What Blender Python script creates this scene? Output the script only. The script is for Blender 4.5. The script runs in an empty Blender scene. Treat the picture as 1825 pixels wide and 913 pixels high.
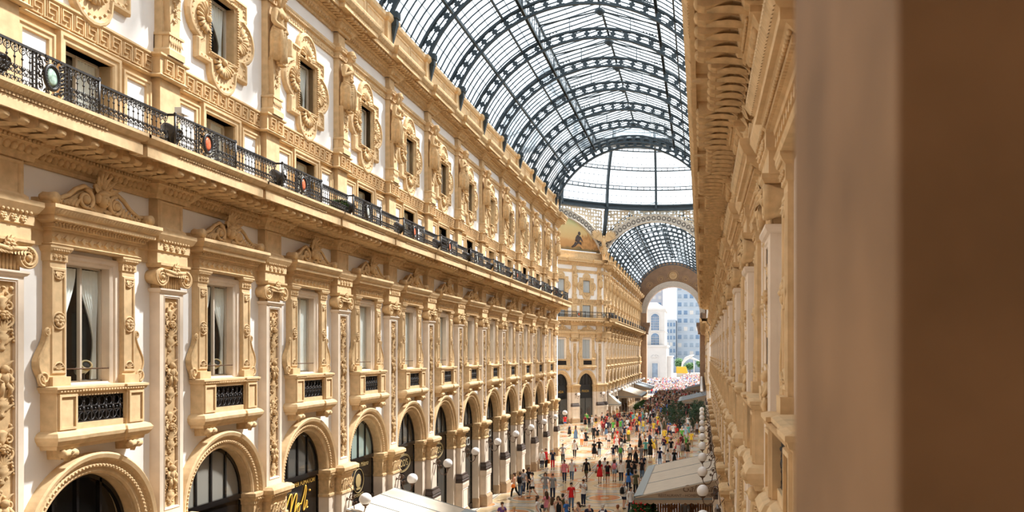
import bpy, bmesh, math, random
from math import pi, sin, cos, sqrt, atan2
from mathutils import Vector, Matrix

scene = bpy.context.scene
COL = scene.collection
R = random.Random(7)

# ------------------------------------------------------------------ camera, world, sun, exposure
F_PX, VPX, VPY, EYE = 1450.0, 1250.0, 631.0, 9.7
cam_d = bpy.data.cameras.new('camera')
cam = bpy.data.objects.new('camera', cam_d)
COL.objects.link(cam)
cam.location = (0, 0, EYE)
cam.rotation_euler = (pi / 2, 0, 0)
cam_d.sensor_width = 36.0
cam_d.lens = F_PX / 1825 * 36
cam_d.shift_x = (912.5 - VPX) / 1825
cam_d.shift_y = (VPY - 456.5) / 1825
cam_d.clip_start = 0.02
cam_d.clip_end = 2000
cam_d.dof.use_dof = True
cam_d.dof.focus_distance = 34
cam_d.dof.aperture_fstop = 2.6
scene.camera = cam

vs = scene.view_settings
vs.view_transform = 'Standard'
vs.look = 'None'
vs.gamma = 1
vs.use_curve_mapping = False
vs.exposure = 0.16
scene.cycles.use_denoising = True
scene.cycles.max_bounces = 8
scene.cycles.diffuse_bounces = 5
scene.cycles.transparent_max_bounces = 12
scene.cycles.caustics_reflective = False
scene.cycles.caustics_refractive = False
scene.cycles.sample_clamp_indirect = 6

world = bpy.data.worlds.new('sky')
scene.world = world
world.use_nodes = True
wb = world.node_tree.nodes['Background']
wb.inputs[0].default_value = (0.86, 0.93, 1.0, 1)
wb.inputs[1].default_value = 1.45

sun_d = bpy.data.lights.new('sun', 'SUN')
sun_d.energy = 15.5
sun_d.angle = math.radians(3)
sun_d.color = (1.0, 0.975, 0.93)
sun = bpy.data.objects.new('sun', sun_d)
COL.objects.link(sun)
SAZ, SEL = math.radians(49), math.radians(53)
sdir = Vector((sin(SAZ) * cos(SEL), cos(SAZ) * cos(SEL), sin(SEL)))
sun.rotation_euler = sdir.to_track_quat('Z', 'Y').to_euler()
sun.location = (0, 0, 60)

# ------------------------------------------------------------------ materials
MATS = {}


def mat(name, col, rough=0.7, noise=0.0, scale=3.0, spec=0.3, metal=0.0, bump=0.0, detail=4):
    if name in MATS:
        return MATS[name]
    m = bpy.data.materials.new(name)
    m.use_nodes = True
    nt = m.node_tree
    b = nt.nodes['Principled BSDF']
    b.inputs['Base Color'].default_value = (*col, 1)
    b.inputs['Roughness'].default_value = rough
    b.inputs['Metallic'].default_value = metal
    b.inputs['Specular IOR Level'].default_value = spec
    if noise > 0 or bump > 0:
        tc = nt.nodes.new('ShaderNodeTexCoord')
        n = nt.nodes.new('ShaderNodeTexNoise')
        n.inputs['Scale'].default_value = scale
        n.inputs['Detail'].default_value = detail
        nt.links.new(tc.outputs['Object'], n.inputs['Vector'])
        if noise > 0:
            r = nt.nodes.new('ShaderNodeValToRGB')
            r.color_ramp.elements[0].position = 0.3
            r.color_ramp.elements[1].position = 0.7
            r.color_ramp.elements[0].color = (*[c * (1 - noise) for c in col], 1)
            r.color_ramp.elements[1].color = (*[min(1, c * (1 + noise)) for c in col], 1)
            nt.links.new(n.outputs['Fac'], r.inputs['Fac'])
            nt.links.new(r.outputs['Color'], b.inputs['Base Color'])
        if bump > 0:
            bp = nt.nodes.new('ShaderNodeBump')
            bp.inputs['Strength'].default_value = bump
            bp.inputs['Distance'].default_value = 0.02
            nt.links.new(n.outputs['Fac'], bp.inputs['Height'])
            nt.links.new(bp.outputs['Normal'], b.inputs['Normal'])
    MATS[name] = m
    return m


def glass_mat(name, col, alpha, rough=0.05, trans=(1, 1, 1), refl=0.3):
    """thin pane: fresnel reflection over a mix of clear and dusty"""
    m = bpy.data.materials.new(name)
    m.use_nodes = True
    nt = m.node_tree
    nt.nodes.clear()
    out = nt.nodes.new('ShaderNodeOutputMaterial')
    t = nt.nodes.new('ShaderNodeBsdfTransparent')
    t.inputs[0].default_value = (*trans, 1)
    d = nt.nodes.new('ShaderNodeBsdfTranslucent' if alpha > 0.29 and rough > 0.3 else 'ShaderNodeBsdfDiffuse')
    d.inputs[0].default_value = (*col, 1)
    mx = nt.nodes.new('ShaderNodeMixShader')
    mx.inputs[0].default_value = alpha
    nt.links.new(t.outputs[0], mx.inputs[1])
    nt.links.new(d.outputs[0], mx.inputs[2])
    g = nt.nodes.new('ShaderNodeBsdfGlossy')
    g.inputs['Roughness'].default_value = rough
    lw = nt.nodes.new('ShaderNodeLayerWeight')
    lw.inputs[0].default_value = 0.3
    fr = nt.nodes.new('ShaderNodeMath')
    fr.operation = 'MULTIPLY_ADD'
    fr.inputs[1].default_value = refl
    fr.inputs[2].default_value = 0.03
    nt.links.new(lw.outputs['Facing'], fr.inputs[0])
    m2 = nt.nodes.new('ShaderNodeMixShader')
    nt.links.new(fr.outputs[0], m2.inputs[0])
    nt.links.new(mx.outputs[0], m2.inputs[1])
    nt.links.new(g.outputs[0], m2.inputs[2])
    nt.links.new(m2.outputs[0], out.inputs[0])
    MATS[name] = m
    return m


STONE = mat('sandstone', (0.63, 0.445, 0.25), 0.8, 0.13, 4.5, 0.2, bump=0.3, detail=8)
STONE2 = mat('carved_sandstone', (0.61, 0.42, 0.225), 0.85, 0.17, 7, 0.2, bump=0.45, detail=8)
STUCCO = mat('white_stucco', (0.84, 0.81, 0.78), 0.85, 0.035, 1.3, 0.2, bump=0.05)
MARBLE = mat('pale_marble', (0.73, 0.61, 0.49), 0.55, 0.08, 2.0, 0.3)
PLINTH = mat('brown_marble', (0.42, 0.28, 0.165), 0.45, 0.16, 3.0, 0.4)
DARKM = mat('dark_marble', (0.06, 0.04, 0.032), 0.4, 0.2, 4, 0.4)
IRON = mat('black_iron', (0.02, 0.017, 0.017), 0.45, 0, 1, 0.5)
LAPM = mat('pane_lap', (0.16, 0.2, 0.22), 0.6)
STEEL = mat('roof_steel', (0.026, 0.04, 0.05), 0.5, 0.15, 4, 0.4)
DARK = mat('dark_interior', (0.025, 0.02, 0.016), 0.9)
ROOMW = mat('room_plaster', (0.30, 0.26, 0.22), 0.9)
CURT = mat('white_curtain', (0.90, 0.91, 0.89), 0.9, 0.03, 8)
BLACK = mat('black_panel', (0.008, 0.007, 0.007), 0.12, 0, 1, 0.5)
GOLD = mat('gold_lettering', (0.85, 0.50, 0.07), 0.35, 0, 1, 0.5)
BRASSY = mat('faded_gold', (0.32, 0.23, 0.10), 0.5)
SILV = mat('pale_lettering', (0.62, 0.60, 0.52), 0.4)
GLOBE = mat('opal_glass', (0.88, 0.86, 0.85), 0.25, 0, 1, 0.5)
BRONZE = mat('wrought_bronze', (0.11, 0.06, 0.035), 0.5, 0.1, 5, 0.4, 0.3)
SASH = mat('window_sash', (0.10, 0.075, 0.055), 0.5)
SASHW = mat('pale_sash', (0.55, 0.48, 0.40), 0.5)
CANVAS = mat('cream_canvas', (0.62, 0.53, 0.42), 0.85, 0.05, 2)
CANVASD = mat('taupe_canvas', (0.40, 0.30, 0.21), 0.85, 0.05, 2)
CANVASG = mat('grey_canvas', (0.30, 0.33, 0.36), 0.85, 0.05, 2)
ALUM = mat('awning_rail', (0.22, 0.24, 0.24), 0.5, 0, 1, 0.4)
GLASS = glass_mat('window_glass', (0.05, 0.05, 0.05), 0.03, 0.02, (0.96, 0.99, 0.98), 0.13)
GREYF = glass_mat('grey_fanlight_glass', (0.27, 0.26, 0.23), 0.85, 0.08, (0.8, 0.85, 0.8))
FROST = glass_mat('pale_fanlight_glass', (0.34, 0.42, 0.38), 0.8, 0.08, (0.8, 0.9, 0.86))
SMOKE = glass_mat('smoky_fanlight_glass', (0.10, 0.095, 0.085), 0.75, 0.06, (0.7, 0.7, 0.66))
ROOFG = glass_mat('roof_glass', (0.85, 0.92, 0.96), 0.30, 0.4, (0.96, 0.985, 1.0), 0.03)
MINT = mat('mint_enamel', (0.34, 0.46, 0.38), 0.5, 0.4, 14)
CORAL = mat('coral_enamel', (0.70, 0.16, 0.07), 0.3, 0.3, 14)
GREYE = mat('grey_enamel', (0.42, 0.45, 0.42), 0.3, 0.25, 14)


# ------------------------------------------------------------------ mesh builder
class MB:
    CAPS = True

    def __init__(s):
        s.v, s.f, s.sm, s.mi = [], [], [], []
        s.M = None
        s.m = 0

    def add(s, vs, fs, smooth=False):
        b = len(s.v)
        if s.M is not None:
            vs = [s.M @ Vector(p) for p in vs]
        s.v.extend([tuple(p) for p in vs])
        for f in fs:
            s.f.append(tuple(b + i for i in f))
            s.sm.append(smooth)
            s.mi.append(s.m)

    def box(s, x0, x1, y0, y1, z0, z1):
        s.add([(x0, y0, z0), (x1, y0, z0), (x1, y1, z0), (x0, y1, z0), (x0, y0, z1), (x1, y0, z1), (x1, y1, z1), (x0, y1, z1)],
              [(0, 3, 2, 1), (4, 5, 6, 7), (0, 1, 5, 4), (1, 2, 6, 5), (2, 3, 7, 6), (3, 0, 4, 7)])

    def quad(s, a, b, c, d):
        s.add([a, b, c, d], [(0, 1, 2, 3)])

    def poly_prism(s, pts, y0, y1):
        """outline in the (x, z) plane, thickness along y"""
        n = len(pts)
        vs = [(p[0], y0, p[1]) for p in pts] + [(p[0], y1, p[1]) for p in pts]
        fs = [tuple(range(n)), tuple(range(2 * n - 1, n - 1, -1))]
        fs += [(i, n + i, n + (i + 1) % n, (i + 1) % n) for i in range(n)]
        s.add(vs, fs)

    def tube(s, pts, r, n=5, close=False, smooth=True):
        pts = [Vector(p) for p in pts]
        k = len(pts)
        rr = r if isinstance(r, (list, tuple)) else [r] * k
        vs = []
        up = None
        for i in range(k):
            if close:
                d = pts[(i + 1) % k] - pts[i - 1]
            else:
                d = pts[min(i + 1, k - 1)] - pts[max(i - 1, 0)]
            d = d.normalized() if d.length > 1e-9 else Vector((0, 0, 1))
            if up is None:
                up = Vector((0, 1, 0)) if abs(d.y) < 0.9 else Vector((1, 0, 0))
            a = (up - d * up.dot(d))
            a = a.normalized() if a.length > 1e-6 else d.orthogonal().normalized()
            up = a
            b = d.cross(a)
            for j in range(n):
                t = 2 * pi * j / n
                vs.append(pts[i] + (a * cos(t) + b * sin(t)) * rr[i])
        fs = []
        for i in range(k if close else k - 1):
            for j in range(n):
                i2 = (i + 1) % k
                fs.append((i * n + j, i * n + (j + 1) % n, i2 * n + (j + 1) % n, i2 * n + j))
        if not close:
            fs.append(tuple(range(n - 1, -1, -1)))
            fs.append(tuple((k - 1) * n + j for j in range(n)))
        s.add(vs, fs, smooth)

    def ell(s, c, r, nu=8, nv=5, rot=None):
        if isinstance(r, (int, float)):
            r = (r, r, r)
        vs, fs = [], []
        for i in range(1, nv):
            t = pi * i / nv
            for j in range(nu):
                p = 2 * pi * j / nu
                vs.append(Vector((sin(t) * cos(p) * r[0], sin(t) * sin(p) * r[1], cos(t) * r[2])))
        vs.append(Vector((0, 0, r[2])))
        vs.append(Vector((0, 0, -r[2])))
        T, B = len(vs) - 2, len(vs) - 1
        for i in range(nv - 2):
            for j in range(nu):
                fs.append((i * nu + j, (i + 1) * nu + j, (i + 1) * nu + (j + 1) % nu, i * nu + (j + 1) % nu))
        for j in range(nu):
            fs.append((T, j, (j + 1) % nu))
            fs.append((B, (nv - 2) * nu + (j + 1) % nu, (nv - 2) * nu + j))
        if rot is not None:
            vs = [rot @ v for v in vs]
        s.add([v + Vector(c) for v in vs], fs, True)

    def lathe(s, prof, c=(0, 0, 0), n=12, axis='z', smooth=True, sx=1.0, sy=1.0):
        vs, fs = [], []
        for (r, h) in prof:
            for j in range(n):
                t = 2 * pi * j / n
                a, b = r * cos(t) * sx, r * sin(t) * sy
                if axis == 'z':
                    p = (a, b, h)
                elif axis == 'y':
                    p = (a, h, -b)
                else:
                    p = (h, a, b)
                vs.append((p[0] + c[0], p[1] + c[1], p[2] + c[2]))
        k = len(prof)
        for i in range(k - 1):
            for j in range(n):
                fs.append((i * n + j, i * n + (j + 1) % n, (i + 1) * n + (j + 1) % n, (i + 1) * n + j))
        fs.append(tuple(range(n - 1, -1, -1)))
        fs.append(tuple((k - 1) * n + j for j in range(n)))
        s.add(vs, fs, smooth)

    def sweep(s, prof, path, cap=True):
        """moulding: prof [(v, z)], swept along a plan path [(u, v)] running towards +u, outward = +v"""
        P = [Vector((p[0], p[1])) for p in path]
        n, k = len(prof), len(P)
        vs = []
        for i in range(k):
            d1 = (P[i] - P[i - 1]).normalized() if i > 0 else None
            d2 = (P[i + 1] - P[i]).normalized() if i < k - 1 else None
            n1 = Vector((-d1.y, d1.x)) if d1 else None
            n2 = Vector((-d2.y, d2.x)) if d2 else None
            if n1 is None:
                m = n2
            elif n2 is None:
                m = n1
            else:
                m = (n1 + n2) / max(0.2, 1 + n1.dot(n2))
            for (v, z) in prof:
                q = P[i] + m * v
                vs.append((q.x, q.y, z))
        fs = []
        for i in range(k - 1):
            for j in range(n - 1):
                a = i * n + j
                fs.append((a, a + n, a + n + 1, a + 1))
        if cap and MB.CAPS:
            fs.append(tuple(range(n)))
            fs.append(tuple((k - 1) * n + j for j in range(n - 1, -1, -1)))
        s.add(vs, fs)

    def outline(s, pts, prof, closed=True):
        """moulding around an outline in the (u, z) plane: prof [(offset outward, v)]"""
        P = [Vector((p[0], p[1])) for p in pts]
        k, n = len(P), len(prof)
        area = sum(P[i].x * P[(i + 1) % k].y - P[(i + 1) % k].x * P[i].y for i in range(k))
        sg = 1 if area > 0 else -1
        vs = []
        for i in range(k):
            a, b = P[i - 1], P[(i + 1) % k]
            d1 = (P[i] - a)
            d2 = (b - P[i])
            if not closed and i == 0:
                d1 = d2
            if not closed and i == k - 1:
                d2 = d1
            d1, d2 = d1.normalized(), d2.normalized()
            n1, n2 = Vector((d1.y, -d1.x)) * sg, Vector((d2.y, -d2.x)) * sg
            m = (n1 + n2) / max(0.35, 1 + n1.dot(n2))
            for (o, v) in prof:
                q = P[i] + m * o
                vs.append((q.x, v, q.y))
        fs = []
        for i in range(k if closed else k - 1):
            for j in range(n - 1):
                a, b = i * n + j, ((i + 1) % k) * n + j
                fs.append((a, b, b + 1, a + 1))
        s.add(vs, fs)

    def leaf(s, base, d, L, W, nrm, curl=0.3, nseg=3):
        """acanthus-like leaf: d = growing direction, nrm = away from the wall"""
        d, nrm, base = Vector(d).normalized(), Vector(nrm).normalized(), Vector(base)
        sd = d.cross(nrm)
        vs, fs = [], []
        for i in range(nseg + 1):
            t = i / nseg
            w = W * (sin(pi * min(1, 0.18 + 0.82 * t)) * 0.9 + 0.06)
            c = base + d * (L * t) + nrm * (curl * L * t * t)
            vs += [c - sd * w * 0.5, c + nrm * W * 0.28, c + sd * w * 0.5]
        for i in range(nseg):
            a = i * 3
            fs += [(a, a + 1, a + 4, a + 3), (a + 1, a + 2, a + 5, a + 4)]
        s.add(vs, fs, True)

    def rosette(s, c, r, d=0.04, n=6):
        """flower on the wall facing +y"""
        for i in range(n):
            t = 2 * pi * i / n
            s.ell((c[0] + cos(t) * r * 0.58, c[1] + d * 0.35, c[2] + sin(t) * r * 0.58), (r * 0.36, d * 0.8, r * 0.36), 6, 4)
        s.ell((c[0], c[1] + d * 0.6, c[2]), (r * 0.3, d, r * 0.3), 6, 4)

    def spiral(s, c, r0, r1, turns, t0, y, rad, sg=1, n=7, steps=12):
        """scroll band in the (x, z) plane at height y"""
        k = max(6, int(abs(turns) * steps))
        pts, rr = [], []
        for i in range(k + 1):
            f = i / k
            a = t0 + sg * 2 * pi * turns * f
            q = r0 + (r1 - r0) * f
            pts.append((c[0] + cos(a) * q, y, c[1] + sin(a) * q))
            rr.append(rad * (1 - 0.5 * f))
        s.tube(pts, rr, n)

    def build(s, name, mats, parent=None, link=True):
        me = bpy.data.meshes.new(name)
        me.from_pydata(s.v, [], s.f)
        me.polygons.foreach_set('use_smooth', s.sm)
        ms = mats if isinstance(mats, (list, tuple)) else [mats]
        for m in ms:
            me.materials.append(m)
        if len(ms) > 1:
            me.polygons.foreach_set('material_index', s.mi)
        me.update()
        o = bpy.data.objects.new(name, me)
        if link:
            COL.objects.link(o)
        if parent is not None:
            o.parent = parent
        return o


def tag(o, label, cat, group=None, kind=None):
    if label:
        o['label'] = label
    if cat:
        o['category'] = cat
    if group:
        o['group'] = group
    if kind:
        o['kind'] = kind
    return o


def empty(name):
    o = bpy.data.objects.new(name, None)
    o.empty_display_size = 0.2
    COL.objects.link(o)
    return o


def structure(o):
    o['kind'] = 'structure'
    return o


KIDS = {}


def kids(o):
    if o.name not in KIDS:
        KIDS[o.name] = list(o.children)
    return KIDS[o.name]


def copy_tree(o, parent=None):
    c = o.copy()
    COL.objects.link(c)
    if parent is not None:
        c.parent = parent
        c.matrix_parent_inverse = Matrix()
    for ch in kids(o):
        copy_tree(ch, c)
    return c


class Proto:
    """a thing built once; the first use is the thing itself, every later use a copy"""

    def __init__(s, root):
        s.root, s.used = root, False

    def get(s):
        if not s.used:
            s.used = True
            return s.root
        return copy_tree(s.root)


# a facade: origin on its stucco plane, dv = outward direction
class Facade:
    def __init__(s, ox, oy, dvx, dvy):
        l = sqrt(dvx * dvx + dvy * dvy)
        s.dv = (dvx / l, dvy / l)
        s.du = (s.dv[1], -s.dv[0])
        s.o = (ox, oy)
        s.rot = atan2(s.du[1], s.du[0])

    def put(s, o, u, v=0.0, z=0.0):
        o.location = (s.o[0] + s.du[0] * u + s.dv[0] * v, s.o[1] + s.du[1] * u + s.dv[1] * v, z)
        o.rotation_euler = (0, 0, s.rot)
        return o


ORD = 'first second third fourth fifth sixth seventh eighth ninth tenth eleventh twelfth thirteenth fourteenth fifteenth sixteenth seventeenth'.split()

BAY = 5.14
XL, XR = -14.2, 1.17            # stucco planes of the corridor
YP0 = 21.4                      # first full pilaster of the sunlit facade
XC = (XL + XR) / 2
Y_END, Y_FAR, Y_OUT = 80.4, 117.6, 190.5
YC = (Y_END + Y_FAR) / 2
FL = Facade(XL, YP0, 1, 0)      # u = -(Y - YP0)
FR = Facade(XR, YP0, -1, 0)     # u = Y - YP0
FLF = Facade(XL, Y_FAR + 2.3, 1, 0)
FRF = Facade(XR, Y_FAR + 2.3, -1, 0)
FD = Facade(XL, Y_FAR, 1, -1)   # corner facade across the octagon; u runs away from its right corner

# ------------------------------------------------------------------ facade wall (structure)
def arc(cx, cz, r, a0, a1, n):
    return [(cx + r * cos(a0 + (a1 - a0) * i / n), cz + r * sin(a0 + (a1 - a0) * i / n)) for i in range(n + 1)]


ARCH_R, ARCH_Z = 1.58, 5.35


def wall_bay(mb, c, w, upper=True, lower=True, kx=1.0, zt=25.0):
    """the wall plane of one bay with its openings; materials 0 stucco, 1 tan, 2 reveals"""
    def rect(u0, u1, z0, z1):
        mb.quad((u0, 0, z0), (u1, 0, z0), (u1, 0, z1), (u0, 0, z1))
    u0, u1 = c - w / 2, c + w / 2

    def band(z0, z1, hw, m):
        mb.m = m
        rect(u0, c - hw, z0, z1)
        rect(c + hw, u1, z0, z1)
        mb.m = 2
        D = -0.45
        for sg in (-1, 1):
            x = c + sg * hw
            mb.quad((x, 0, z0), (x, D, z0), (x, D, z1), (x, 0, z1))
        for z in (z0, z1):
            if z > 0.1 and not (z == ARCH_Z):
                mb.quad((c - hw, 0, z), (c + hw, 0, z), (c + hw, D, z), (c - hw, D, z))
    if lower:
        AR = ARCH_R * kx
        band(0, ARCH_Z, AR, 0)
        a = [(c + (p[0] - c) * kx, p[1]) for p in arc(c, ARCH_Z, ARCH_R, pi, 0, 20)]
        for i in range(20):
            mb.m = 0
            mb.quad((a[i][0], 0, a[i][1]), (a[i + 1][0], 0, a[i + 1][1]), (a[i + 1][0], 0, 7.1), (a[i][0], 0, 7.1))
            mb.m = 2
            mb.quad((a[i][0], 0, a[i][1]), (a[i + 1][0], 0, a[i + 1][1]), (a[i + 1][0], -0.45, a[i + 1][1]), (a[i][0], -0.45, a[i][1]))
        mb.m = 0
        rect(u0, c - AR, ARCH_Z, 7.1)
        rect(c + AR, u1, ARCH_Z, 7.1)
    else:
        mb.m = 0
        rect(u0, u1, 0, 7.1)
    mb.m = 0
    rect(u0, u1, 7.1, 9.05)
    band(9.05, 11.83, 0.76, 0)
    mb.m = 0
    rect(u0, u1, 11.83, 14.78)
    if upper:
        band(14.78, 16.6, 0.72, 1)
        mb.m = 1
        rect(u0, u1, 16.6, 16.9)
        mb.m = 0
        rect(u0, u1, 16.9, 18.4)
        band(18.4, 20.1, 0.64, 0)
        mb.m = 0
        rect(u0, u1, 20.1, zt)
    else:
        mb.m = 1
        rect(u0, u1, 14.78, 16.9)
        mb.m = 0
        rect(u0, u1, 16.9, zt)


def wall_plain(mb, u0, u1, z0=0.0, z1=25.0, v=0.0, m=0):
    mb.m = m
    mb.quad((u0, v, z0), (u1, v, z0), (u1, v, z1), (u0, v, z1))


def make_wall(name, fac, centres, w, extra=(), upper=True, lower=True, back=True, kx=1.0, zt=25.0):
    mb = MB()
    for c in centres:
        wall_bay(mb, c, w, upper, lower, kx, zt)
    for e in extra:
        wall_plain(mb, *e)
    if back:
        lo, hi = min(centres) - w / 2, max(centres) + w / 2
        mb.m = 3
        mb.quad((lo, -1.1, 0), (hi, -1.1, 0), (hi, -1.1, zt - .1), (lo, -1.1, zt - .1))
    o = structure(mb.build(name, [STUCCO, STONE, STONE, DARK]))
    return fac.put(o, 0)


# ------------------------------------------------------------------ mouldings, one bay long
def ressaut(w, hw, d):
    return [(-w / 2, 0), (-hw, 0), (-hw, d), (hw, d), (hw, 0), (w / 2, 0)]


def along(w, hw, d, step):
    """positions (u, extra v) of ornaments along a moulding with a break at the pilaster"""
    n = max(1, round(2 * hw / step))
    out = [(-hw + 2 * hw * (i + 0.5) / n, d) for i in range(n)]
    l = w / 2 - hw
    m = max(1, round(l / step))
    for i in range(m):
        out.append((hw + l * (i + 0.5) / m, 0))
        out.append((-hw - l * (i + 0.5) / m, 0))
    return out


def make_trim(w, top=True, fine=1.0):
    """all continuous mouldings of one bay, centred on a pilaster: list of meshes"""
    outs = []
    # string course at window-head height
    mb = MB()
    mb.sweep([(0, 12.03), (.05, 12.03), (.05, 12.33), (.09, 12.36), (.09, 12.58), (.14, 12.62), (.21, 12.76), (.21, 12.86), (0, 12.9)], ressaut(w, .56, .25))
    for (u, d) in along(w, .56, .25, .11 / fine):
        mb.ell((u, d + .13, 12.6), (.04, .035, .04), 5, 4)
    for i in range(4):
        mb.rosette((-.36 + .24 * i, .34, 12.46), .085, .04)
    outs.append(mb.build('trim_string_course', STONE))
    # egg and dart bed moulding and carved soffit brackets, balcony slab
    mb = MB()
    mb.sweep([(0, 13.68), (.07, 13.68), (.08, 13.76), (.12, 13.8), (.27, 13.99), (.31, 14.0), (.31, 14.08), (.38, 14.1), (.42, 14.2), (.42, 14.36), (0.3, 14.36)], ressaut(w, .6, .25))
    for (u, d) in along(w, .6, .25, .17 / fine):
        mb.ell((u, d + .2, 13.89), (.062, .085, .1), 6, 5)
    for (u, d) in along(w, .6, .25, .1 / fine):
        mb.ell((u, d + .33, 14.04), (.036, .03, .04), 5, 4)
    outs.append(mb.build('trim_egg_moulding', STONE2))
    mb = MB()
    BL, BD = 1.36, .2
    path = ressaut(w, BL, BD)
    mb.sweep([(.36, 14.36), (1.06, 14.36), (1.06, 14.29), (1.13, 14.29), (1.13, 14.52), (1.1, 14.54), (1.1, 14.58), (1.16, 14.6), (1.25, 14.71), (1.25, 14.78), (0, 14.8)], path)
    for (u, d) in along(w, BL, BD, .085 / fine):
        mb.box(u - .028, u + .028, d + 1.09, d + 1.16, 14.535, 14.58)
    for (u, d) in along(w, BL, BD, .12 / fine):
        mb.leaf((u, d + 1.15, 14.6), (0, .62, .8), .125, .11, (0, 1, -.6), .06, 2)
    outs.append(mb.build('trim_balcony_slab', STONE))
    # S-shaped modillions under the slab
    mb = MB()
    for (u, d) in along(w, BL, BD, .44):
        prof = []
        for i in range(9):
            f = i / 8
            v = .42 + d * .4 + (.6 + d * .6) * f
            zz = 14.08 + .12 * f + .075 * sin(f * pi * 1.6)
            prof.append((v, zz))
        n = len(prof)
        vsx = []
        for sx in (-.11, .11):
            vsx += [(u + sx, p[0], p[1]) for p in prof] + [(u + sx, p[0], 14.37) for p in prof]
        fs = []
        for i in range(n - 1):
            fs += [(i, i + 1, 2 * n + i + 1, 2 * n + i), (i, n + i, n + i + 1, i + 1), (2 * n + i, 2 * n + i + 1, 3 * n + i + 1, 3 * n + i)]
        fs += [(n - 1, 2 * n - 1, 4 * n - 1, 3 * n - 1), (0, 2 * n, 3 * n, n)]
        mb.add(vsx, fs, False)
        e = prof[-1]
        mb.lathe([(.055, -.095), (.062, 0), (.055, .095)], (u, e[0] - .01, e[1] + .06), 10, 'x')
        mb.leaf((u, .46 + d * .4, 14.11), (0, 1, .14), .46 + d * .5, .22, (0, .1, -1), .1, 4)
        mb.ell((u + .2, .76 + d, 14.345), (.075, .075, .035), 6, 4)
        for j in range(4):
            t = pi / 4 + j * pi / 2
            mb.ell((u + .2 + cos(t) * .075, .76 + d + sin(t) * .075, 14.35), (.055, .055, .025), 5, 4)
    outs.append(mb.build('trim_modillion', STONE2))
    if not top:
        return outs
    # Greek key band
    mb = MB()
    mb.sweep([(0, 16.83), (.1, 16.83), (.13, 16.87), (.08, 16.91), (.06, 16.93), (.06, 17.34), (.08, 17.35), (.13, 17.39), (.13, 17.44), (0, 17.46)], ressaut(w, .46, .25))

    def key(uc, v, wd):
        s_, h_ = wd, .36
        z0 = 16.96
        t = .03
        g = [(0, 0, 0, 1), (0, 1, .74, 1), (.74, 1, .74, .33), (.74, .33, .38, .33), (.19, 0, 1, 0), (.19, 0, .19, .66), (.19, .66, .55, .66), (.92, 0, .92, 1)]
        for q, (a, b, c2, d2) in enumerate(g):
            xa, xb = sorted((a, c2))
            za, zb = sorted((b, d2))
            e = .0015 * q
            mb.box(uc - s_ * .47 + xa * s_ * .94 - t / 2 + e, uc - s_ * .47 + xb * s_ * .94 + t / 2 - e, v - .01, v + .042 + e, z0 + za * h_ - t / 2 + e, z0 + zb * h_ + t / 2 - e)
    nk = max(2, round((w - .92) / .38))
    for i in range(nk):
        uu = .46 + (w - .92) * (i + .5) / nk
        if uu > w / 2:
            uu -= w
        if abs(uu) < .46 + .1:
            continue
        key(uu, .06, (w - .92) / nk)
    for i in range(2):
        key(-.22 + .44 * i, .31, .4)
    outs.append(mb.build('trim_greek_key_band', STONE))
    # beaded frieze over the statues
    mb = MB()
    mb.sweep([(0, 21.12), (.05, 21.12), (.05, 21.34), (.1, 21.38), (.16, 21.48), (.16, 21.54), (0, 21.56)], ressaut(w, .3, .22))
    for (u, d) in along(w, .3, .22, .16 / fine):
        mb.ell((u, d + .05, 21.23), (.05, .03, .05), 5, 4)
    for (u, d) in along(w, .3, .22, .1 / fine):
        mb.box(u - .033, u + .033, d + .08, d + .14, 21.38, 21.45)
    outs.append(mb.build('trim_frieze', STONE))
    # crowning cornice
    mb = MB()
    mb.sweep([(0, 22.1), (.08, 22.1), (.1, 22.18), (.16, 22.2), (.26, 22.34), (.3, 22.36), (.3, 22.42), (.38, 22.46), (.38, 22.62), (.2, 22.62)], ressaut(w, .42, .22))
    for (u, d) in along(w, .42, .22, .15 / fine):
        mb.ell((u, d + .2, 22.27), (.055, .07, .085), 6, 4)
    p2 = ressaut(w, .75, .2)
    mb.sweep([(.34, 22.62), (.74, 22.62), (.74, 22.57), (.8, 22.57), (.8, 22.74), (.84, 22.76), (.93, 22.9), (.95, 22.98), (.95, 23.04), (.1, 23.1)], p2)
    for (u, d) in along(w, .75, .2, .26):
        mb.box(u - .07, u + .07, d * .5 + .36, d + .7, 22.5, 22.63)
        mb.ell((u, d + .66, 22.5), (.07, .08, .06), 6, 4)
    for (u, d) in along(w, .75, .2, .16):
        mb.leaf((u, d + .84, 22.77), (0, .55, .9), .17, .14, (0, 1, -.5), .08, 2)
    outs.append(mb.build('trim_cornice', STONE2))
    # attic parapet above the cornice
    mb = MB()
    mb.sweep([(.1, 23.0), (.1, 23.3), (.06, 23.34), (.06, 24.6), (.12, 24.64), (.2, 24.74), (.2, 24.92), (0, 24.96), (-.5, 24.96)], ressaut(w, .45, .14))
    l = w / 2 - .45
    for sg in (-1, 1):
        for (za, zb) in ((23.5, 24.45),):
            ua, ub = sorted((sg * .75, sg * (w / 2 - .2)))
            mb.outline([(ua, za), (ub, za), (ub, zb), (ua, zb)], [(0, .06), (.03, .1), (.09, .1), (.11, .06)])
    outs.append(mb.build('trim_attic_parapet', STONE))
    return outs


# ------------------------------------------------------------------ relief pilaster of the main storey
def acanthus(mb, x, y, z, s, n=7):
    for i in range(n):
        t = pi * (i + .5) / n
        mb.leaf((x, y, z), (cos(t), 0, sin(t)), s * (.72 + .28 * sin(t)), s * .36, (0, 1, 0), .2)


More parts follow.
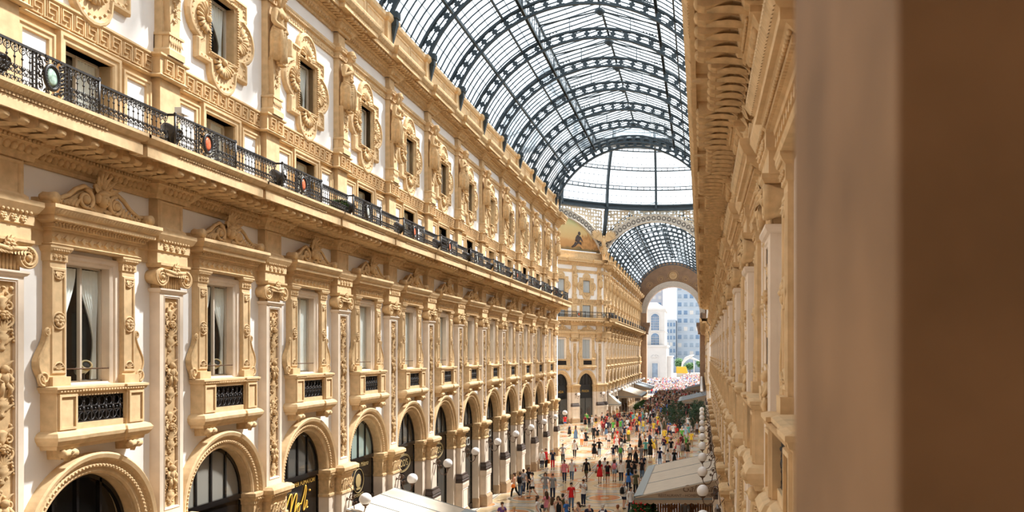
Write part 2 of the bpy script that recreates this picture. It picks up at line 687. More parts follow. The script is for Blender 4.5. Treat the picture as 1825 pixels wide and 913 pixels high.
def make_pilaster():
    t = empty('relief_pilaster')
    Z0, Z1 = 5.42, 11.3
    mb = MB()
    mb.box(-.466, .466, -.02, .20, Z0 + .01, Z1 - .01)
    mb.box(-.47, -.27, .18, .27, Z0 + .27, Z1 - .14)
    mb.box(.27, .47, .18, .27, Z0 + .27, Z1 - .14)
    mb.box(-.47, .47, .18, .27, Z0, Z0 + .27)
    mb.box(-.47, .47, .18, .27, Z1 - .14, Z1)
    mb.outline([(-.27, Z0 + .26), (.27, Z0 + .26), (.27, Z1 - .13), (-.27, Z1 - .13)], [(0, .2), (0, .255), (.035, .29), (.06, .27)])
    mb.sweep([(0, Z1 - .02), (.04, Z1), (.07, Z1 + .05), (.07, Z1 + .09), (0, Z1 + .1)], [(-.47, -.02), (-.47, .27), (.47, .27), (.47, -.02)])
    mb.build('shaft', MARBLE, t)
    # candelabra relief
    mb = MB()
    y = .2
    mb.quad((-.27, .205, Z0 + .26), (.27, .205, Z0 + .26), (.27, .205, Z1 - .13), (-.27, .205, Z1 - .13))
    z = Z0 + .3
    rr = random.Random(3)
    H = (Z1 - Z0 - .5)
    for q in range(4):
        b = z + H * q / 4
        h = H / 4
        # vase
        mb.lathe([(.05, 0), (.1, .04), (.06, .1), (.13, .22), (.16, .3), (.1, .36), (.14, .4)], (0, y, b), 10, 'z', True, 1.0, .6)
        acanthus(mb, 0, y + .04, b + .4, .23, 7)
        for sg in (-1, 1):
            mb.spiral((sg * .14, b + .62), .11, .02, 1.3, -pi / 2 if sg > 0 else -pi / 2, y + .04, .032, sg)
            mb.spiral((sg * .15, b + .9), .09, .02, 1.2, pi / 2, y + .03, .028, -sg)
            mb.leaf((sg * .05, y + .02, b + .15), (sg * .8, 0, .6), .2, .11, (0, 1, 0), .25)
            mb.leaf((sg * .03, y + .02, b + .8), (sg * .9, 0, -.5), .2, .11, (0, 1, 0), .25)
            mb.leaf((sg * .05, y + .02, b + 1.0), (sg * .7, 0, .75), .21, .12, (0, 1, 0), .25)
            for k in range(5):
                mb.ell((sg * (.2 + .015 * k), y + .03, b + .5 - .075 * k), (.028, .035, .04), 5, 4)
        if q % 2 == 0:
            # putto
            mb.ell((0, y + .08, b + .98), (.075, .085, .09), 8, 6)
            mb.ell((0, y + .06, b + .8), (.1, .085, .14), 8, 6)
            for sg in (-1, 1):
                mb.tube([(sg * .09, y + .06, b + .88), (sg * .17, y + .09, b + .78), (sg * .1, y + .13, b + .72)], [.04, .035, .03], 6)
                mb.tube([(sg * .05, y + .06, b + .7), (sg * .1, y + .12, b + .58), (sg * .09, y + .07, b + .44)], [.055, .045, .03], 6)
        else:
            mb.lathe([(.03, 0), (.05, .1), (.09, .16), (.05, .2), (.12, .3), (.03, .36)], (0, y + .02, b + .75), 10, 'z', True, 1, .6)
            mb.rosette((0, y + .06, b + .72), .11, .07, 7)
        for k in range(14):
            mb.ell((rr.uniform(-.22, .22), y + .02, b + rr.uniform(.05, h)), (rr.uniform(.02, .045), .045, rr.uniform(.02, .05)), 5, 4)
    mb.build('candelabra_relief', STONE2, t)
    # ionic capital
    mb = MB()
    for i in range(9):
        u = -.36 + .09 * i
        mb.tube([(u, .23, 11.4), (u, .24, 11.72)], .036, 6)
    mb.box(-.43, .43, 0, .22, 11.38, 11.75)
    mb.sweep([(0, 11.9), (.1, 11.92), (.14, 11.98), (.14, 12.04), (0, 12.06)], [(-.46, 0), (-.46, .25), (.46, .25), (.46, 0)])
    mb.box(-.5, .5, 0, .33, 11.74, 11.92)
    for sg in (-1, 1):
        mb.lathe([(.17, 0), (.2, .2), (.235, .3), (.235, .36), (.2, .36), (.19, .33), (.01, .33)], (sg * .49, 0, 11.68), 18, 'y')
        mb.spiral((sg * .49, 11.68), .2, .05, 1.6, pi / 2, .345, .035, -sg, 6)
        mb.ell((sg * .49, .36, 11.68), (.06, .05, .06), 8, 5)
        for k in range(12):
            a = 2 * pi * k / 12
            mb.ell((sg * .49 + cos(a) * .155, .345, 11.68 + sin(a) * .155), .025, 5, 4)
        mb.tube([(sg * .42, .34, 11.86), (sg * .2, .37, 11.83), (0, .38, 11.8)], [.05, .055, .06], 7)
        for k in range(5):
            mb.leaf((sg * (.4 - .08 * k), .37, 11.8), (sg * -.6, .1, -.7), .13, .08, (0, 1, 0), .3, 2)
    acanthus(mb, 0, .36, 11.86, .22, 7)
    mb.rosette((0, .36, 11.9), .13, .07, 6)
    mb.build('ionic_capital', STONE2, t)
    # pedestal block above the string course
    mb = MB()
    mb.box(-.5, .5, 0, .24, 12.88, 13.7)
    mb.outline([(-.36, 13.0), (.36, 13.0), (.36, 13.58), (-.36, 13.58)], [(0, .245), (.03, .27), (.07, .27), (.1, .24)])
    mb.sweep([(0, 12.88), (.06, 12.88), (.06, 12.94), (0, 13.0)], [(-.5, 0), (-.5, .24), (.5, .24), (.5, 0)])
    mb.build('attic_block', STONE, t)
    return t


def make_pier():
    """ground-floor pier between two arches"""
    t = empty('arcade_pier')
    mb = MB()
    mb.box(-.66, .66, 0, .62, 0, .62)
    mb.sweep([(0, .62), (-.04, .7), (-.08, .76)], [(-.66, 0), (-.66, .62), (.66, .62), (.66, 0)])
    mb.build('base_block', PLINTH, t)
    mb = MB()
    mb.box(-.58, .58, 0, .53, .7, 1.98)
    mb.outline([(-.44, .84), (.44, .84), (.44, 1.86), (-.44, 1.86)], [(0, .535), (.03, .56), (.06, .53)])
    mb.box(-.62, .62, 0, .57, 1.98, 2.3)
    for i in range(9):
        mb.box(-.5 + .12 * i, -.43 + .12 * i, .57, .59, 2.05, 2.22)
    mb.build('pedestal', MARBLE, t)
    mb = MB()
    mb.sweep([(.1, 2.3), (.1, 2.42), (.06, 2.46), (.1, 2.54), (.06, 2.62), (.02, 2.68), (.02, 2.78), (-.05, 2.8)], [(-.53, 0), (-.53, .47), (.53, .47), (.53, 0)])
    mb.build('base_moulding', DARKM, t)
    mb = MB()
    mb.box(-.46, .46, 0, .40, 2.75, 4.35)
    mb.build('shaft', MARBLE, t)
    mb = MB()
    mb.sweep([(0, 4.3), (.04, 4.32), (.04, 4.4), (0, 4.42)], [(-.46, 0), (-.46, .4), (.46, .4), (.46, 0)])
    mb.box(-.46, .46, 0, .40, 4.4, 5.0)
    rr = random.Random(5)
    for i in range(5):
        u = -.36 + .18 * i
        mb.leaf((u, .40, 4.45), (rr.uniform(-.3, .3), 0, 1), .42, .16, (0, 1, 0), .2)
        mb.rosette((u, .41, 4.72), .08, .05, 5)
    for sg in (-1, 1):
        mb.spiral((sg * .22, 4.72), .17, .03, 1.4, 0, .43, .03, sg)
    mb.sweep([(0, 4.96), (.03, 4.98), (.03, 5.06), (.1, 5.14), (.16, 5.2), (.2, 5.22), (.2, 5.34), (.1, 5.42), (-.1, 5.44)], [(-.46, 0), (-.46, .4), (.46, .4), (.46, 0)])
    for i in range(11):
        mb.ell((-.5 + .1 * i, .53, 5.15), (.04, .05, .05), 5, 4)
    mb.build('carved_capital', STONE2, t)
    return t


# ------------------------------------------------------------------ window with scrolled pediment
def scroll_profile(mb, x, z0, z1, sg, v0, v1):
    """S-shaped side console"""
    pts = []
    n = 14
    for i in range(n + 1):
        f = i / n
        pts.append((x + sg * (.03 + .26 * sin(pi * min(1, f * 1.0)) ** 2 * (1 - f) * 1.5 + .12 * (1 - f)), z0 + (z1 - z0) * f))
    outl = [(x, z0)] + pts + [(x, z1)]
    mb.poly_prism(outl, v0, v1)
    mb.spiral((x + sg * .17, z0 + .17), .16, .03, 1.6, -pi / 2, v1, .035, sg)
    mb.spiral((x + sg * .06, z1 - .09), .09, .02, 1.3, pi / 2, v1, .028, -sg)
    mb.tube([(p[0], v1, p[1]) for p in pts], .03, 5)


def curtain(mb, u0, u1, z0, z1, v, gather=None, folds=7, amp=.035):
    """hanging cloth with folds; gather = (fraction of height, u) ties it to the side"""
    nx, nz = folds * 4, 14
    vs, fs = [], []
    for j in range(nz + 1):
        f = j / nz
        z = z1 + (z0 - z1) * f
        a, b = u0, u1
        if gather is not None:
            gf, gu = gather
            k = min(1, f / gf)
            k = k * k * (3 - 2 * k)
            tgt = gu
            a = u0 + (tgt - u0) * k * .88
            b = u1 + (tgt - u1) * k * .88
            if f > gf:
                q = (f - gf) / (1 - gf)
                a += (u0 - a) * .18 * q
                b += (u1 - b) * .18 * q
        for i in range(nx + 1):
            g = i / nx
            vs.append((a + (b - a) * g, v + amp * sin(g * folds * 2 * pi + f * .8), z))
    for j in range(nz):
        for i in range(nx):
            p = j * (nx + 1) + i
            fs.append((p, p + 1, p + nx + 2, p + nx + 1))
    mb.add(vs, fs, True)


def sash(mb, hw, z0, z1, v, mull=True, fw=.038, bars=()):
    mb.box(-hw, -hw + fw, v - .04, v + .03, z0, z1)
    mb.box(hw - fw, hw, v - .04, v + .03, z0, z1)
    mb.box(-hw, hw, v - .04, v + .03, z0, z0 + fw)
    mb.box(-hw, hw, v - .04, v + .03, z1 - fw, z1)
    if mull:
        mb.box(-.028, .028, v - .04, v + .04, z0, z1)
    for z in bars:
        mb.box(-hw, hw, v - .03, v + .02, z - .02, z + .02)


def make_aedicule(style=0):
    """piano-nobile window: style 0 tied curtains, 1 straight curtains, 2 closed grey shutters"""
    t = empty('pedimented_window')
    # balcony box
    mb = MB()
    mb.box(-1.28, -.78, 0, .26, 8.0, 8.86)
    mb.box(.78, 1.28, 0, .26, 8.0, 8.86)
    mb.box(-.78, .78, 0, .09, 8.0, 8.86)
    for sg in (-1, 1):
        x0, x1 = sorted((sg * .78, sg * 1.36))
        mb.box(x0, x1, 0, .36, 8.0, 8.86)
        mb.outline([(x0 + .09, 8.1), (x1 - .09, 8.1), (x1 - .09, 8.76), (x0 + .09, 8.76)], [(0, .365), (.0, .4), (.05, .4), (.06, .36)])
    mb.box(-.78, .78, 0, .3, 8.0, 8.16)
    mb.box(-.78, .78, 0, .3, 8.76, 8.86)
    path = [(-1.36, 0), (-1.36, .36), (-.76, .36), (-.76, .3), (.76, .3), (.76, .36), (1.36, .36), (1.36, 0)]
    mb.sweep([(0, 8.84), (.04, 8.86), (.06, 8.92), (.08, 8.93), (.08, 8.98), (0, 9.0), (-.3, 9.0)], path)
    for i in range(30):
        mb.box(-1.3 + i * .0886, -1.25 + i * .0886, .36, .42, 8.87, 8.91)
    mb.sweep([(-.25, 7.62), (.0, 7.62), (.02, 7.7), (.07, 7.72), (.13, 7.82), (.15, 7.9), (.1, 7.98), (.02, 8.02), (-.1, 8.03)], path)
    mb.build('balcony_box', STONE, t)
    for sg in (-1, 1):
        mb = MB()
        mb.M = Matrix.Translation((sg * 1.03, 0, 0))
        mb.poly_prism([(-.14, 7.4), (.14, 7.4), (.17, 7.64), (-.17, 7.64)], 0, .3)
        mb.lathe([(.08, -.2), (.1, -.15), (.075, -.08), (.1, 0), (.075, .08), (.1, .15), (.08, .2)], (0, .36, 7.52), 10, 'x')
        mb.leaf((0, .3, 7.36), (0, .3, 1), .24, .24, (0, 1, -.2), .3)
        mb.build('corbel', STONE2, t)
    # iron grille
    mb = MB()
    mb.m = 1
    mb.quad((-.78, .1, 8.14), (.78, .1, 8.14), (.78, .1, 8.78), (-.78, .1, 8.78))
    mb.m = 0
    for i in range(7):
        u = -.69 + .23 * i
        mb.box(u - .015, u + .015, .23, .26, 8.15, 8.77)
        mb.tube([(u + .11 * cos(a), .245, 8.29 + .1 * sin(a)) for a in [2 * pi * k / 10 for k in range(10)]], .016, 4, True)
        mb.tube([(u + .115 + .09 * cos(a), .245, 8.62 + .11 * sin(a)) for a in [2 * pi * k / 10 for k in range(10)]], .016, 4, True)
        mb.ell((u, .25, 8.45), (.045, .03, .07), 6, 4)
        mb.ell((u, .25, 8.62), .035, 5, 4)
        mb.ell((u + .11, .25, 8.45), .03, 5, 4)
    for z in (8.17, 8.4, 8.52, 8.75):
        mb.box(-.78, .78, .23, .26, z - .014, z + .014)
    mb.build('iron_grille', [IRON, DARK], t)
    # flanking pilasters
    for sg in (-1, 1):
        mb = MB()
        mb.M = Matrix.Translation((sg * 1.09, 0, 0))
        mb.box(-.25, .25, 0, .26, 9.0, 9.2)
        mb.box(-.215, .215, 0, .17, 9.2, 11.74)
        mb.outline([(-.13, 9.34), (.13, 9.34), (.13, 11.5), (-.13, 11.5)], [(0, .172), (.015, .2), (.06, .2), (.085, .17)])
        mb.rosette((0, .18, 10.42), .15, .06, 8)
        mb.tube([(cos(a) * .18, .19, 10.42 + sin(a) * .18) for a in [2 * pi * k / 14 for k in range(14)]], .026, 5, True)
        for (zz, s_) in ((9.36, 1), (11.48, -1)):
            mb.tube([(cos(a) * .15, .19, zz + s_ * sin(a) * .15) for a in [pi * k / 8 for k in range(9)]], .022, 5)
            for k in range(5):
                a = pi * (k + .5) / 5
                mb.leaf((0, .18, zz), (cos(a), 0, s_ * sin(a)), .13, .07, (0, 1, 0), .3, 2)
        mb.sweep([(0, 11.7), (.03, 11.72), (.03, 11.9), (.07, 11.94), (.1, 12.0), (.1, 12.04), (0, 12.05)], [(-.215, 0), (-.215, .17), (.215, .17), (.215, 0)])
        for k in range(3):
            mb.rosette((-.13 + .13 * k, .2, 11.81), .055, .035, 5)
        for k in range(7):
            mb.ell((-.2 + .066 * k, .24, 11.95), .03, 5, 4)
        mb.build('pilaster', STONE, t)
        mb = MB()
        scroll_profile(mb, sg * 1.3, 9.0, 10.25, sg, .02, .17)
        mb.build('side_scroll', STONE2, t)
    # marble architrave
    mb = MB()
    mb.outline([(-.66, 9.02), (.66, 9.02), (.66, 11.72), (-.66, 11.72)], [(0, -.25), (0, .02), (.05, .05), (.07, .05), (.1, .09), (.16, .1), (.22, .1), (.22, 0)])
    mb.build('marble_architrave', MARBLE, t)
    # entablature
    mb = MB()
    path = [(-1.34, 0), (-1.34, .24), (1.34, .24), (1.34, 0)]
    mb.sweep([(-.2, 12.03), (.02, 12.03), (.05, 12.08), (.0, 12.1), (.0, 12.36), (.03, 12.38)], path)
    for i in range(11):
        u = -1.2 + .24 * i
        mb.M = Matrix.Translation((u, .25, 12.23)) @ Matrix.Rotation(pi / 4, 4, 'Y')
        mb.box(-.05, .05, -.01, .03, -.05, .05)
        mb.M = None
        mb.ell((u + .12, .25, 12.23), .03, 5, 4)
    mb.build('frieze', STONE, t)
    mb = MB()
    mb.sweep([(-.2, 12.36), (.04, 12.36), (.05, 12.42), (.1, 12.43), (.1, 12.5), (.16, 12.54), (.2, 12.56), (.26, 12.56), (.26, 12.66), (.3, 12.68), (.37, 12.8), (.37, 12.88), (-.2, 12.9)], path)
    for i in range(34):
        mb.box(-1.42 + i * .086, -1.375 + i * .086, .3, .38, 12.43, 12.5)
    for i in range(38):
        mb.leaf((-1.6 + i * .0865, .54, 12.68), (0, .5, .9), .12, .085, (0, 1, -.5), .08, 2)
    for i in range(30):
        mb.ell((-1.42 + i * .098, .4, 12.52), (.03, .03, .03), 5, 4)
    mb.build('cornice', STONE, t)
    # scrolled pediment with mask
    mb = MB()
    zb = 12.9
    prof = []
    for i in range(25):
        x = -1.5 + 3.0 * i / 24
        a = abs(x)
        prof.append((x, zb + .07 + .55 * max(0, cos(min(a / 1.28, 1) * pi) * .5 + .5) ** 0.8))
    mb.poly_prism([(-1.5, zb)] + prof + [(1.5, zb)], .02, .26)
    for sg in (-1, 1):
        mb.lathe([(.1, -.15), (.13, -.1), (.12, .0), (.13, .16)], (sg * 1.5, .3, zb + .13), 10, 'y')
        mb.box(*sorted((sg * 1.35, sg * 1.6)), 0, .42, zb, zb + .13)
        mb.tube([(sg * x, .3, z + .02) for (x, z) in [(1.42, zb + .14), (1.2, zb + .16), (.95, zb + .28), (.75, zb + .45), (.52, zb + .56), (.3, zb + .5)]], .05, 6)
        mb.spiral((sg * .47, zb + .28), .24, .05, 1.7, pi / 2, .31, .055, sg, 7)
        mb.ell((sg * .47, .32, zb + .28), (.1, .08, .1), 8, 5)
        for k in range(6):
            x = .75 + .11 * k
            mb.leaf((sg * x, .27, zb + .03), (sg * -.3, 0, 1), .26 - .03 * k, .14, (0, 1, 0), .35)
            mb.ell((sg * x, .29, zb + .1), (.05, .05, .05), 5, 4)
        mb.leaf((sg * .14, .27, zb + .08), (sg * .9, 0, .2), .3, .14, (0, 1, 0), .3)
    mb.ell((0, .36, zb + .34), (.13, .14, .17), 10, 8)      # face
    mb.ell((0, .49, zb + .33), (.024, .04, .05), 6, 4)
    for sg in (-1, 1):
        mb.ell((sg * .13, .33, zb + .38), (.06, .09, .13), 6, 5)
        mb.ell((sg * .05, .47, zb + .39), (.025, .02, .015), 5, 4)
    mb.ell((0, .36, zb + .49), (.17, .12, .08), 8, 5)
    mb.ell((0, .47, zb + .25), (.04, .03, .015), 5, 4)
    for k in range(7):
        a = pi * (k + .5) / 7
        mb.leaf((0, .3, zb + .5), (cos(a) * .75, .1, sin(a)), .44, .17, (0, 1, .2), .25)
    mb.ell((0, .36, zb + .72), (.09, .08, .13), 6, 5)
    for k in range(5):
        a = pi * (k + .5) / 5
        mb.ell((cos(a) * .24, .36, zb + .56 + sin(a) * .22), (.06, .07, .06), 6, 4)
    mb.build('scrolled_pediment', STONE2, t)
    # sash, glass, curtains
    if style < 2:
        mb = MB()
        sash(mb, .66, 9.04, 11.72, -.2)
        s_ = mb.build('window_sash', SASHW, t)
        mb = MB()
        mb.quad((-.64, -.21, 9.06), (.64, -.21, 9.06), (.64, -.21, 11.7), (-.64, -.21, 11.7))
        mb.build('pane', GLASS, s_)
        mb = MB()
        mb.tube([(-.66, .0, 9.36), (.66, .0, 9.36)], .018, 6)
        mb.build('guard_bar', BRONZE, t)
        if style == 0:
            for sg in (-1, 1):
                mb = MB()
                curtain(mb, sg * .66 if sg < 0 else .04, -.04 if sg < 0 else .66, 9.1, 11.66, -.262, (.68, sg * .56), 6)
                mb.build('curtain', CURT, t)
        else:
            for (a, b) in ((-.62, -.06), (.0, .62)):
                mb = MB()
                curtain(mb, a, b, 9.1, 11.66, -.262, None, 5)
                mb.build('curtain', CURT, t)
    else:
        mb = MB()
        for sg in (-1, 1):
            x0, x1 = sorted((sg * .02, sg * .66))
            mb.box(x0, x1, -.2, -.14, 9.04, 11.72)
            for k in range(24):
                mb.box(x0 + .07, x1 - .07, -.15, -.12, 9.15 + k * .105, 9.2 + k * .105)
        mb.build('shutter', SHUT, t)
    return t


SHUT = mat('grey_shutter', (0.45, 0.47, 0.47), 0.7)


# ------------------------------------------------------------------ upper storey medallion window
def medallion_outline(hw=1.24, hh=1.22, r=.72, n=10):
    """rectangle with a half-round lobe on each side"""
    pts = []
    s = r * .92
    pts += [(-hw, -hh)]
    pts += [(-s, -hh)] + arc(0, -hh - .06, s, pi, 2 * pi, n)[1:-1] + [(s, -hh)]
    pts += [(hw, -hh), (hw, -s)] + arc(hw - .26, 0, s, -pi / 2 + .001, pi / 2 - .001, n)[1:-1] + [(hw, s)]
    pts += [(hw, hh), (s, hh)] + arc(0, hh + .0, s, 0, pi, n)[1:-1] + [(-s, hh)]
    pts += [(-hw, hh), (-hw, s)] + arc(-hw + .26, 0, s, pi / 2 + .001, 3 * pi / 2 - .001, n)[1:-1] + [(-hw, -s)]
    return pts


def make_medallion(style=0):
    t = empty('medallion_window')
    zc = 19.25
    mb = MB()
    o = [(p[0], p[1] + zc) for p in medallion_outline()]
    mb.outline(o, [(.02, 0), (.02, .1), (-.03, .15), (-.09, .16), (-.12, .11), (-.2, .09)])
    # flat field between the outer moulding and the opening
    inner = [(-.64, zc - .85), (.64, zc - .85), (.64, zc + .85), (-.64, zc + .85)]
    n = len(o)
    inn = []
    for (x, z) in o:
        f = min(.70 / max(abs(x), 1e-6), .91 / max(abs(z - zc), 1e-6))
        inn.append((x * f, zc + (z - zc) * f))
    cx = MB()
    vs = [(p[0] * .93, .09, zc + (p[1] - zc) * .93) for p in o] + [(p[0], .09, p[1]) for p in inn]
    mb.add(vs, [(i, (i + 1) % n, n + (i + 1) % n, n + i) for i in range(n)])
    for i in range(n):
        a, b = Vector(o[i]), Vector(o[(i + 1) % n])
        k = max(1, int((b - a).length / .15))
        for j in range(k):
            p = a.lerp(b, (j + .5) / k)
            mb.ell((p.x * .885, .11, zc + (p.y - zc) * .885), (.035, .03, .035), 5, 4)
    mb.outline([(-.64, zc - .85), (.64, zc - .85), (.64, zc + .85), (-.64, zc + .85)], [(0, -.42), (0, .06), (.04, .14), (.1, .14), (.14, .08)])
    mb.build('moulded_frame', STONE, t)
    mb = MB()
    for sg in (-1, 1):
        for i in range(22):
            z = zc - .84 + 1.68 * i / 21
            mb.ell((sg * .7, .15, z), (.045, .04, .035), 6, 4)
        for i in range(16):
            mb.ell((-.64 + 1.28 * i / 15, .15, zc + sg * .9), (.035, .04, .045), 6, 4)
    mb.build('rope_moulding', STONE2, t)
    for (x, z, a0) in ((0, zc + .98, 0), (0, zc - .98, pi), (.78, zc, -pi / 2), (-.78, zc, pi / 2)):
        mb = MB()
        for k in range(9):
            a = pi / 2 + a0 + (k - 4) * pi / 9.5
            d = Vector((cos(a), 0, sin(a)))
            c = Vector((x, .1, z))
            mb.tube([c + d * .08, c + d * .3 + Vector((0, .05, 0)), c + d * .46 + Vector((0, .03, 0))], [.02, .05, .062], 6)
        mb.ell((x, .16, z), (.1, .08, .1), 8, 5)
        for sg in (-1, 1):
            b = a0 + pi / 2 + sg * pi / 2
            mb.leaf((x, .1, z), (cos(b), 0, sin(b)), .42, .14, (0, 1, 0), .3)
        mb.build('shell', STONE2, t)
    mb = MB()
    if style < 2:
        sash(mb, .64, 18.4, 20.1, -.2, style == 1, .05)
        s_ = mb.build('window_sash', SASHW, t)
        mb = MB()
        mb.quad((-.62, -.205, 18.42), (.62, -.205, 18.42), (.62, -.205, 20.08), (-.62, -.205, 20.08))
        mb.build('pane', GLASS, s_)
        mb = MB()
        if style == 0:
            curtain(mb, -.62, .15, 18.44, 20.05, -.28, (.75, -.5), 6)
        else:
            curtain(mb, -.6, .6, 18.44, 20.05, -.28, None, 9)
        mb.build('curtain', CURT, t)
    else:
        mb.box(-.62, -.01, -.2, -.14, 18.42, 20.08)
        mb.box(.01, .62, -.2, -.14, 18.42, 20.08)
        for k in range(15):
            mb.box(-.56, -.06, -.15, -.12, 18.5 + k * .105, 18.55 + k * .105)
            mb.box(.06, .56, -.15, -.12, 18.5 + k * .105, 18.55 + k * .105)
        mb.build('shutter', SHUT, t)
    return t


def make_balcony_window(style=0):
    t = empty('balcony_window')
    mb = MB()
    mb.outline([(-.72, 14.6), (.72, 14.6), (.72, 16.6), (-.72, 16.6)], [(0, -.4), (0, .05), (.04, .08), (.12, .08), (.15, .12), (.22, .12), (.24, 0)])
    mb.build('moulded_frame', STONE, t)
    for sg in (-1, 1):
        mb = MB()
        x0, x1 = sorted((sg * 1.22, sg * 1.88))
        mb.m = 1
        mb.box(x0, x1, -.01, .02, 14.8, 16.5)
        mb.m = 0
        mb.outline([(x0, 14.8), (x1, 14.8), (x1, 16.5), (x0, 16.5)], [(0, .02), (.02, .07), (.1, .07), (.12, .1), (.17, .1), (.18, 0)])
        mb.build('side_panel', [STONE, STUCCO], t)
    mb = MB()
    if style < 2:
        sash(mb, .72, 14.8, 16.6, -.3, True, .05)
        s_ = mb.build('window_sash', SASHW, t)
        mb = MB()
        mb.quad((-.7, -.305, 14.82), (.7, -.305, 14.82), (.7, -.305, 16.58), (-.7, -.305, 16.58))
        mb.build('pane', GLASS, s_)
        mb = MB()
        if style == 0:
            curtain(mb, -.7, -.05, 14.82, 16.56, -.37, None, 6)
        else:
            curtain(mb, -.68, .68, 14.82, 16.56, -.37, None, 12)
        mb.build('curtain', CURT, t)
    else:
        mb.box(-.7, -.01, -.2, -.14, 14.8, 16.58)
        mb.box(.01, .7, -.2, -.14, 14.8, 16.58)
        for k in range(16):
            mb.box(-.62, -.08, -.15, -.12, 14.9 + k * .105, 14.95 + k * .105)
            mb.box(.08, .62, -.15, -.12, 14.9 + k * .105, 14.95 + k * .105)
        mb.build('shutter', SHUT, t)
    return t


# ------------------------------------------------------------------ balcony railing, one bay (block part centred on the pilaster)
def make_railing(w, enamel, BL=1.30, BD=.2, V=1.0):
    t = empty('balcony_railing')
    Z0, Z1 = 14.8, 15.62
    path = [(-w / 2, V), (-BL, V), (-BL, V + BD), (BL, V + BD), (BL, V), (w / 2, V)]
    mb = MB()
    for i in range(len(path) - 1):
        a, b = path[i], path[i + 1]
        d = Vector((b[0] - a[0], b[1] - a[1]))
        if d.length < .01:
            continue
        x0, x1 = sorted((a[0], b[0]))
        y0, y1 = sorted((a[1], b[1]))
        mb.box(x0 - .03, x1 + .03, y0 - .03, y1 + .03, Z1 - .035, Z1 + .012)
    mb.build('handrail', IRON, t)
    mb = MB()
    for i in range(len(path) - 1):
        a, b = path[i], path[i + 1]
        x0, x1 = sorted((a[0], b[0]))
        y0, y1 = sorted((a[1], b[1]))
        mb.box(x0 - .015, x1 + .015, y0 - .015, y1 + .015, Z0 + .03, Z0 + .055)
    mb.build('bottom_rail', IRON, t)

    def baluster(mb, u, v, s=.2):
        mb.tube([(u, v, Z0 + .05), (u, v, Z0 + .2), (u, v, Z0 + .55), (u, v, Z1 - .03)], .011, 4)
        for z in (.36, .54):
            mb.ell((u, v, Z0 + z), (.024, .024, .03), 5, 4)
        for sg in (-1, 1):
            mb.spiral((u + sg * .04, Z0 + .37), .036, .01, 1.1, -pi / 2, v, .013, sg, 4, 7)
            mb.spiral((u + sg * .045, Z0 + .13), .055, .012, 1.1, -pi / 2, v, .016, sg, 4, 7)
            mb.spiral((u + sg * .045, Z0 + .26), .045, .01, 1.1, pi / 2, v, .015, -sg, 4, 7)
            mb.leaf((u, v, Z0 + .3), (sg * .6, 0, .8), .1, .05, (0, 1, 0), .3, 2)
            mb.tube([(u, v, Z1 - .2), (u + sg * .06, v, Z1 - .16), (u + sg * .095, v, Z1 - .08), (u + sg * .1, v, Z1 - .03)], .011, 4)
        mb.spiral((u, Z1 - .1), .05, .05, 1, 0, v, .011, 1, 4, 8)
        mb.ell((u, v + .005, Z1 - .1), (.025, .015, .025), 5, 4)
    sp = .165
    for (a, b, v) in ((-BL, -.42, V + BD), (.42, BL, V + BD), (BL, w / 2, V), (-w / 2, -BL, V)):
        mb = MB()
        n = max(1, round((b - a) / sp))
        for i in range(n):
            baluster(mb, a + (b - a) * (i + .5) / n, v)
        mb.build('scrolled_grille', IRON, t)
    mb = MB()
    v = V + BD
    for u in (-.4, .4):
        for s2 in (-.045, .045):
            mb.box(u + s2 - .012, u + s2 + .012, v - .015, v + .015, Z0 + .03, Z1 - .02)
        for k in range(9):
            mb.box(u - .04, u + .04, v - .008, v + .008, Z0 + .08 + k * .083, Z0 + .105 + k * .083)
    for sg in (-1, 1):
        for (x, z, r, st, g) in ((.26, .16, .1, -pi / 2, 1), (.27, .36, .085, pi / 2, -1), (.26, .55, .09, -pi / 2, 1), (.25, .7, .075, pi / 2, -1), (.1, .1, .08, 0, 1), (.1, .74, .07, 0, -1)):
            mb.spiral((sg * x, Z0 + z), r, .015, 1.4, st, v, .016, sg * g, 4, 9)
            mb.leaf((sg * x, v, Z0 + z), (sg * .7, 0, .6), .12, .07, (0, 1, 0), .4, 2)
            mb.ell((sg * x, v, Z0 + z), .026, 5, 4)
        for k in range(7):
            mb.leaf((sg * (.2 + .02 * sin(k)), v, Z0 + .2 + .07 * k), (sg * .8, .2, .5), .1, .06, (0, 1, 0), .3, 2)
    mb.build('scrolled_panel', IRON, t)
    # oval medallion
    mb = MB()
    mb.lathe([(.24, 0), (.25, .04), (.235, .06), (.2, .065), (.185, .045), (.18, .03)], (0, v - .01, Z0 + .42), 20, 'y', True, .82, 1.12)
    for k in range(26):
        a = 2 * pi * k / 26
        mb.ell((cos(a) * .2 * .82, v + .055, Z0 + .42 + sin(a) * .2 * 1.12), .013, 4, 3)
    md = mb.build('medallion', IRON, t)
    mb = MB()
    mb.lathe([(.182, .03), (.1, .05), (.01, .055)], (0, v - .01, Z0 + .42), 20, 'y', True, .82, 1.12)
    mb.build('enamel_oval', enamel, md)
    for u in (-BL, BL):
        mb = MB()
        mb.tube([(u, v, Z0), (u, v, Z1 + .01)], .03, 6)
        mb.ell((u, v, Z1 + .02), .036, 6, 4)
        mb.ell((u, v, Z0 + .05), (.045, .045, .05), 6, 4)
        mb.build('post', IRON, t)
    return t


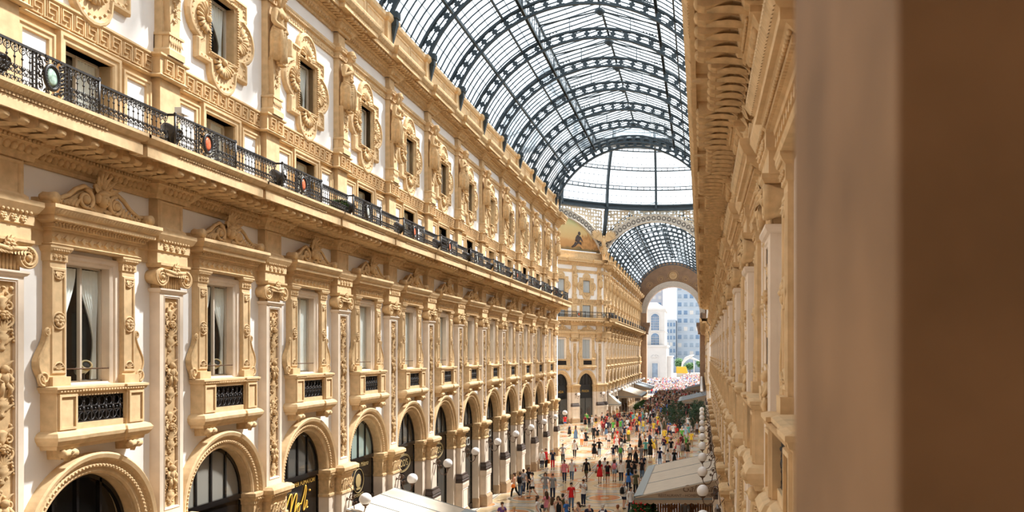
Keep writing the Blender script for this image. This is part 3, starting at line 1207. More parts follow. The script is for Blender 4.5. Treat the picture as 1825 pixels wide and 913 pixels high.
def make_floodlight():
    t = empty('floodlight')
    mb = MB()
    mb.tube([(-.16, 0, .1), (-.16, 0, .3), (-.13, 0, .34)], .015, 4)
    mb.tube([(.16, 0, .1), (.16, 0, .3), (.13, 0, .34)], .015, 4)
    mb.box(-.17, .17, -.03, .03, .08, .11)
    mb.box(-.1, .1, -.08, .08, 0, .09)
    mb.build('bracket', IRON, t)
    mb = MB()
    mb.M = Matrix.Translation((0, 0, .34)) @ Matrix.Rotation(-.7, 4, 'X')
    mb.lathe([(.07, -.2), (.1, -.14), (.13, .0), (.16, .1), (.16, .13), (.12, .13), (.11, .1)], (0, 0, 0), 12, 'y')
    mb.box(-.17, .17, -.02, .1, -.19, -.15)
    mb.build('housing', IRON, t)
    return t


# ------------------------------------------------------------------ skinned figures
def skin(nodes, sub=1):
    """nodes: name -> (pos, radius or (rx, ry), parent name); returns the evaluated (verts, faces)"""
    names = list(nodes)
    idx = {n: i for i, n in enumerate(names)}
    me = bpy.data.meshes.new('tmp')
    me.from_pydata([nodes[n][0] for n in names], [(idx[nodes[n][2]], idx[n]) for n in names if nodes[n][2]], [])
    ob = bpy.data.objects.new('tmp', me)
    COL.objects.link(ob)
    md = ob.modifiers.new('skin', 'SKIN')
    md.branch_smoothing = 0.4
    md.use_smooth_shade = True
    for n in names:
        r = nodes[n][1]
        sv = me.skin_vertices[0].data[idx[n]]
        sv.radius = r if isinstance(r, tuple) else (r, r)
        sv.use_root = (nodes[n][2] is None)
    if sub:
        s2 = ob.modifiers.new('sub', 'SUBSURF')
        s2.levels = sub
        s2.render_levels = sub
    dg = bpy.context.evaluated_depsgraph_get()
    dg.update()
    ev = ob.evaluated_get(dg)
    m2 = ev.to_mesh()
    out = ([tuple(v.co) for v in m2.vertices], [tuple(p.vertices) for p in m2.polygons])
    ev.to_mesh_clear()
    bpy.data.objects.remove(ob)
    bpy.data.meshes.remove(me)
    return out


def loft(mb, rings, folds=0, amp=0.0, n=20, cap=True):
    """rings: (cx, cy, z, rx, ry); folds ripple the cloth"""
    vs, fs = [], []
    for q, (cx, cy, z, rx, ry) in enumerate(rings):
        f = q / (len(rings) - 1)
        for j in range(n):
            t = 2 * pi * j / n
            k = 1 + amp * f * sin(folds * t + f * 1.3)
            vs.append((cx + rx * cos(t) * k, cy + ry * sin(t) * k, z))
    for q in range(len(rings) - 1):
        for j in range(n):
            fs.append((q * n + j, q * n + (j + 1) % n, (q + 1) * n + (j + 1) % n, (q + 1) * n + j))
    if cap:
        fs.append(tuple(range(n - 1, -1, -1)))
        fs.append(tuple((len(rings) - 1) * n + j for j in range(n)))
    mb.add(vs, fs, True)


def make_caryatid(kind):
    t = empty('caryatid')
    mb = MB()
    mb.box(-.28, .28, 0, .20, 17.45, 22.12)
    mb.sweep([(0, 21.5), (.04, 21.54), (.07, 21.62), (.07, 21.68), (0, 21.7)], [(-.28, 0), (-.28, .2), (.28, .2), (.28, 0)])
    mb.build('backing_pilaster', STONE, t)
    mb = MB()
    mb.box(-.4, .4, 0, .23, 14.8, 16.84)
    mb.sweep([(0, 14.8), (.05, 14.8), (.05, 15.0), (0, 15.05)], [(-.4, 0), (-.4, .23), (.4, .23), (.4, 0)])
    mb.build('plain_pilaster', STONE, t)
    mb = MB()
    mb.sweep([(.06, 17.45), (.06, 17.62), (.02, 17.66), (.0, 17.7), (.0, 17.98), (.05, 18.0), (.05, 18.06), (0, 18.08)], [(-.26, 0), (-.26, .36), (.26, .36), (.26, 0)])
    for i in range(6):
        mb.leaf((-.22 + .088 * i, .37, 17.98), (0, 0, -1), .22, .1, (0, 1, 0), .2, 2)
    zs = [18.05, 18.1, 19.3]
    w = [.17, .18, .25]
    vs = []
    for z, a in zip(zs, w):
        vs += [(-a, .1, z), (a, .1, z), (a, .36, z), (-a, .36, z)]
    fs = []
    for q in range(2):
        for j in range(4):
            fs.append((q * 4 + j, q * 4 + (j + 1) % 4, q * 4 + 4 + (j + 1) % 4, q * 4 + 4 + j))
    mb.add(vs, fs)
    rr = random.Random(kind)
    for k in range(16):
        f = k / 15
        mb.ell((rr.uniform(-.06, .06), .37, 18.4 + .8 * f), (.035 + .03 * f, .05, .05), 6, 4)
    for k in range(6):
        mb.leaf((0, .36, 18.5 + .12 * k), ((-1) ** k * .8, 0, -.5), .17, .08, (0, 1, 0), .3, 2)
    mb.build('herm_shaft', STONE, t)
    # figure
    SX = Matrix.Scale(.86, 4, (1, 0, 0))
    mir = -1 if kind == 1 else 1
    N = {}
    N['pel'] = ((0, .40, 19.95), (.27, .2), None)
    N['wai'] = ((0, .42, 20.28), (.23, .17), 'pel')
    N['che'] = ((0.02 * mir, .44, 20.62), (.28, .19), 'wai')
    N['upc'] = ((0.02 * mir, .43, 20.84), (.22, .16), 'che')
    N['nek'] = ((0.03 * mir, .47, 21.0), .095, 'upc')
    N['hd0'] = ((0.05 * mir, .54, 21.12), (.125, .135), 'nek')
    N['hd1'] = ((0.06 * mir, .57, 21.28), (.145, .155), 'hd0')
    N['hd2'] = ((0.06 * mir, .55, 21.4), (.09, .1), 'hd1')
    for s_, nm in ((-1, 'l'), (1, 'r')):
        N['sh' + nm] = ((s_ * .31, .43, 20.82), .125, 'upc')
        N['el' + nm] = ((s_ * .40, .42, 20.42), .095, 'sh' + nm)
        if kind == 0:
            e = ((s_ * .12, .64, 20.22 + .05 * s_))
        elif kind == 1:
            e = (s_ * .14, .62, 20.62) if s_ > 0 else (.1, .66, 20.28)
        else:
            e = (s_ * .08, .66, 20.52) if s_ < 0 else (.02, .66, 20.36)
        N['wr' + nm] = (e, .065, 'el' + nm)
        N['hn' + nm] = ((e[0] - s_ * .1, e[1] + .02, e[2] - .02), (.06, .04), 'wr' + nm)
    vs, fs = skin(N, 2)
    mb = MB()
    mb.M = SX
    mb.add(vs, fs, True)
    hx, hy, hz = N['hd1'][0]
    mb.ell((hx, hy + .15, hz - .03), (.025, .04, .05), 6, 5)
    for s_ in (-1, 1):
        mb.ell((hx + s_ * .055, hy + .135, hz + .02), (.028, .02, .018), 6, 4)
    mb.ell((hx, hy + .13, hz - .11), (.045, .03, .018), 6, 4)
    if kind != 1:
        for s_ in (-1, 1):
            mb.ell((s_ * .12 + .02, .6, 20.66), (.1, .1, .1), 8, 6)
    else:
        for s_ in (-1, 1):
            mb.ell((s_ * .12 - .02, .57, 20.7), (.13, .07, .1), 8, 6)
            for k in range(3):
                mb.ell((s_ * .06, .575, 20.5 - .1 * k), (.06, .04, .05), 6, 4)
    mb.build('figure', STONE2, t)
    mb = MB()
    mb.M = SX
    mb.ell((hx, hy - .03, hz + .06), (.175, .165, .15), 10, 7)
    for k in range(9):
        a = pi * k / 8
        mb.ell((hx + cos(a) * .15, hy + .02, hz + .04 + sin(a) * .12), (.06, .1, .06), 6, 4)
    if kind != 1:
        mb.ell((hx, hy - .17, hz), (.11, .1, .11), 8, 5)
        for s_ in (-1, 1):
            mb.tube([(hx + s_ * .14, hy, hz), (hx + s_ * .17, hy - .02, hz - .17), (s_ * .2, hy - .02, hz - .36)], [.05, .06, .03], 6)
    else:
        mb.tube([(hx, hy + .08, hz - .1), (hx, hy + .085, hz - .16), (hx, hy + .06, hz - .22)], [.07, .065, .03], 7)
        for s_ in (-1, 1):
            mb.tube([(hx + s_ * .14, hy, hz + .05), (hx + s_ * .13, hy + .03, hz - .1), (hx + s_ * .05, hy + .09, hz - .16)], [.05, .045, .03], 6)
    mb.build('hair', STONE2, t)
    mb = MB()
    mb.M = SX
    if kind == 0:
        loft(mb, [(0, .40, 20.34, .25, .19), (0, .40, 20.1, .33, .25), (0, .41, 19.8, .34, .26), (0, .40, 19.5, .31, .24), (0.02, .4, 19.22, .31, .25)], 9, .15, 54)
    elif kind == 1:
        loft(mb, [(0, .40, 20.22, .27, .2), (0, .40, 20.0, .34, .26), (0, .41, 19.8, .33, .26), (0, .40, 19.5, .31, .24), (-.02, .4, 19.18, .30, .25)], 8, .16, 54)
    else:
        loft(mb, [(0, .40, 20.6, .29, .22), (0, .40, 20.3, .29, .22), (0, .40, 20.05, .34, .26), (0, .41, 19.8, .34, .27), (0, .40, 19.5, .31, .24), (0.02, .4, 19.2, .30, .25)], 10, .15, 54)
    for k in range(6):
        z = 20.3 - .07 * k
        mb.tube([(-.34, .38, z + .06), (-.15, .6, z - .08), (.12, .62, z - .16 - .02 * k), (.33, .4, z - .05)], [.03, .045, .05, .03], 6)
    mb.tube([(.2 * mir, .6, 20.2), (.24 * mir, .63, 19.9), (.2 * mir, .62, 19.5), (.22 * mir, .6, 19.12)], [.05, .08, .09, .05], 8)
    mb.build('drapery', STONE2, t)
    mb = MB()
    mb.M = SX
    for s_ in (-1, 1):
        mb.tube([(s_ * .08, .42, 19.3), (s_ * .08, .44, 19.12)], [.08, .06], 8)
        mb.ell((s_ * .085, .52, 19.1), (.055, .13, .05), 8, 5)
    mb.build('feet', STONE2, t)
    return t


# ------------------------------------------------------------------ arcade shopfronts
def text_mesh(c):
    tmp = bpy.data.objects.new('tmp', c)
    COL.objects.link(tmp)
    dg = bpy.context.evaluated_depsgraph_get()
    dg.update()
    me = bpy.data.meshes.new_from_object(tmp.evaluated_get(dg))
    bpy.data.objects.remove(tmp)
    bpy.data.curves.remove(c)
    o = bpy.data.objects.new('lettering', me)
    COL.objects.link(o)
    return o


def text_obj(body, size, mat_, parent, u, v, z, tilt=0.0, align='CENTER', shear=0.0, sx=1.0):
    c = bpy.data.curves.new('lettering', 'FONT')
    c.body = body
    c.size = size
    c.align_x = align
    c.align_y = 'CENTER'
    c.extrude = 0.006
    c.shear = shear
    c.materials.append(mat_)
    o = text_mesh(c)
    # letters face +v; text runs towards -u when seen from the front
    o.rotation_euler = (pi / 2, tilt, pi)
    o.location = (u, v, z)
    o.scale = (sx, 1, 1)
    o.parent = parent
    return o


def make_shopfront(glass, sign=None, awn=False, frame=BLACK, lower='glass'):
    t = empty('arcade_shopfront')
    mb = MB()
    a = arc(0, ARCH_Z, ARCH_R, 0, pi, 40)
    mb.outline(a, [(0, -.2), (0, .06), (.05, .1), (.14, .1), (.16, .16), (.22, .16), (.25, .13), (.3, .15), (.36, .24), (.45, .27), (.49, .24), (.49, 0)], closed=False)
    for i in range(52):
        q = pi * (i + .5) / 52
        d = Vector((cos(q), 0, sin(q)))
        c = Vector((0, 0, ARCH_Z))
        mb.leaf(c + d * (ARCH_R + .30) + Vector((0, .17, 0)), d, .17, .13, Vector((0, 1, 0)), .35, 3)
        mb.ell(c + d * (ARCH_R + .19) + Vector((0, .165, 0)), (.03, .03, .03), 5, 4)
    mb.build('archivolt', STONE, t)
    for sg in (-1, 1):
        mb = MB()
        x0, x1 = sorted((sg * (ARCH_R - .02), sg * (ARCH_R + .46)))
        mb.m = 0
        mb.box(x0, x1, -.4, .16, 0.6, 4.35)
        mb.m = 1
        mb.box(x0 - .03, x1 + .03, -.4, .2, 0, .6)
        mb.m = 2
        mb.box(x0, x1, -.4, .16, 4.35, 5.0)
        pth = [(x0, -.3), (x0, .16), (x1, .16), (x1, -.3)]
        mb.sweep([(0, 4.3), (.04, 4.32), (.04, 4.4), (0, 4.42)], pth)
        mb.sweep([(0, 4.96), (.03, 4.98), (.03, 5.06), (.08, 5.14), (.1, 5.2), (.12, 5.22), (.12, 5.32), (0, 5.36)], pth)
        for k in range(4):
            mb.ell((x0 + .06 + .11 * k, .25, 5.13), (.04, .04, .045), 5, 4)
        mb.rosette(((x0 + x1) / 2, .16, 4.7), .15, .05, 7)
        mb.build('jamb', [MARBLE, PLINTH, STONE2], t)
    # dark frame of the fanlight
    V = -.28
    mb = MB()
    a2 = arc(0, ARCH_Z, ARCH_R, 0, pi, 28)
    mb.outline(a2, [(-.02, V - .05), (-.02, V + .05), (-.11, V + .05), (-.11, V - .05)], closed=False)
    for u in (-.72, 0, .72):
        h = sqrt(ARCH_R ** 2 - u * u)
        mb.box(u - .035, u + .035, V - .05, V + .05, ARCH_Z - .02, ARCH_Z + h - .03)
    mb.box(-ARCH_R, ARCH_R, V - .07, V + .10, ARCH_Z - .16, ARCH_Z + .0)
    mb.box(-ARCH_R, ARCH_R, V - .05, V + .07, 3.42, 3.6)
    for sg in (-1, 1):
        x0, x1 = sorted((sg * (ARCH_R - .1), sg * ARCH_R))
        mb.box(x0, x1, V - .05, V + .05, 0, ARCH_Z)
    mb.box(-ARCH_R, ARCH_R, V - .06, V + .08, 0, .35)
    mb.box(-.04, .04, V - .05, V + .05, .3, 3.45)
    mb.build('shop_frame', frame, t)
    mb = MB()
    for i in range(28):
        p, q = a2[i], a2[i + 1]
        mb.quad((p[0], V, ARCH_Z), (q[0], V, ARCH_Z), (q[0], V, q[1]), (p[0], V, p[1]))
    mb.build('fanlight_pane', glass, t)
    mb = MB()
    mb.quad((-ARCH_R + .08, V, .3), (ARCH_R - .08, V, .3), (ARCH_R - .08, V, 3.45), (-ARCH_R + .08, V, 3.45))
    mb.build('shop_window', SMOKE if lower == 'glass' else BLACK, t)
    mb = MB()
    mb.box(-ARCH_R + .05, ARCH_R - .05, V - .06, V + .02, 3.58, ARCH_Z - .15)
    sb = mb.build('sign_board', BLACK, t)
    if sign:
        sign(sb, V + .03)
    return t


DIMG = mat('dim_gold', (.45, .27, .06), .4)


def sign_noli(sb, v):
    text_obj('ARTICOLI PER FUMATORI', .23, DIMG, sb, 0, v, 5.02)
    mb = MB()

    def st(pts, r=.027):
        # smooth stroke through the points; +x here reads left to right, which is -u
        P = [Vector((-p[0], v + .02, 4.3 + p[1])) for p in pts]
        out = []
        for i in range(len(P) - 1):
            p0, p1, p2, p3 = P[max(0, i - 1)], P[i], P[i + 1], P[min(len(P) - 1, i + 2)]
            for k in range(6):
                q = k / 6
                out.append(.5 * ((2 * p1) + (p2 - p0) * q + (2 * p0 - 5 * p1 + 4 * p2 - p3) * q * q + (3 * p1 - p0 - 3 * p2 + p3) * q ** 3))
        out.append(P[-1])
        mb.tube(out, r, 6)
    st([(-1.25, -.62), (-1.0, -.2), (-.7, .25), (-.52, .45), (-.45, .35), (-.55, -.1), (-.68, -.42), (-.52, -.1), (-.28, .3), (-.14, .42), (-.1, .3), (-.22, -.05), (-.3, -.32)])
    st([(-.3, -.32), (-.12, -.05), (.02, .05), (.1, -.05), (.05, -.25), (-.06, -.3), (-.06, -.12), (.08, .0), (.25, .0)], .022)
    st([(.2, -.05), (.42, .3), (.55, .6), (.6, .45), (.48, .1), (.38, -.25), (.5, -.2), (.64, .05)], .024)
    st([(.64, .05), (.68, -.02), (.62, -.22), (.72, -.2)], .022)
    mb.ell((-.86, v + .02, 4.3 + .38), .045, 6, 4)
    mb.build('gold_script', GOLD, sb)
    text_obj('PIPE - BRIAR PIPES', .16, BRASSY, sb, 0, v, 3.72)


def oval(sb, v, rx, rz, z, m, r=.02):
    mb = MB()
    mb.tube([(cos(a) * rx, v + .01, z + sin(a) * rz) for a in [2 * pi * k / 28 for k in range(28)]], r, 5, True)
    mb.build('oval_border', m, sb)


def sign_salotto(sb, v):
    text_obj('Salotto di Milano', .3, BRASSY, sb, 0, v, 5.0, shear=.3)
    oval(sb, v, .52, .5, 4.35, BRASSY, .018)
    mb = MB()
    mb.ell((0, v + .01, 4.35), (.28, .01, .3), 12, 6)
    mb.box(-.2, .2, v, v + .02, 3.98, 4.06)
    mb.build('crest', BRASSY, sb)
    text_obj('RISTORANTE', .18, BRASSY, sb, 0, v, 3.74)


def sign_tods(sb, v):
    oval(sb, v, .95, .42, 4.4, BRASSY, .018)
    oval(sb, v, .87, .36, 4.4, BRASSY, .012)
    text_obj("TOD'S", .46, BRASSY, sb, 0, v, 4.38)


def sign_gucci(sb, v):
    text_obj('GUCCI', .72, SILV, sb, 0, v, 4.25)


def sign_prada(sb, v):
    text_obj('PRADA', .5, DIMG, sb, 0, v, 4.4)


# ------------------------------------------------------------------ globe lamp on a scrolled bracket (arm grows along +v)
def make_lamp(reach=.62, zg=4.05):
    t = empty('globe_lamp')
    mb = MB()
    mb.lathe([(.24, -.22), (.245, -.1), (.2, .08)], (0, 0, zg), 4, 'z') if False else None
    mb.ell((0, reach, zg), .235, 18, 12)
    mb.build('globe', GLOBE, t)
    mb = MB()
    mb.lathe([(.03, -.36), (.04, -.33), (.03, -.3), (.09, -.26), (.13, -.22), (.14, -.19), (.11, -.19)], (0, reach, zg), 10)
    mb.build('cup', BRONZE, t)
    mb = MB()
    pts = [(0, reach, zg - .34), (0, reach - .05, zg - .5), (0, reach - .17, zg - .6), (0, reach - .33, zg - .56), (0, reach - .43, zg - .4), (0, reach - .46, zg - .2), (0, reach - .52, zg - .06), (0, .02 + reach * .02, zg + .0)]
    mb.tube(pts, .02, 6)
    # scrolls in the (v, z) plane
    for (y, z, r0, tn, st) in ((reach - .5, zg + .06, .13, 1.6, 0), (reach - .38, zg - .14, .07, 1.4, pi)):
        k = 20
        mb.tube([(0, y + cos(st + 2 * pi * tn * i / k) * r0 * (1 - .8 * i / k), z + sin(st + 2 * pi * tn * i / k) * r0 * (1 - .8 * i / k)) for i in range(k + 1)], .017, 5)
    mb.ell((0, reach - .5, zg + .06), (.05, .05, .05), 8, 5)
    mb.ell((0, reach - .38, zg - .14), (.035, .035, .035), 6, 4)
    mb.tube([(0, .0, zg - .62), (0, .06, zg - .3), (0, reach - .62, zg + .06), (0, reach - .52, zg + .36), (0, .0, zg + .62)], .016, 5)
    mb.lathe([(.07, 0), (.08, .02), (.05, .05)], (0, -.02, zg + .0), 10, 'y')
    mb.build('scrolled_bracket', BRONZE, t)
    return t


# ------------------------------------------------------------------ awning: wall on local v=0, sloping out along +v
EDGE = mat('pale_grey_edge', (.34, .37, .37), .6)


def make_awning(L, depth, zw, zo, canvas, side, ndiv=4, scal=.24, letters=False, gap=.0):
    t = empty('canvas_awning')
    mb = MB()
    mb.add([(0, 0, zw), (L, 0, zw), (L, depth, zo), (0, depth, zo), (0, 0, zw - .05), (L, 0, zw - .05), (L, depth, zo - .05), (0, depth, zo - .05)],
           [(0, 1, 2, 3), (7, 6, 5, 4), (0, 4, 5, 1), (3, 2, 6, 7), (0, 3, 7, 4), (1, 5, 6, 2)])
    mb.build('canopy', canvas, t)
    mb = MB()
    for i in range(ndiv + 1):
        x = L * i / ndiv
        x = min(max(x, .04), L - .04)
        mb.add([(x - .018, 0, zw), (x + .018, 0, zw), (x + .018, depth, zo), (x - .018, depth, zo), (x - .018, 0, zw + .02), (x + .018, 0, zw + .02), (x + .018, depth, zo + .02), (x - .018, depth, zo + .02)],
               [(4, 5, 6, 7), (0, 4, 7, 3), (1, 2, 6, 5)])
    mb.build('seam_strip', ALUM, t)
    for x in (.03, L - .03):
        mb = MB()
        mb.add([(x, 0, zw - .06), (x, depth, zo - .06), (x, 0, zo - .06), (x + .02, 0, zw - .06), (x + .02, depth, zo - .06), (x + .02, 0, zo - .06)], [(0, 1, 2), (5, 4, 3), (0, 3, 4, 1), (1, 4, 5, 2), (2, 5, 3, 0)])
        e = mb.build('end_panel', side, t)
        if letters and x > L / 2:
            pass
    mb = MB()
    mb.box(0, L, depth - .06, depth + .08, zo - .14, zo - .02)
    mb.build('front_rail', ALUM, t)
    mb = MB()
    q = (zo - zw) / depth
    mb.add([(0, depth - .42, zo - q * .42 + .035), (L, depth - .42, zo - q * .42 + .035), (L, depth + .05, zo + .04), (0, depth + .05, zo + .04), (0, depth + .05, zo - .04), (L, depth + .05, zo - .04)], [(0, 1, 2, 3), (3, 2, 5, 4)])
    mb.build('edge_strip', EDGE, t)
    for x0 in (-.03, L - .07):
        mb = MB()
        mb.box(x0, x0 + .1, 0, depth, zo - .14, zo - .05)
        mb.build('side_rail', ALUM, t)

    def scallop(a, b, f):
        n = max(2, round((b - a) / .34))
        pts = []
        for i in range(n):
            for k in range(6):
                q = (i + k / 6) / n
                pts.append((a + (b - a) * q, zo - .14 - scal + .09 * (1 - sin(pi * k / 6))))
        pts.append((b, zo - .14 - scal + .09))
        mb = MB()
        vs = []
        for p in pts:
            vs += [f(p[0], p[1]), f(p[0], zo - .13)]
        mb.add(vs, [(2 * i, 2 * i + 2, 2 * i + 3, 2 * i + 1) for i in range(len(pts) - 1)])
        return mb.build('valance', side, t)
    scallop(0, L, lambda a, z: (a, depth + .03, z))
    scallop(0, depth, lambda a, z: (.0, a, z))
    scallop(0, depth, lambda a, z: (L, a, z))
    for x in (.3, L - .3):
        mb = MB()
        mb.tube([(x, .02, zo - .4), (x, depth * .5, zo - .18), (x, depth - .02, zo - .1)], .025, 6)
        mb.build('folding_arm', ALUM, t)
    return t


# ================================================================== STRUCTURE
# ------------------------------------------------------------------ floor: inlaid marble
def floor_material():
    m = bpy.data.materials.new('inlaid_marble_floor')
    m.use_nodes = True
    nt = m.node_tree
    N, Lk = nt.nodes, nt.links
    b = N['Principled BSDF']
    tc = N.new('ShaderNodeTexCoord')
    sp = N.new('ShaderNodeSeparateXYZ')
    Lk.new(tc.outputs['Object'], sp.inputs[0])

    def M(op, a, c=None, d=None):
        n = N.new('ShaderNodeMath')
        n.operation = op
        for i, x in enumerate((a, c, d)):
            if x is None:
                continue
            if isinstance(x, (int, float)):
                n.inputs[i].default_value = x
            else:
                Lk.new(x, n.inputs[i])
        return n.outputs[0]

    def ramp(v, stops):
        r = N.new('ShaderNodeValToRGB')
        r.color_ramp.interpolation = 'CONSTANT'
        e = r.color_ramp.elements
        e[0].position, e[0].color = stops[0][0], (*stops[0][1], 1)
        e[1].position, e[1].color = stops[1][0], (*stops[1][1], 1)
        for p, c in stops[2:]:
            x = e.new(p)
            x.color = (*c, 1)
        Lk.new(v, r.inputs[0])
        return r.outputs[0]

    def mix(f, a, c):
        n = N.new('ShaderNodeMix')
        n.data_type = 'RGBA'
        Lk.new(f, n.inputs[0])
        for s, x in ((n.inputs[6], a), (n.inputs[7], c)):
            if isinstance(x, tuple):
                s.default_value = (*x, 1)
            else:
                Lk.new(x, s)
        return n.outputs[2]
    cream, orange, grey, white, green, dark = (.62, .47, .28), (.60, .27, .11), (.36, .36, .33), (.66, .60, .50), (.24, .25, .18), (.12, .085, .06)
    x, y = sp.outputs[0], sp.outputs[1]
    # one tile of the pattern is W wide and as long as a bay
    W = 5.1
    fx = M('SUBTRACT', M('FLOORED_MODULO', M('ADD', x, -XC + W / 2), W), W / 2)
    fy = M('SUBTRACT', M('FLOORED_MODULO', M('ADD', y, -YP0), BAY), BAY / 2)
    r = M('SQRT', M('ADD', M('POWER', fx, 2.0), M('POWER', M('MULTIPLY', fy, 1.0), 2.0)))
    circ = ramp(M('DIVIDE', r, 4.0), [(0, cream), (.05, white), (.07, orange), (.26, white), (.30, green), (.345, white), (.37, cream), (.45, cream)])
    # lens shapes on the corners
    gx = M('SUBTRACT', W / 2, M('ABSOLUTE', fx))
    gy = M('SUBTRACT', BAY / 2, M('ABSOLUTE', fy))
    r2 = M('SQRT', M('ADD', M('POWER', gx, 2.0), M('POWER', gy, 2.0)))
    corner = ramp(M('DIVIDE', r2, 4.0), [(0, dark), (.04, white), (.12, orange), (.22, white), (.25, grey), (.27, cream)])
    base = mix(M('LESS_THAN', r2, 1.08), circ, corner)
    # cross bands at every pier
    ay = M('DIVIDE', gy, BAY / 2)
    band = ramp(ay, [(0, white), (.05, dark), (.065, white), (.16, grey), (.2, dark), (.215, white)])
    base = mix(M('MULTIPLY', M('LESS_THAN', ay, .24), M('GREATER_THAN', r2, 1.0)), base, band)
    ax = M('DIVIDE', gx, W / 2)
    band2 = ramp(ax, [(0, white), (.06, dark), (.08, white)])
    base = mix(M('MULTIPLY', M('LESS_THAN', ax, .12), M('GREATER_THAN', r2, 1.0)), base, band2)
    # near cross-band zone of plain cream slabs every third bay
    n = N.new('ShaderNodeTexNoise')
    n.inputs['Scale'].default_value = .9
    n.inputs['Detail'].default_value = 5
    Lk.new(tc.outputs['Object'], n.inputs['Vector'])
    hsv = N.new('ShaderNodeHueSaturation')
    Lk.new(base, hsv.inputs['Color'])
    Lk.new(M('ADD', M('MULTIPLY', n.outputs['Fac'], .5), .75), hsv.inputs['Value'])
    Lk.new(hsv.outputs['Color'], b.inputs['Base Color'])
    b.inputs['Roughness'].default_value = .13
    b.inputs['Specular IOR Level'].default_value = .5
    return m


def ground(name, x0, x1, y0, y1, z, m):
    mb = MB()
    mb.quad((x0, y0, z), (x1, y0, z), (x1, y1, z), (x0, y1, z))
    return structure(mb.build(name, m))


ground('floor', -60, 60, -5, Y_OUT, 0, floor_material())
PLAZA = mat('plaza_paving', (.48, .45, .42), .8, .06, .4)
ground('floor_plaza', -140, 140, Y_OUT, 620, -.02, PLAZA)

# ------------------------------------------------------------------ corridor walls
BACKW = mat('end_wall_plaster', (.30, .19, .11), .9, .05, 1)
KL = range(-1, 12)
cl = [-BAY * (k + .5) for k in range(-2, 11)]
make_wall('wall_sunlit', FL, cl, BAY, [(-(Y_END - YP0), -BAY * 11 + 0.001), (BAY * 2 - .001, YP0 + 4)])
cr = [BAY * (k + .5) for k in range(-3, 11)]
make_wall('wall_shaded', FR, cr, BAY, [(BAY * 11 - .001, Y_END - YP0), (-YP0 - 4, -BAY * 3 + .001)], upper=False)
NFAR = 14
cf = [-BAY * (k + .5) for k in range(NFAR)]
FLF = Facade(XL, Y_FAR + .8, 1, 0)
FRF = Facade(XR, Y_FAR + .8, -1, 0)
make_wall('wall_far_sunlit', FLF, cf, BAY, [(-.001, .8), (-BAY * NFAR - .6, -BAY * NFAR + .001)])
make_wall('wall_far_shaded', FRF, [-c for c in cf], BAY, [(-.8, .001), (BAY * NFAR - .001, BAY * NFAR + .6)])
DW = 4.4
UD = [.8 + DW * i for i in range(4)]
make_wall('wall_octagon_corner', FD, [UD[i] + DW / 2 for i in range(3)], DW, [(-.02, .801, 0, 24.1), (UD[3] - .001, 15.5, 0, 24.1)], kx=.8, zt=24.1)
# plain remaining sides of the octagon, unseen closing walls
mb = MB()
P8 = [(XL, Y_END), (XC - 18.6, YC - 7.65), (XC - 18.6, YC + 7.65)]
for a, b in ((P8[0], P8[1]), (P8[1], P8[2])):
    mb.quad((a[0], a[1], 0), (b[0], b[1], 0), (b[0], b[1], 30.5), (a[0], a[1], 30.5))
structure(mb.build('wall_octagon_west', [STUCCO]))
mb = MB()
P9 = [(XR, Y_END), (XC + 18.6, YC - 7.65), (XC + 18.6, YC + 7.65), (XR, Y_FAR)]
for a, b in zip(P9, P9[1:]):
    mb.quad((a[0], a[1], 0), (b[0], b[1], 0), (b[0], b[1], 30.5), (a[0], a[1], 30.5))
structure(mb.build('wall_octagon_east', [STUCCO]))
mb = MB()
mb.box(XL - 1, XR + 1, -5, -4, 0, 33)  # unseen end wall, set close and solid to darken faces turned this way
structure(mb.build('wall_unseen_end', [BACKW]))

# ------------------------------------------------------------------ mouldings per bay (shared meshes)
TRIM_N = [0]


def lay_trim(protos, fac, us, skip=()):
    for u in us:
        for i, p in enumerate(protos):
            if i in skip:
                continue
            TRIM_N[0] += 1
            o = p.copy()
            o.name = 'trim_%d' % TRIM_N[0]
            o['kind'] = 'structure'
            COL.objects.link(o)
            fac.put(o, u)


MB.CAPS = False      # neighbouring bays close each other
trimA = make_trim(BAY)
trimD = make_trim(DW)
MB.CAPS = True
lay_trim(trimA, FL, [-BAY * k for k in KL])
lay_trim(trimA, FR, [BAY * k for k in range(-3, 12)], skip=(4, 5))
lay_trim(trimA, FLF, [-BAY * k for k in range(NFAR)])
lay_trim(trimA, FRF, [BAY * k for k in range(NFAR)], skip=(4, 5))
lay_trim(trimD, FD, UD, skip=(7,))
for o in trimA + trimD:
    bpy.data.objects.remove(o)

# ------------------------------------------------------------------ glass vaults
VR, VZ = 8.2, 21.8              # inner radius and centre height of the ribs
VO = VR + .78
A0 = math.asin((25.0 - VZ) / VR)
LANT = 3.9


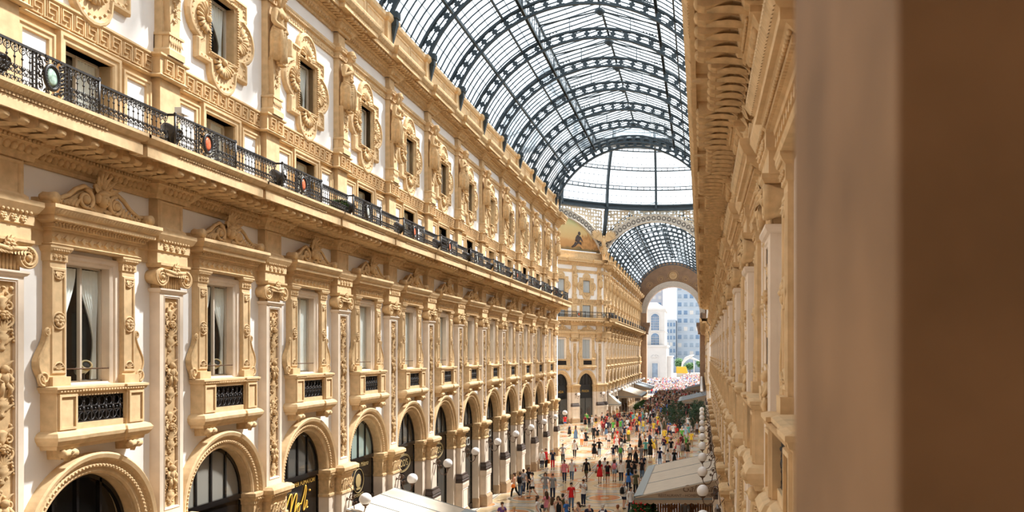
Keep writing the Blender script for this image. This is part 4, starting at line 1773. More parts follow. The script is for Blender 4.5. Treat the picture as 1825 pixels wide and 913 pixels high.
def vault(name, y0, y1, nbay, dense=1, per=8, lap=.013):
    """glazing, glazing bars and purlins of one arm"""
    mb = MB()
    t0, t1 = math.asin((25.0 - VZ) / VO), math.acos(LANT / VO)
    K = 14
    ze = VZ + VO * sin(t1)
    for sg in (-1, 1):
        for i in range(K):
            a, b = t0 + (t1 - t0) * i / K, t0 + (t1 - t0) * (i + 1) / K
            mb.quad((XC + sg * VO * cos(a), y0, VZ + VO * sin(a)), (XC + sg * VO * cos(b), y0, VZ + VO * sin(b)),
                    (XC + sg * VO * cos(b), y1, VZ + VO * sin(b)), (XC + sg * VO * cos(a), y1, VZ + VO * sin(a)))
        mb.quad((XC + sg * LANT, y0, ze), (XC + sg * LANT, y1, ze), (XC + sg * LANT, y1, ze + .95), (XC + sg * LANT, y0, ze + .95))
        mb.quad((XC + sg * (LANT + .3), y0, ze + .95), (XC + sg * (LANT + .3), y1, ze + .95), (XC, y1, ze + 2.35), (XC, y0, ze + 2.35))
    for y in (y0, y1):
        mb.add([(XC - LANT, y, ze), (XC + LANT, y, ze), (XC + LANT, y, ze + .95), (XC, y, ze + 2.35), (XC - LANT, y, ze + .95)], [(0, 1, 2, 3, 4)])
    structure(mb.build('ceiling_' + name, ROOFG))
    mb = MB()
    n = nbay * per
    w = .019
    for i in range(n + 1):
        y = y0 + (y1 - y0) * i / n
        for sg in (-1, 1):
            for q in range(10):
                a, b = t0 + (t1 - t0) * q / 10, t0 + (t1 - t0) * (q + 1) / 10
                r0, r1 = VO - .09, VO - .03
                p = [(XC + sg * r * cos(t), VZ + r * sin(t)) for r, t in ((r0, a), (r0, b), (r1, b), (r1, a))]
                mb.add([(p[j][0], y + s_ * w, p[j][1]) for s_ in (-1, 1) for j in range(4)], [(0, 1, 5, 4), (0, 4, 7, 3), (1, 2, 6, 5), (0, 3, 2, 1), (4, 5, 6, 7)])
            mb.box(XC + sg * LANT - .02, XC + sg * LANT + .02, y - .02, y + .02, ze, ze + .95)
            mb.add([(XC + sg * (LANT + .3), y - .025, ze + .85), (XC, y - .025, ze + 2.25), (XC, y - .025, ze + 2.32), (XC + sg * (LANT + .3), y - .025, ze + .92),
                    (XC + sg * (LANT + .3), y + .025, ze + .85), (XC, y + .025, ze + 2.25), (XC, y + .025, ze + 2.32), (XC + sg * (LANT + .3), y + .025, ze + .92)],
                   [(0, 1, 2, 3), (7, 6, 5, 4), (0, 4, 5, 1)])
    structure(mb.build('ceiling_glazing_bar_' + name, STEEL))
    mb = MB()
    # lap lines of the panes
    nl = 9 if dense == 1 else 10
    for sg in (-1, 1):
        for q in range(1, nl):
            a = t0 + (t1 - t0) * q / nl
            r = VO - .02
            c = Vector((XC + sg * r * cos(a), 0, VZ + r * sin(a)))
            mb.box(c.x - lap, c.x + lap, y0, y1, c.z - lap, c.z + lap)
        for q in range(1, 4):
            x = XC + sg * (LANT + .3) * q / 4
            z = ze + 2.33 - 1.4 * q / 4
            mb.box(x - lap, x + lap, y0, y1, z - .02, z)
    structure(mb.build('ceiling_pane_lap_' + name, LAPM if dense == 1 else STEEL))
    mb = MB()
    for sg in (-1, 1):
        for a, s_ in ((t0 + .02, .09), (t0 + (t1 - t0) * .48, .075), (t0 + (t1 - t0) * .8, .05)):
            r = VO - .2
            c = (XC + sg * r * cos(a), VZ + r * sin(a))
            mb.box(c[0] - s_, c[0] + s_, y0, y1, c[1] - s_ * 1.2, c[1] + s_ * 1.2)
        mb.box(XC + sg * LANT - .1, XC + sg * LANT + .1, y0, y1, ze - .3, ze - .12)
        mb.box(XC + sg * LANT - .09, XC + sg * LANT + .09, y0, y1, ze + .86, ze + 1.0)
        mb.box(XC + sg * LANT - .03, XC + sg * LANT + .03, y0, y1, ze - .3, ze + .05)
    mb.box(XC - .07, XC + .07, y0, y1, ze + 2.2, ze + 2.38)
    structure(mb.build('ceiling_beam_' + name, STEEL))
    return ze


def arch_band(mb, r0, r1, y0, y1, a0, a1, n, cz=VZ):
    for q in range(n):
        a, b = a0 + (a1 - a0) * q / n, a0 + (a1 - a0) * (q + 1) / n
        p = [(XC * 0 + r * cos(t), cz + r * sin(t)) for r, t in ((r0, a), (r0, b), (r1, b), (r1, a))]
        mb.add([(p[j][0], y, p[j][1]) for y in (y0, y1) for j in range(4)], [(0, 3, 2, 1), (4, 5, 6, 7), (0, 1, 5, 4), (2, 3, 7, 6), (1, 2, 6, 5), (3, 0, 4, 7)])


def make_rib(heavy=False):
    """wrought-iron arch with openwork web; local x across the corridor, centred"""
    t = empty('arched_roof_rib')
    a0, a1 = A0 - .02, pi - A0 + .02
    d = .74 if not heavy else .95
    th = .085 if not heavy else .2
    r0 = VR
    mb = MB()
    arch_band(mb, r0 - .05, r0 + .08, -th, th, a0, a1, 48)
    mb.build('lower_chord', STEEL, t)
    mb = MB()
    arch_band(mb, r0 + d - .2, r0 + d - .07, -th, th, a0, a1, 48)
    mb.build('upper_chord', STEEL, t)
    mb = MB()
    n = 24
    lo, hi = r0 + .07, r0 + d - .19
    for r in (lo, hi - .02):
        arch_band(mb, r, r + .02, -.03, .03, a0, a1, 48)
    for i in range(n + 1):
        a = a0 + (a1 - a0) * i / n
        h = .010 if not heavy else .016
        arch_band(mb, lo, hi, -.04, .04, a - h, a + h, 1)
        # flared ends of each web plate
        for (ra, rb, hh) in ((lo, lo + .07, .03), (hi - .07, hi, .03), (lo + .16, hi - .16, .02)):
            arch_band(mb, ra, rb, -.035, .035, a - hh, a + hh, 1)
    mb.build('openwork_lattice', STEEL, t)
    for sg in (-1, 1):
        mb = MB()
        x = sg * (VR * cos(A0) - .22)
        mb.box(x - .16, x + .16, -.2, .2, 24.85, 25.15)
        mb.box(x - .12, x + .1, -.14, .14, 24.55, 24.88)
        vs = [(x + sg * .12, -.12, 24.6), (x - sg * .1, -.12, 24.6), (x + sg * .1, -.06, 23.75), (x + sg * .12, .12, 24.6), (x - sg * .1, .12, 24.6), (x + sg * .1, .06, 23.75)]
        mb.add(vs, [(0, 1, 2), (5, 4, 3), (0, 3, 4, 1), (1, 4, 5, 2), (2, 5, 3, 0)])
        for k in range(3):
            mb.box(x - sg * .02 - .15 + .0, x - sg * .02 + .15, -.17 + .13 * k, -.11 + .13 * k, 24.9, 25.1)
        mb.build('foot_bracket', STEEL, t)
    if not heavy:
        # lantern truss over the arch
        mb = MB()
        ze = VZ + VO * sin(math.acos(LANT / VO))
        for sg in (-1, 1):
            mb.tube([(sg * LANT, 0, ze - .2), (sg * LANT, 0, ze + .95)], .06, 5)
            mb.tube([(sg * LANT, 0, ze + .9), (0, 0, ze + 1.85)], .05, 5)
            mb.tube([(sg * LANT * .5, 0, VZ + VR + .3), (sg * LANT * .5, 0, ze + 1.4)], .03, 5)
            mb.spiral((sg * (LANT - .5), ze + .05), .32, .06, 1.2, pi / 2, 0, .03, sg, 5)
            mb.spiral((sg * (LANT - .25), ze + .6), .2, .05, 1.2, pi / 2, 0, .025, -sg, 5)
            for k in range(5):
                mb.ell((sg * (LANT - .3 - .2 * k), 0, ze + .25 + .06 * k), .06, 5, 4)
        mb.build('lantern_truss', STEEL, t)
        mb = MB()
        mb.lathe([(.05, -.3), (.32, -.12), (.34, .06), (.1, .18), (.06, .4)], (0, 0, ze + 1.85), 8)
        mb.build('ridge_boss', STEEL, t)
    return t


ZE = vault('main_vault', -4, Y_END, 16)
vault('far_vault', Y_FAR, Y_OUT - 2.2, NFAR, 2, 2, .045)

# ------------------------------------------------------------------ octagon: arches, spandrels, drum ring
DRUMS = mat('painted_arch_band', (.52, .47, .40), .7, .35, 9)
LATT = mat('spandrel_lattice', (.58, .47, .33), .8, .12, 5)
RINGM = mat('band_ring', (.17, .15, .13), .7)
OR_, OZ = 8.15, 20.6


def spandrel_material():
    m = bpy.data.materials.new('pierced_spandrel')
    m.use_nodes = True
    nt = m.node_tree
    b = nt.nodes['Principled BSDF']
    out = nt.nodes['Material Output']
    b.inputs['Base Color'].default_value = (.56, .46, .33, 1)
    b.inputs['Roughness'].default_value = .8
    tc = nt.nodes.new('ShaderNodeTexCoord')
    mp = nt.nodes.new('ShaderNodeMapping')
    mp.inputs['Scale'].default_value = (1, 0, 1)
    vo = nt.nodes.new('ShaderNodeTexVoronoi')
    vo.inputs['Scale'].default_value = 2.1
    vo.inputs['Randomness'].default_value = .35
    lt = nt.nodes.new('ShaderNodeMath')
    lt.operation = 'LESS_THAN'
    lt.inputs[1].default_value = .36
    tr = nt.nodes.new('ShaderNodeBsdfTransparent')
    mx = nt.nodes.new('ShaderNodeMixShader')
    L = nt.links
    L.new(tc.outputs['Object'], mp.inputs[0])
    L.new(mp.outputs[0], vo.inputs['Vector'])
    L.new(vo.outputs['Distance'], lt.inputs[0])
    L.new(lt.outputs[0], mx.inputs[0])
    L.new(b.outputs[0], mx.inputs[1])
    L.new(tr.outputs[0], mx.inputs[2])
    L.new(mx.outputs[0], out.inputs[0])
    return m


SPAN = spandrel_material()


def octagon_side(fac, uc, half=7.65, n=28):
    a0 = math.acos(min(1, half / OR_))
    global TRIM_N
    mb = MB()
    R0, R1 = OR_, OR_ + 1.15
    aa = math.asin((24.2 - OZ) / R0)
    pts = [pi - aa - (pi - 2 * aa) * i / n for i in range(n + 1)]
    for i in range(n):
        a, b = pts[i], pts[i + 1]
        p = [(uc + r * cos(t), OZ + r * sin(t)) for r, t in ((R0, a), (R0, b), (R1, b), (R1, a))]
        q = [(x, y, z) for y in (-.35, .12) for (x, z) in p]
        mb.add(q, [(0, 1, 2, 3), (7, 6, 5, 4), (0, 4, 5, 1), (2, 6, 7, 3)])
    for rr_, v in ((R0 + .08, .16), (R1 - .08, .16)):
        mb.tube([(uc + rr_ * cos(t), v, OZ + rr_ * sin(t)) for t in pts], .09, 5)
    for i in range(26):
        a = aa + (pi - 2 * aa) * (i + .5) / 26
        mb.m = 1
        rc = (R0 + R1) / 2
        c = (uc + rc * cos(a), .13, OZ + rc * sin(a))
        mb.lathe([(.34, 0), (.33, .03), (.27, .03), (.26, .01)], c, 12, 'y')
        mb.m = 0
        mb.lathe([(.17, 0), (.15, .06), (.01, .06)], c, 8, 'y')
        mb.m = 0
    TRIM_N[0] += 1
    o = structure(mb.build('trim_%d' % TRIM_N[0], [DRUMS, RINGM]))
    fac.put(o, 0)
    mb = MB()
    top = 30.45
    for i in range(n):
        a, b = pts[i], pts[i + 1]
        xa, za, xb, zb = uc + R1 * cos(a), OZ + R1 * sin(a), uc + R1 * cos(b), OZ + R1 * sin(b)
        xa, xb = max(uc - half, min(uc + half, xa)), max(uc - half, min(uc + half, xb))
        if min(za, zb) < top:
            mb.quad((xa, -.05, za), (xb, -.05, zb), (xb, -.05, top), (xa, -.05, top))
    o = structure(mb.build('wall_spandrel', SPAN))
    fac.put(o, 0)


mb = MB()
mb.box(-.3, 15.5, -.6, .12, 23.05, 23.9)
mb.box(-.3, 15.5, -.6, .2, 23.9, 24.12)
FD.put(structure(mb.build('trim_lunette_ledge', STONE)), 0)
FFAR = Facade(XL, Y_FAR, 0, -1)      # du = (-1, 0)
octagon_side(FFAR, -(XC - XL))
octagon_side(FD, 7.745)
# steel framing over the corner posts of the octagon, ring beam and dome
RD, ZD, HD = 18.2, 30.55, 16.2


def dome_pt(phi, t, dr=0.0):
    return Vector((XC + (RD + dr) * cos(t) * cos(phi), YC + (RD + dr) * cos(t) * sin(phi), ZD + (HD + dr) * sin(t)))


mb = MB()
for i in range(64):
    a, b = 2 * pi * i / 64, 2 * pi * (i + 1) / 64
    for (r0, r1, z0, z1) in ((RD - .25, RD + .45, 30.35, 30.6), (RD - .35, RD + .3, 30.95, 31.15), (RD - .02, RD + .1, 30.55, 31.0)):
        q = [(XC + r * cos(t), YC + r * sin(t), z) for z in (z0, z1) for r, t in ((r0, a), (r1, a), (r1, b), (r0, b))]
        mb.add(q, [(0, 3, 2, 1), (4, 5, 6, 7), (0, 4, 7, 3), (1, 2, 6, 5)])
structure(mb.build('ceiling_ring_beam', STEEL))
mb = MB()
NT = 12
T1 = 1.32
for i in range(64):
    a, b = 2 * pi * i / 64, 2 * pi * (i + 1) / 64
    for k in range(NT):
        s0, s1 = T1 * k / NT, T1 * (k + 1) / NT
        mb.quad(dome_pt(a, s0, .2), dome_pt(b, s0, .2), dome_pt(b, s1, .2), dome_pt(a, s1, .2))
structure(mb.build('ceiling_dome', ROOFG))
mb = MB()
for k in range(1, 24):
    s0 = T1 * k / 24
    big = k % 3 == 0
    mb.tube([dome_pt(2 * pi * i / 64, s0, .05) for i in range(64)], .09 if big else .022, 4, True)
    if big:
        mb.tube([dome_pt(2 * pi * i / 64, s0 + .028, -.1) for i in range(64)], .06, 4, True)
        for i in range(128):
            p = dome_pt(2 * pi * i / 128, s0, 0)
            q = dome_pt(2 * pi * i / 128, s0 + .028, -.1)
            mb.tube([p, q], .05, 4)
    else:
        for i in range(160):
            mb.ell(dome_pt(2 * pi * i / 160, s0, .05), .06, 4, 3)
for i in range(160):
    mb.tube([dome_pt(2 * pi * i / 160, T1 * k / 10, .12) for k in range(11)], .014, 3)
structure(mb.build('ceiling_dome_glazing_bar', STEEL))


def dome_rib(phi):
    mb = MB()
    u = Vector((-sin(phi), cos(phi), 0)) * .16
    pts = [T1 * k / 16 for k in range(17)]
    for i in range(16):
        q = []
        for t in (pts[i], pts[i + 1]):
            for dr, s_ in ((-.45, -1), (-.45, 1), (.15, 1), (.15, -1)):
                q.append(dome_pt(phi, t, dr) + u * s_)
        mb.add(q, [(0, 1, 5, 4), (1, 2, 6, 5), (2, 3, 7, 6), (3, 0, 4, 7)])
    return mb


# ------------------------------------------------------------------ end wall of the far arm with the open arch
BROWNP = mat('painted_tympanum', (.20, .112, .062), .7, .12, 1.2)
BANDG = mat('arch_band_grey', (.46, .40, .34), .7, .1, 3)
mb = MB()
Y0e, Y1e = Y_OUT - 2.4, Y_OUT
ER, EZ = 6.15, 19.1
HW = (XR - XL) / 2
n = 32
pts = arc(XC, EZ, ER, pi, 0, n)
pto = arc(XC, EZ, ER + 1.25, pi, 0, n)


def zroof(x):
    return VZ + sqrt(max(0, (VO + .1) ** 2 - min(abs(x - XC), VO) ** 2)) if abs(x - XC) < HW else 25


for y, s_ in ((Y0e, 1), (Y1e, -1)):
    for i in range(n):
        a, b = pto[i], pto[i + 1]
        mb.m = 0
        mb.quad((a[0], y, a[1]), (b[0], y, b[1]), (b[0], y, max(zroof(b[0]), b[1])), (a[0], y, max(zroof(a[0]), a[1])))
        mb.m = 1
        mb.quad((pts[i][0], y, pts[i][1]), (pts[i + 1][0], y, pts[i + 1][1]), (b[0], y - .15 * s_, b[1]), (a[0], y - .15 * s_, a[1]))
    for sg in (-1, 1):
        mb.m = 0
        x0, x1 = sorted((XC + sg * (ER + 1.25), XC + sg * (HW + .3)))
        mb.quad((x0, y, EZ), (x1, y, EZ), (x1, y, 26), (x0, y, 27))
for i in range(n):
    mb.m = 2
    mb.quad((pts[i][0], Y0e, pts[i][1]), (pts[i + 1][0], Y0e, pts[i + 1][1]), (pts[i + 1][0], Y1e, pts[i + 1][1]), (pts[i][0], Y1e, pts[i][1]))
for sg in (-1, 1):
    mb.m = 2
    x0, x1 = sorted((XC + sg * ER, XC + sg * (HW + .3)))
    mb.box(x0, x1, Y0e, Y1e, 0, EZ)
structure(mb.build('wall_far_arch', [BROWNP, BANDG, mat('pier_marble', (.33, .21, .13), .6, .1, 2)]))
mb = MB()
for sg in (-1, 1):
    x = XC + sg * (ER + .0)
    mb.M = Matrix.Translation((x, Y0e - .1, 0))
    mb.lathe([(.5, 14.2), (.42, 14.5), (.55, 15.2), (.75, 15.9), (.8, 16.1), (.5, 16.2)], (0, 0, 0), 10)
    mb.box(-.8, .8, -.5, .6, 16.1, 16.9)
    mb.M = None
structure(mb.build('trim_arch_capital', mat('dark_bronze_capital', (.2, .13, .09), .6, .2, 4)))  # capitals in a dark brown tone
mb = MB()
# painted roundels of the tympanum
for k in range(9):
    a = pi * (k + .5) / 9
    r = ER + 2.25
    if k == 4:
        mb.lathe([(.95, 0), (.93, -.08), (.85, -.08), (.8, -.02), (.35, -.02), (.3, -.05), (.01, -.06)], (XC, Y0e, EZ + ER + 2.55), 20, 'y')
    else:
        c = (XC + r * cos(a), Y0e, EZ + r * sin(a))
        if abs(c[0] - XC) < HW:
            mb.tube([(c[0] + .42 * cos(q), Y0e - .02, c[2] + .42 * sin(q)) for q in [2 * pi * j / 16 for j in range(16)]], .07, 4, True)
            mb.tube([(c[0] + .75 * cos(q), Y0e - .02, c[2] + .75 * sin(q)) for q in [2 * pi * j / 16 for j in range(16)]], .04, 4, True)
for k in range(1, 9):
    a = pi * k / 9
    tri = [(XC + r * cos(a + e), Y0e - .02, EZ + r * sin(a + e)) for r, e in ((ER + 1.5, -.11), (ER + 1.5, .11), (ER + 2.1, 0))]
    if all(abs(p[0] - XC) < HW - .1 for p in tri):
        mb.tube(tri, .05, 4, True)
mb.tube([(XC + 1.2 * cos(q), Y0e - .02, EZ + ER + 2.55 + 1.2 * sin(q)) for q in [2 * pi * j / 24 for j in range(24)]], .05, 4, True)
structure(mb.build('trim_painted_roundel', mat('roundel_ochre', (.40, .24, .11), .7, .2, 6)))

mb = MB()
for sg in (-1, 1):
    mb.lathe([(.75, 0), (.75, 1.2), (.6, 1.4), (.55, 2), (.5, 13.6), (.62, 13.8), (.75, 14.6), (.8, 15)], (XC + sg * (ER + .62), Y_OUT + .7, 0), 14)
structure(mb.build('trim_outer_column', mat('column_stone', (.55, .42, .32), .7, .06, 1)))
# ------------------------------------------------------------------ window jamb beside the camera
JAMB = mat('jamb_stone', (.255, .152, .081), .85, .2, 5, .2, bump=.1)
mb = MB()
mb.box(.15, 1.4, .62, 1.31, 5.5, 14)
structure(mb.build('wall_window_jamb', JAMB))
# added unseen embrasure: masks light from behind, pale plaster bounces some onto the jamb
mb = MB()
mb.box(-.25, 1.4, -1.7, -1.0, 5.5, 14)
mb.box(.12, 1.4, -1.0, .62, 11.6, 14)
mb.box(.12, 1.4, -1.0, .62, 5.5, 8.7)
mb.box(1.4, 1.5, -1.7, 1.31, 5.5, 14)
structure(mb.build('wall_added_embrasure', mat('bounce_plaster', (.78, .62, .47), .9, .05, 1)))


# ================================================================== OBJECTS
def nth(i):
    return ORD[i]


# ---- arched ribs of the main vault and far vault
rib = Proto(make_rib())
ks = list(range(-4, 12))
vis = [k for k in ks]
for i, k in enumerate(vis):
    o = rib.get()
    o.location = (XC, YP0 + BAY * k, 0)
    tag(o, 'dark iron openwork arch of the glass vault, %s from the camera end' % nth(i), 'roof rib', 'iron ribs of the long glass vault')
for k in range(NFAR):
    o = rib.get()
    o.location = (XC, Y_FAR + .8 + BAY * k, 0)
    tag(o, 'small-looking iron arch of the vault beyond the dome, %s from the dome' % nth(k), 'roof rib', 'iron ribs of the vault beyond the dome')
o = make_rib(True)
o.name = 'end_arch_rib'
o.location = (XC, Y_END - .6, 0)
tag(o, 'thick dark iron arch ending the long vault in front of the dome', 'roof rib')
# ---- dome ribs
POS16 = ['right over', 'one step clockwise of', 'two steps clockwise of']
for i in range(16):
    phi = pi / 2 + 2 * pi * i / 16
    j = i if i <= 8 else i - 16
    if not -3 <= j <= 3:
        continue
    o = dome_rib(phi).build('dome_rib', STEEL)
    w = 'straight above the far arch' if j == 0 else '%s towards the %s from the middle one' % (nth(abs(j) - 1), 'painted lunette' if j > 0 else 'shaded facade')
    tag(o, 'grey steel dome rib, ' + w, 'dome rib', 'curved ribs of the glass dome')
for nm, a, b in (('corner_strut', dome_pt(pi / 2 + pi / 8, 0, -.1), Vector((XL + .1, Y_FAR - .1, 26.4))),):
    mb = MB()
    mb.tube([a, b], .28, 4)
    o = mb.build(nm, STEEL)
    tag(o, 'slanting steel post under the dome ring above the stone eagle', 'strut')

# ---- sunlit facade, bay by bay
def pil_name(i):
    return nth(i)


pils, piers = Proto(make_pilaster()), Proto(make_pier())
caryp = [Proto(make_caryatid(k)) for k in range(3)]
aed0, aed1, aed2 = Proto(make_aedicule(0)), Proto(make_aedicule(1)), Proto(make_aedicule(2))
med0, med1, med2 = Proto(make_medallion(0)), Proto(make_medallion(1)), Proto(make_medallion(2))
bal0, bal1, bal2 = Proto(make_balcony_window(0)), Proto(make_balcony_window(1)), Proto(make_balcony_window(2))
railA = [Proto(make_railing(BAY, e)) for e in (MINT, CORAL, GREYE)]
floodp = Proto(make_floodlight())
shopS, shopG, shopD = Proto(make_shopfront(SMOKE)), Proto(make_shopfront(GREYF)), Proto(make_shopfront(GLASS))
lampL, lampR = Proto(make_lamp(.72, 4.05)), Proto(make_lamp(.72, 4.37))

CKIND = [2, 0, 0, 1, 2, 2, 1, 0, 2, 1, 0, 2, 1]
CTXT = ['draped woman with arms crossed on the chest', 'bearded man with bare chest', 'woman with bare breast holding her drapery']
ENAM = {-1: 0, 0: 1, 1: 1, 2: 2, 3: 1, 4: 1, 5: 2, 6: 0, 7: 1, 8: 2, 9: 0, 10: 1, 11: 2}
ENT = ['mint green', 'coral red', 'grey']
for n_, k in enumerate(KL):
    u = -BAY * k
    o = FL.put(pils.get(), u)
    tag(o, 'carved candelabra pilaster on the sunlit facade, %s from the camera end' % nth(n_), 'pilaster', 'relief pilasters of the sunlit facade')
    o = FL.put(piers.get(), u)
    tag(o, 'marble arcade pier with carved capital, sunlit side, %s from the camera end' % nth(n_), 'pier', 'ground-floor piers of the sunlit facade')
    ck = CKIND[n_]
    ck = {0: 2, 1: 1, 2: 0}[ck] if False else ck
    o = FL.put(caryp[ck].get(), u)
    tag(o, 'stone caryatid, %s, %s statue along the sunlit facade' % (CTXT[{2: 0, 1: 1, 0: 2}[ck]], nth(n_)), 'statue', 'caryatids under the roof cornice')
    e = ENAM[k]
    o = FL.put(railA[e].get(), u)
    tag(o, 'black scrolled balcony railing with a %s oval, %s section from the camera' % (ENT[e], nth(n_)), 'railing', 'balcony railing sections of the sunlit facade')
    o = FL.put(floodp.get(), u + .92, .86, 14.8)
    o.scale = (1.25, 1.25, 1.4)
    tag(o, 'black floodlight behind the balcony railing, %s along the sunlit facade' % nth(n_), 'floodlight', 'floodlights on the balcony')
    if k >= 1:
        o = FL.put(lampL.get(), u, .40)
        tag(o, 'white globe lamp on a scroll bracket, %s along the sunlit arcade' % nth(n_ - 2), 'lamp', 'globe lamps of the sunlit arcade')
SH = {-1: (shopD, None), 0: (shopG, None), 1: (SMOKE, sign_noli), 2: (FROST, sign_salotto), 3: (SMOKE, sign_tods), 4: (SMOKE, sign_tods), 5: (SMOKE, sign_gucci), 6: (SMOKE, sign_gucci), 7: (SMOKE, sign_gucci)}
SHT = {-1: 'clear dark fanlight and no lettering', 0: 'pale grey fanlight and a blank black fascia', 1: 'gold handwriting on its black fascia', 2: 'pale green fanlight and a faded gold crest',
       3: 'gold oval logo beside the awning', 4: 'gold oval logo', 5: 'large pale capitals, first of three alike', 6: 'large pale capitals, second of three alike', 7: 'large pale capitals, third of three alike'}
for n_, k in enumerate(range(-1, 11)):
    u = -BAY * (k + .5)
    if k <= 0:
        o = aed0.get()
        s = 'tied white curtains'
    else:
        o = aed1.get()
        s = 'straight pale curtains'
    FL.put(o, u)
    tag(o, 'tall window with scrolled pediment and %s, %s on the sunlit facade' % (s, nth(n_)), 'window', 'pedimented windows of the sunlit facade')
    o = FL.put((med0 if n_ in (0, 1, 2, 5, 8) else med1).get(), u)
    tag(o, 'small lobed medallion window under the cornice, %s on the sunlit facade' % nth(n_), 'window', 'medallion windows of the sunlit facade')
    o = FL.put((bal0 if n_ in (0, 3, 6) else bal1).get(), u)
    tag(o, 'square window behind the balcony railing with white side panels, %s from the camera' % nth(n_), 'window', 'balcony windows of the sunlit facade')
    if k in SH and isinstance(SH[k][0], Proto):
        o = SH[k][0].get()
    elif k in SH:
        o = make_shopfront(SH[k][0], SH[k][1], lower='glass' if k > 2 else 'dark')
    else:
        o = shopS.get()
    FL.put(o, u)
    tag(o, 'arched shopfront with %s, %s on the sunlit side' % (SHT.get(k, 'smoky glass'), nth(n_)), 'shopfront', 'arched shopfronts of the sunlit facade')

# ---- shaded facade: what shows past the jamb
for n_, k in enumerate(range(-3, 12)):
    u = BAY * k
    o = FR.put(pils.get(), u)
    tag(o, 'carved pilaster in shade, %s past the blurred jamb' % nth(n_), 'pilaster', 'relief pilasters of the shaded facade')
    o = FR.put(piers.get(), u)
    tag(o, 'arcade pier under the shaded facade, %s past the blurred jamb' % nth(n_), 'pier', 'ground-floor piers of the shaded facade')
    if k < 11:
        o = FR.put((aed1 if k > -2 else aed0).get(), u + BAY / 2)
        tag(o, 'tall shaded window with sill box and iron grille, %s past the blurred jamb' % nth(n_), 'window', 'pedimented windows of the shaded facade')
        o = FR.put(shopS.get(), u + BAY / 2)
        tag(o, 'arched shopfront under the shaded facade, %s past the blurred jamb' % nth(n_), 'shopfront', 'arched shopfronts of the shaded facade')
    o = FR.put(railA[k % 3].get(), u)
    tag(o, 'black balcony railing above the shaded cornice, %s past the blurred jamb' % nth(n_), 'railing', 'balcony railing sections of the shaded facade')
    if k >= 1:
        o = FR.put(lampR.get(), u, .40)
        tag(o, 'white globe lamp in the row on the shaded side, %s from the camera' % nth(n_ - 4), 'lamp', 'globe lamps of the shaded arcade')

# ---- corner facade across the octagon
railD = [Proto(make_railing(DW, e, 1.15)) for e in (GREYE, CORAL, MINT)]
shopP = Proto(make_shopfront(GLASS, sign_prada))
PLD = ['outer right corner', 'right of centre', 'left of centre', 'hidden end']
SIDE = ['beside the far arcade', 'next from the far arcade corner', 'third from the far arcade corner', 'fourth from the far arcade corner']
for i, u in enumerate(UD):
    for pr, txt, cat in ((pils, 'carved pilaster of the octagon corner facade', 'pilaster'), (piers, 'arcade pier of the octagon corner facade', 'pier'), (caryp[(i + 1) % 3], 'stone caryatid of the octagon corner facade', 'statue')):
        o = FD.put(pr.get(), u)
        tag(o, txt + ', ' + SIDE[i], cat, txt + 's')
    o = FD.put(railD[i % 3].get(), u)
    tag(o, 'straight black railing across the octagon corner facade, ' + SIDE[i], 'railing', 'railing sections of the corner facade')
    if i < 3:
        c = u + DW / 2
        for pr, txt in ((aed2, 'window with grey shutters and pediment on the octagon corner facade'), (med2, 'lobed window with grey shutters on the octagon corner facade'), (bal2, 'grey-shuttered balcony window on the octagon corner facade')):
            o = FD.put(pr.get(), c)
            tag(o, txt + ', ' + SIDE[i], 'window', 'shuttered windows of the corner facade')
        o = FD.put(shopP.get(), c)
        o.scale = (.8, 1, 1)
        tag(o, 'black arched shopfront lettered in gold across the octagon, ' + SIDE[i], 'shopfront', 'shopfronts of the corner facade')
    if i < 3:
        o = FD.put(lampL.get(), u, .40)
        tag(o, 'globe lamp on the octagon corner facade, ' + SIDE[i], 'lamp', 'globe lamps of the corner facade')

# ---- far arcade, both sides
for side, fac, sgn in (('sunlit', FLF, -1), ('shaded', FRF, 1)):
    for k in range(NFAR):
        u = sgn * BAY * k
        tx = 'of the far arcade, %s side, %s beyond the octagon' % (side, nth(k))
        o = fac.put(pils.get(), u)
        tag(o, 'carved pilaster ' + tx, 'pilaster', 'pilasters of the far arcade')
        o = fac.put(piers.get(), u)
        tag(o, 'arcade pier ' + tx, 'pier', 'piers of the far arcade')
        o = fac.put(railA[k % 3].get(), u)
        tag(o, 'black railing ' + tx, 'railing', 'railings of the far arcade')
        o = fac.put((lampL if side == 'sunlit' else lampR).get(), u, .40)
        tag(o, 'white globe lamp ' + tx, 'lamp', 'globe lamps of the far arcade')
        if side == 'sunlit' or k < 3:
            c = u + sgn * BAY / 2
            o = fac.put(aed1.get(), c)
            tag(o, 'pedimented window ' + tx, 'window', 'pedimented windows of the far arcade')
            o = fac.put(shopS.get(), c)
            tag(o, 'arched shopfront ' + tx, 'shopfront', 'shopfronts of the far arcade')
            if side == 'sunlit':
                o = fac.put(caryp[k % 3].get(), u)
                tag(o, 'stone caryatid ' + tx, 'statue', 'caryatids of the far arcade')
                o = fac.put(med1.get(), c)
                tag(o, 'medallion window ' + tx, 'window', 'medallion windows of the far arcade')
                o = fac.put(bal1.get(), c)
                tag(o, 'balcony window ' + tx, 'window', 'balcony windows of the far arcade')

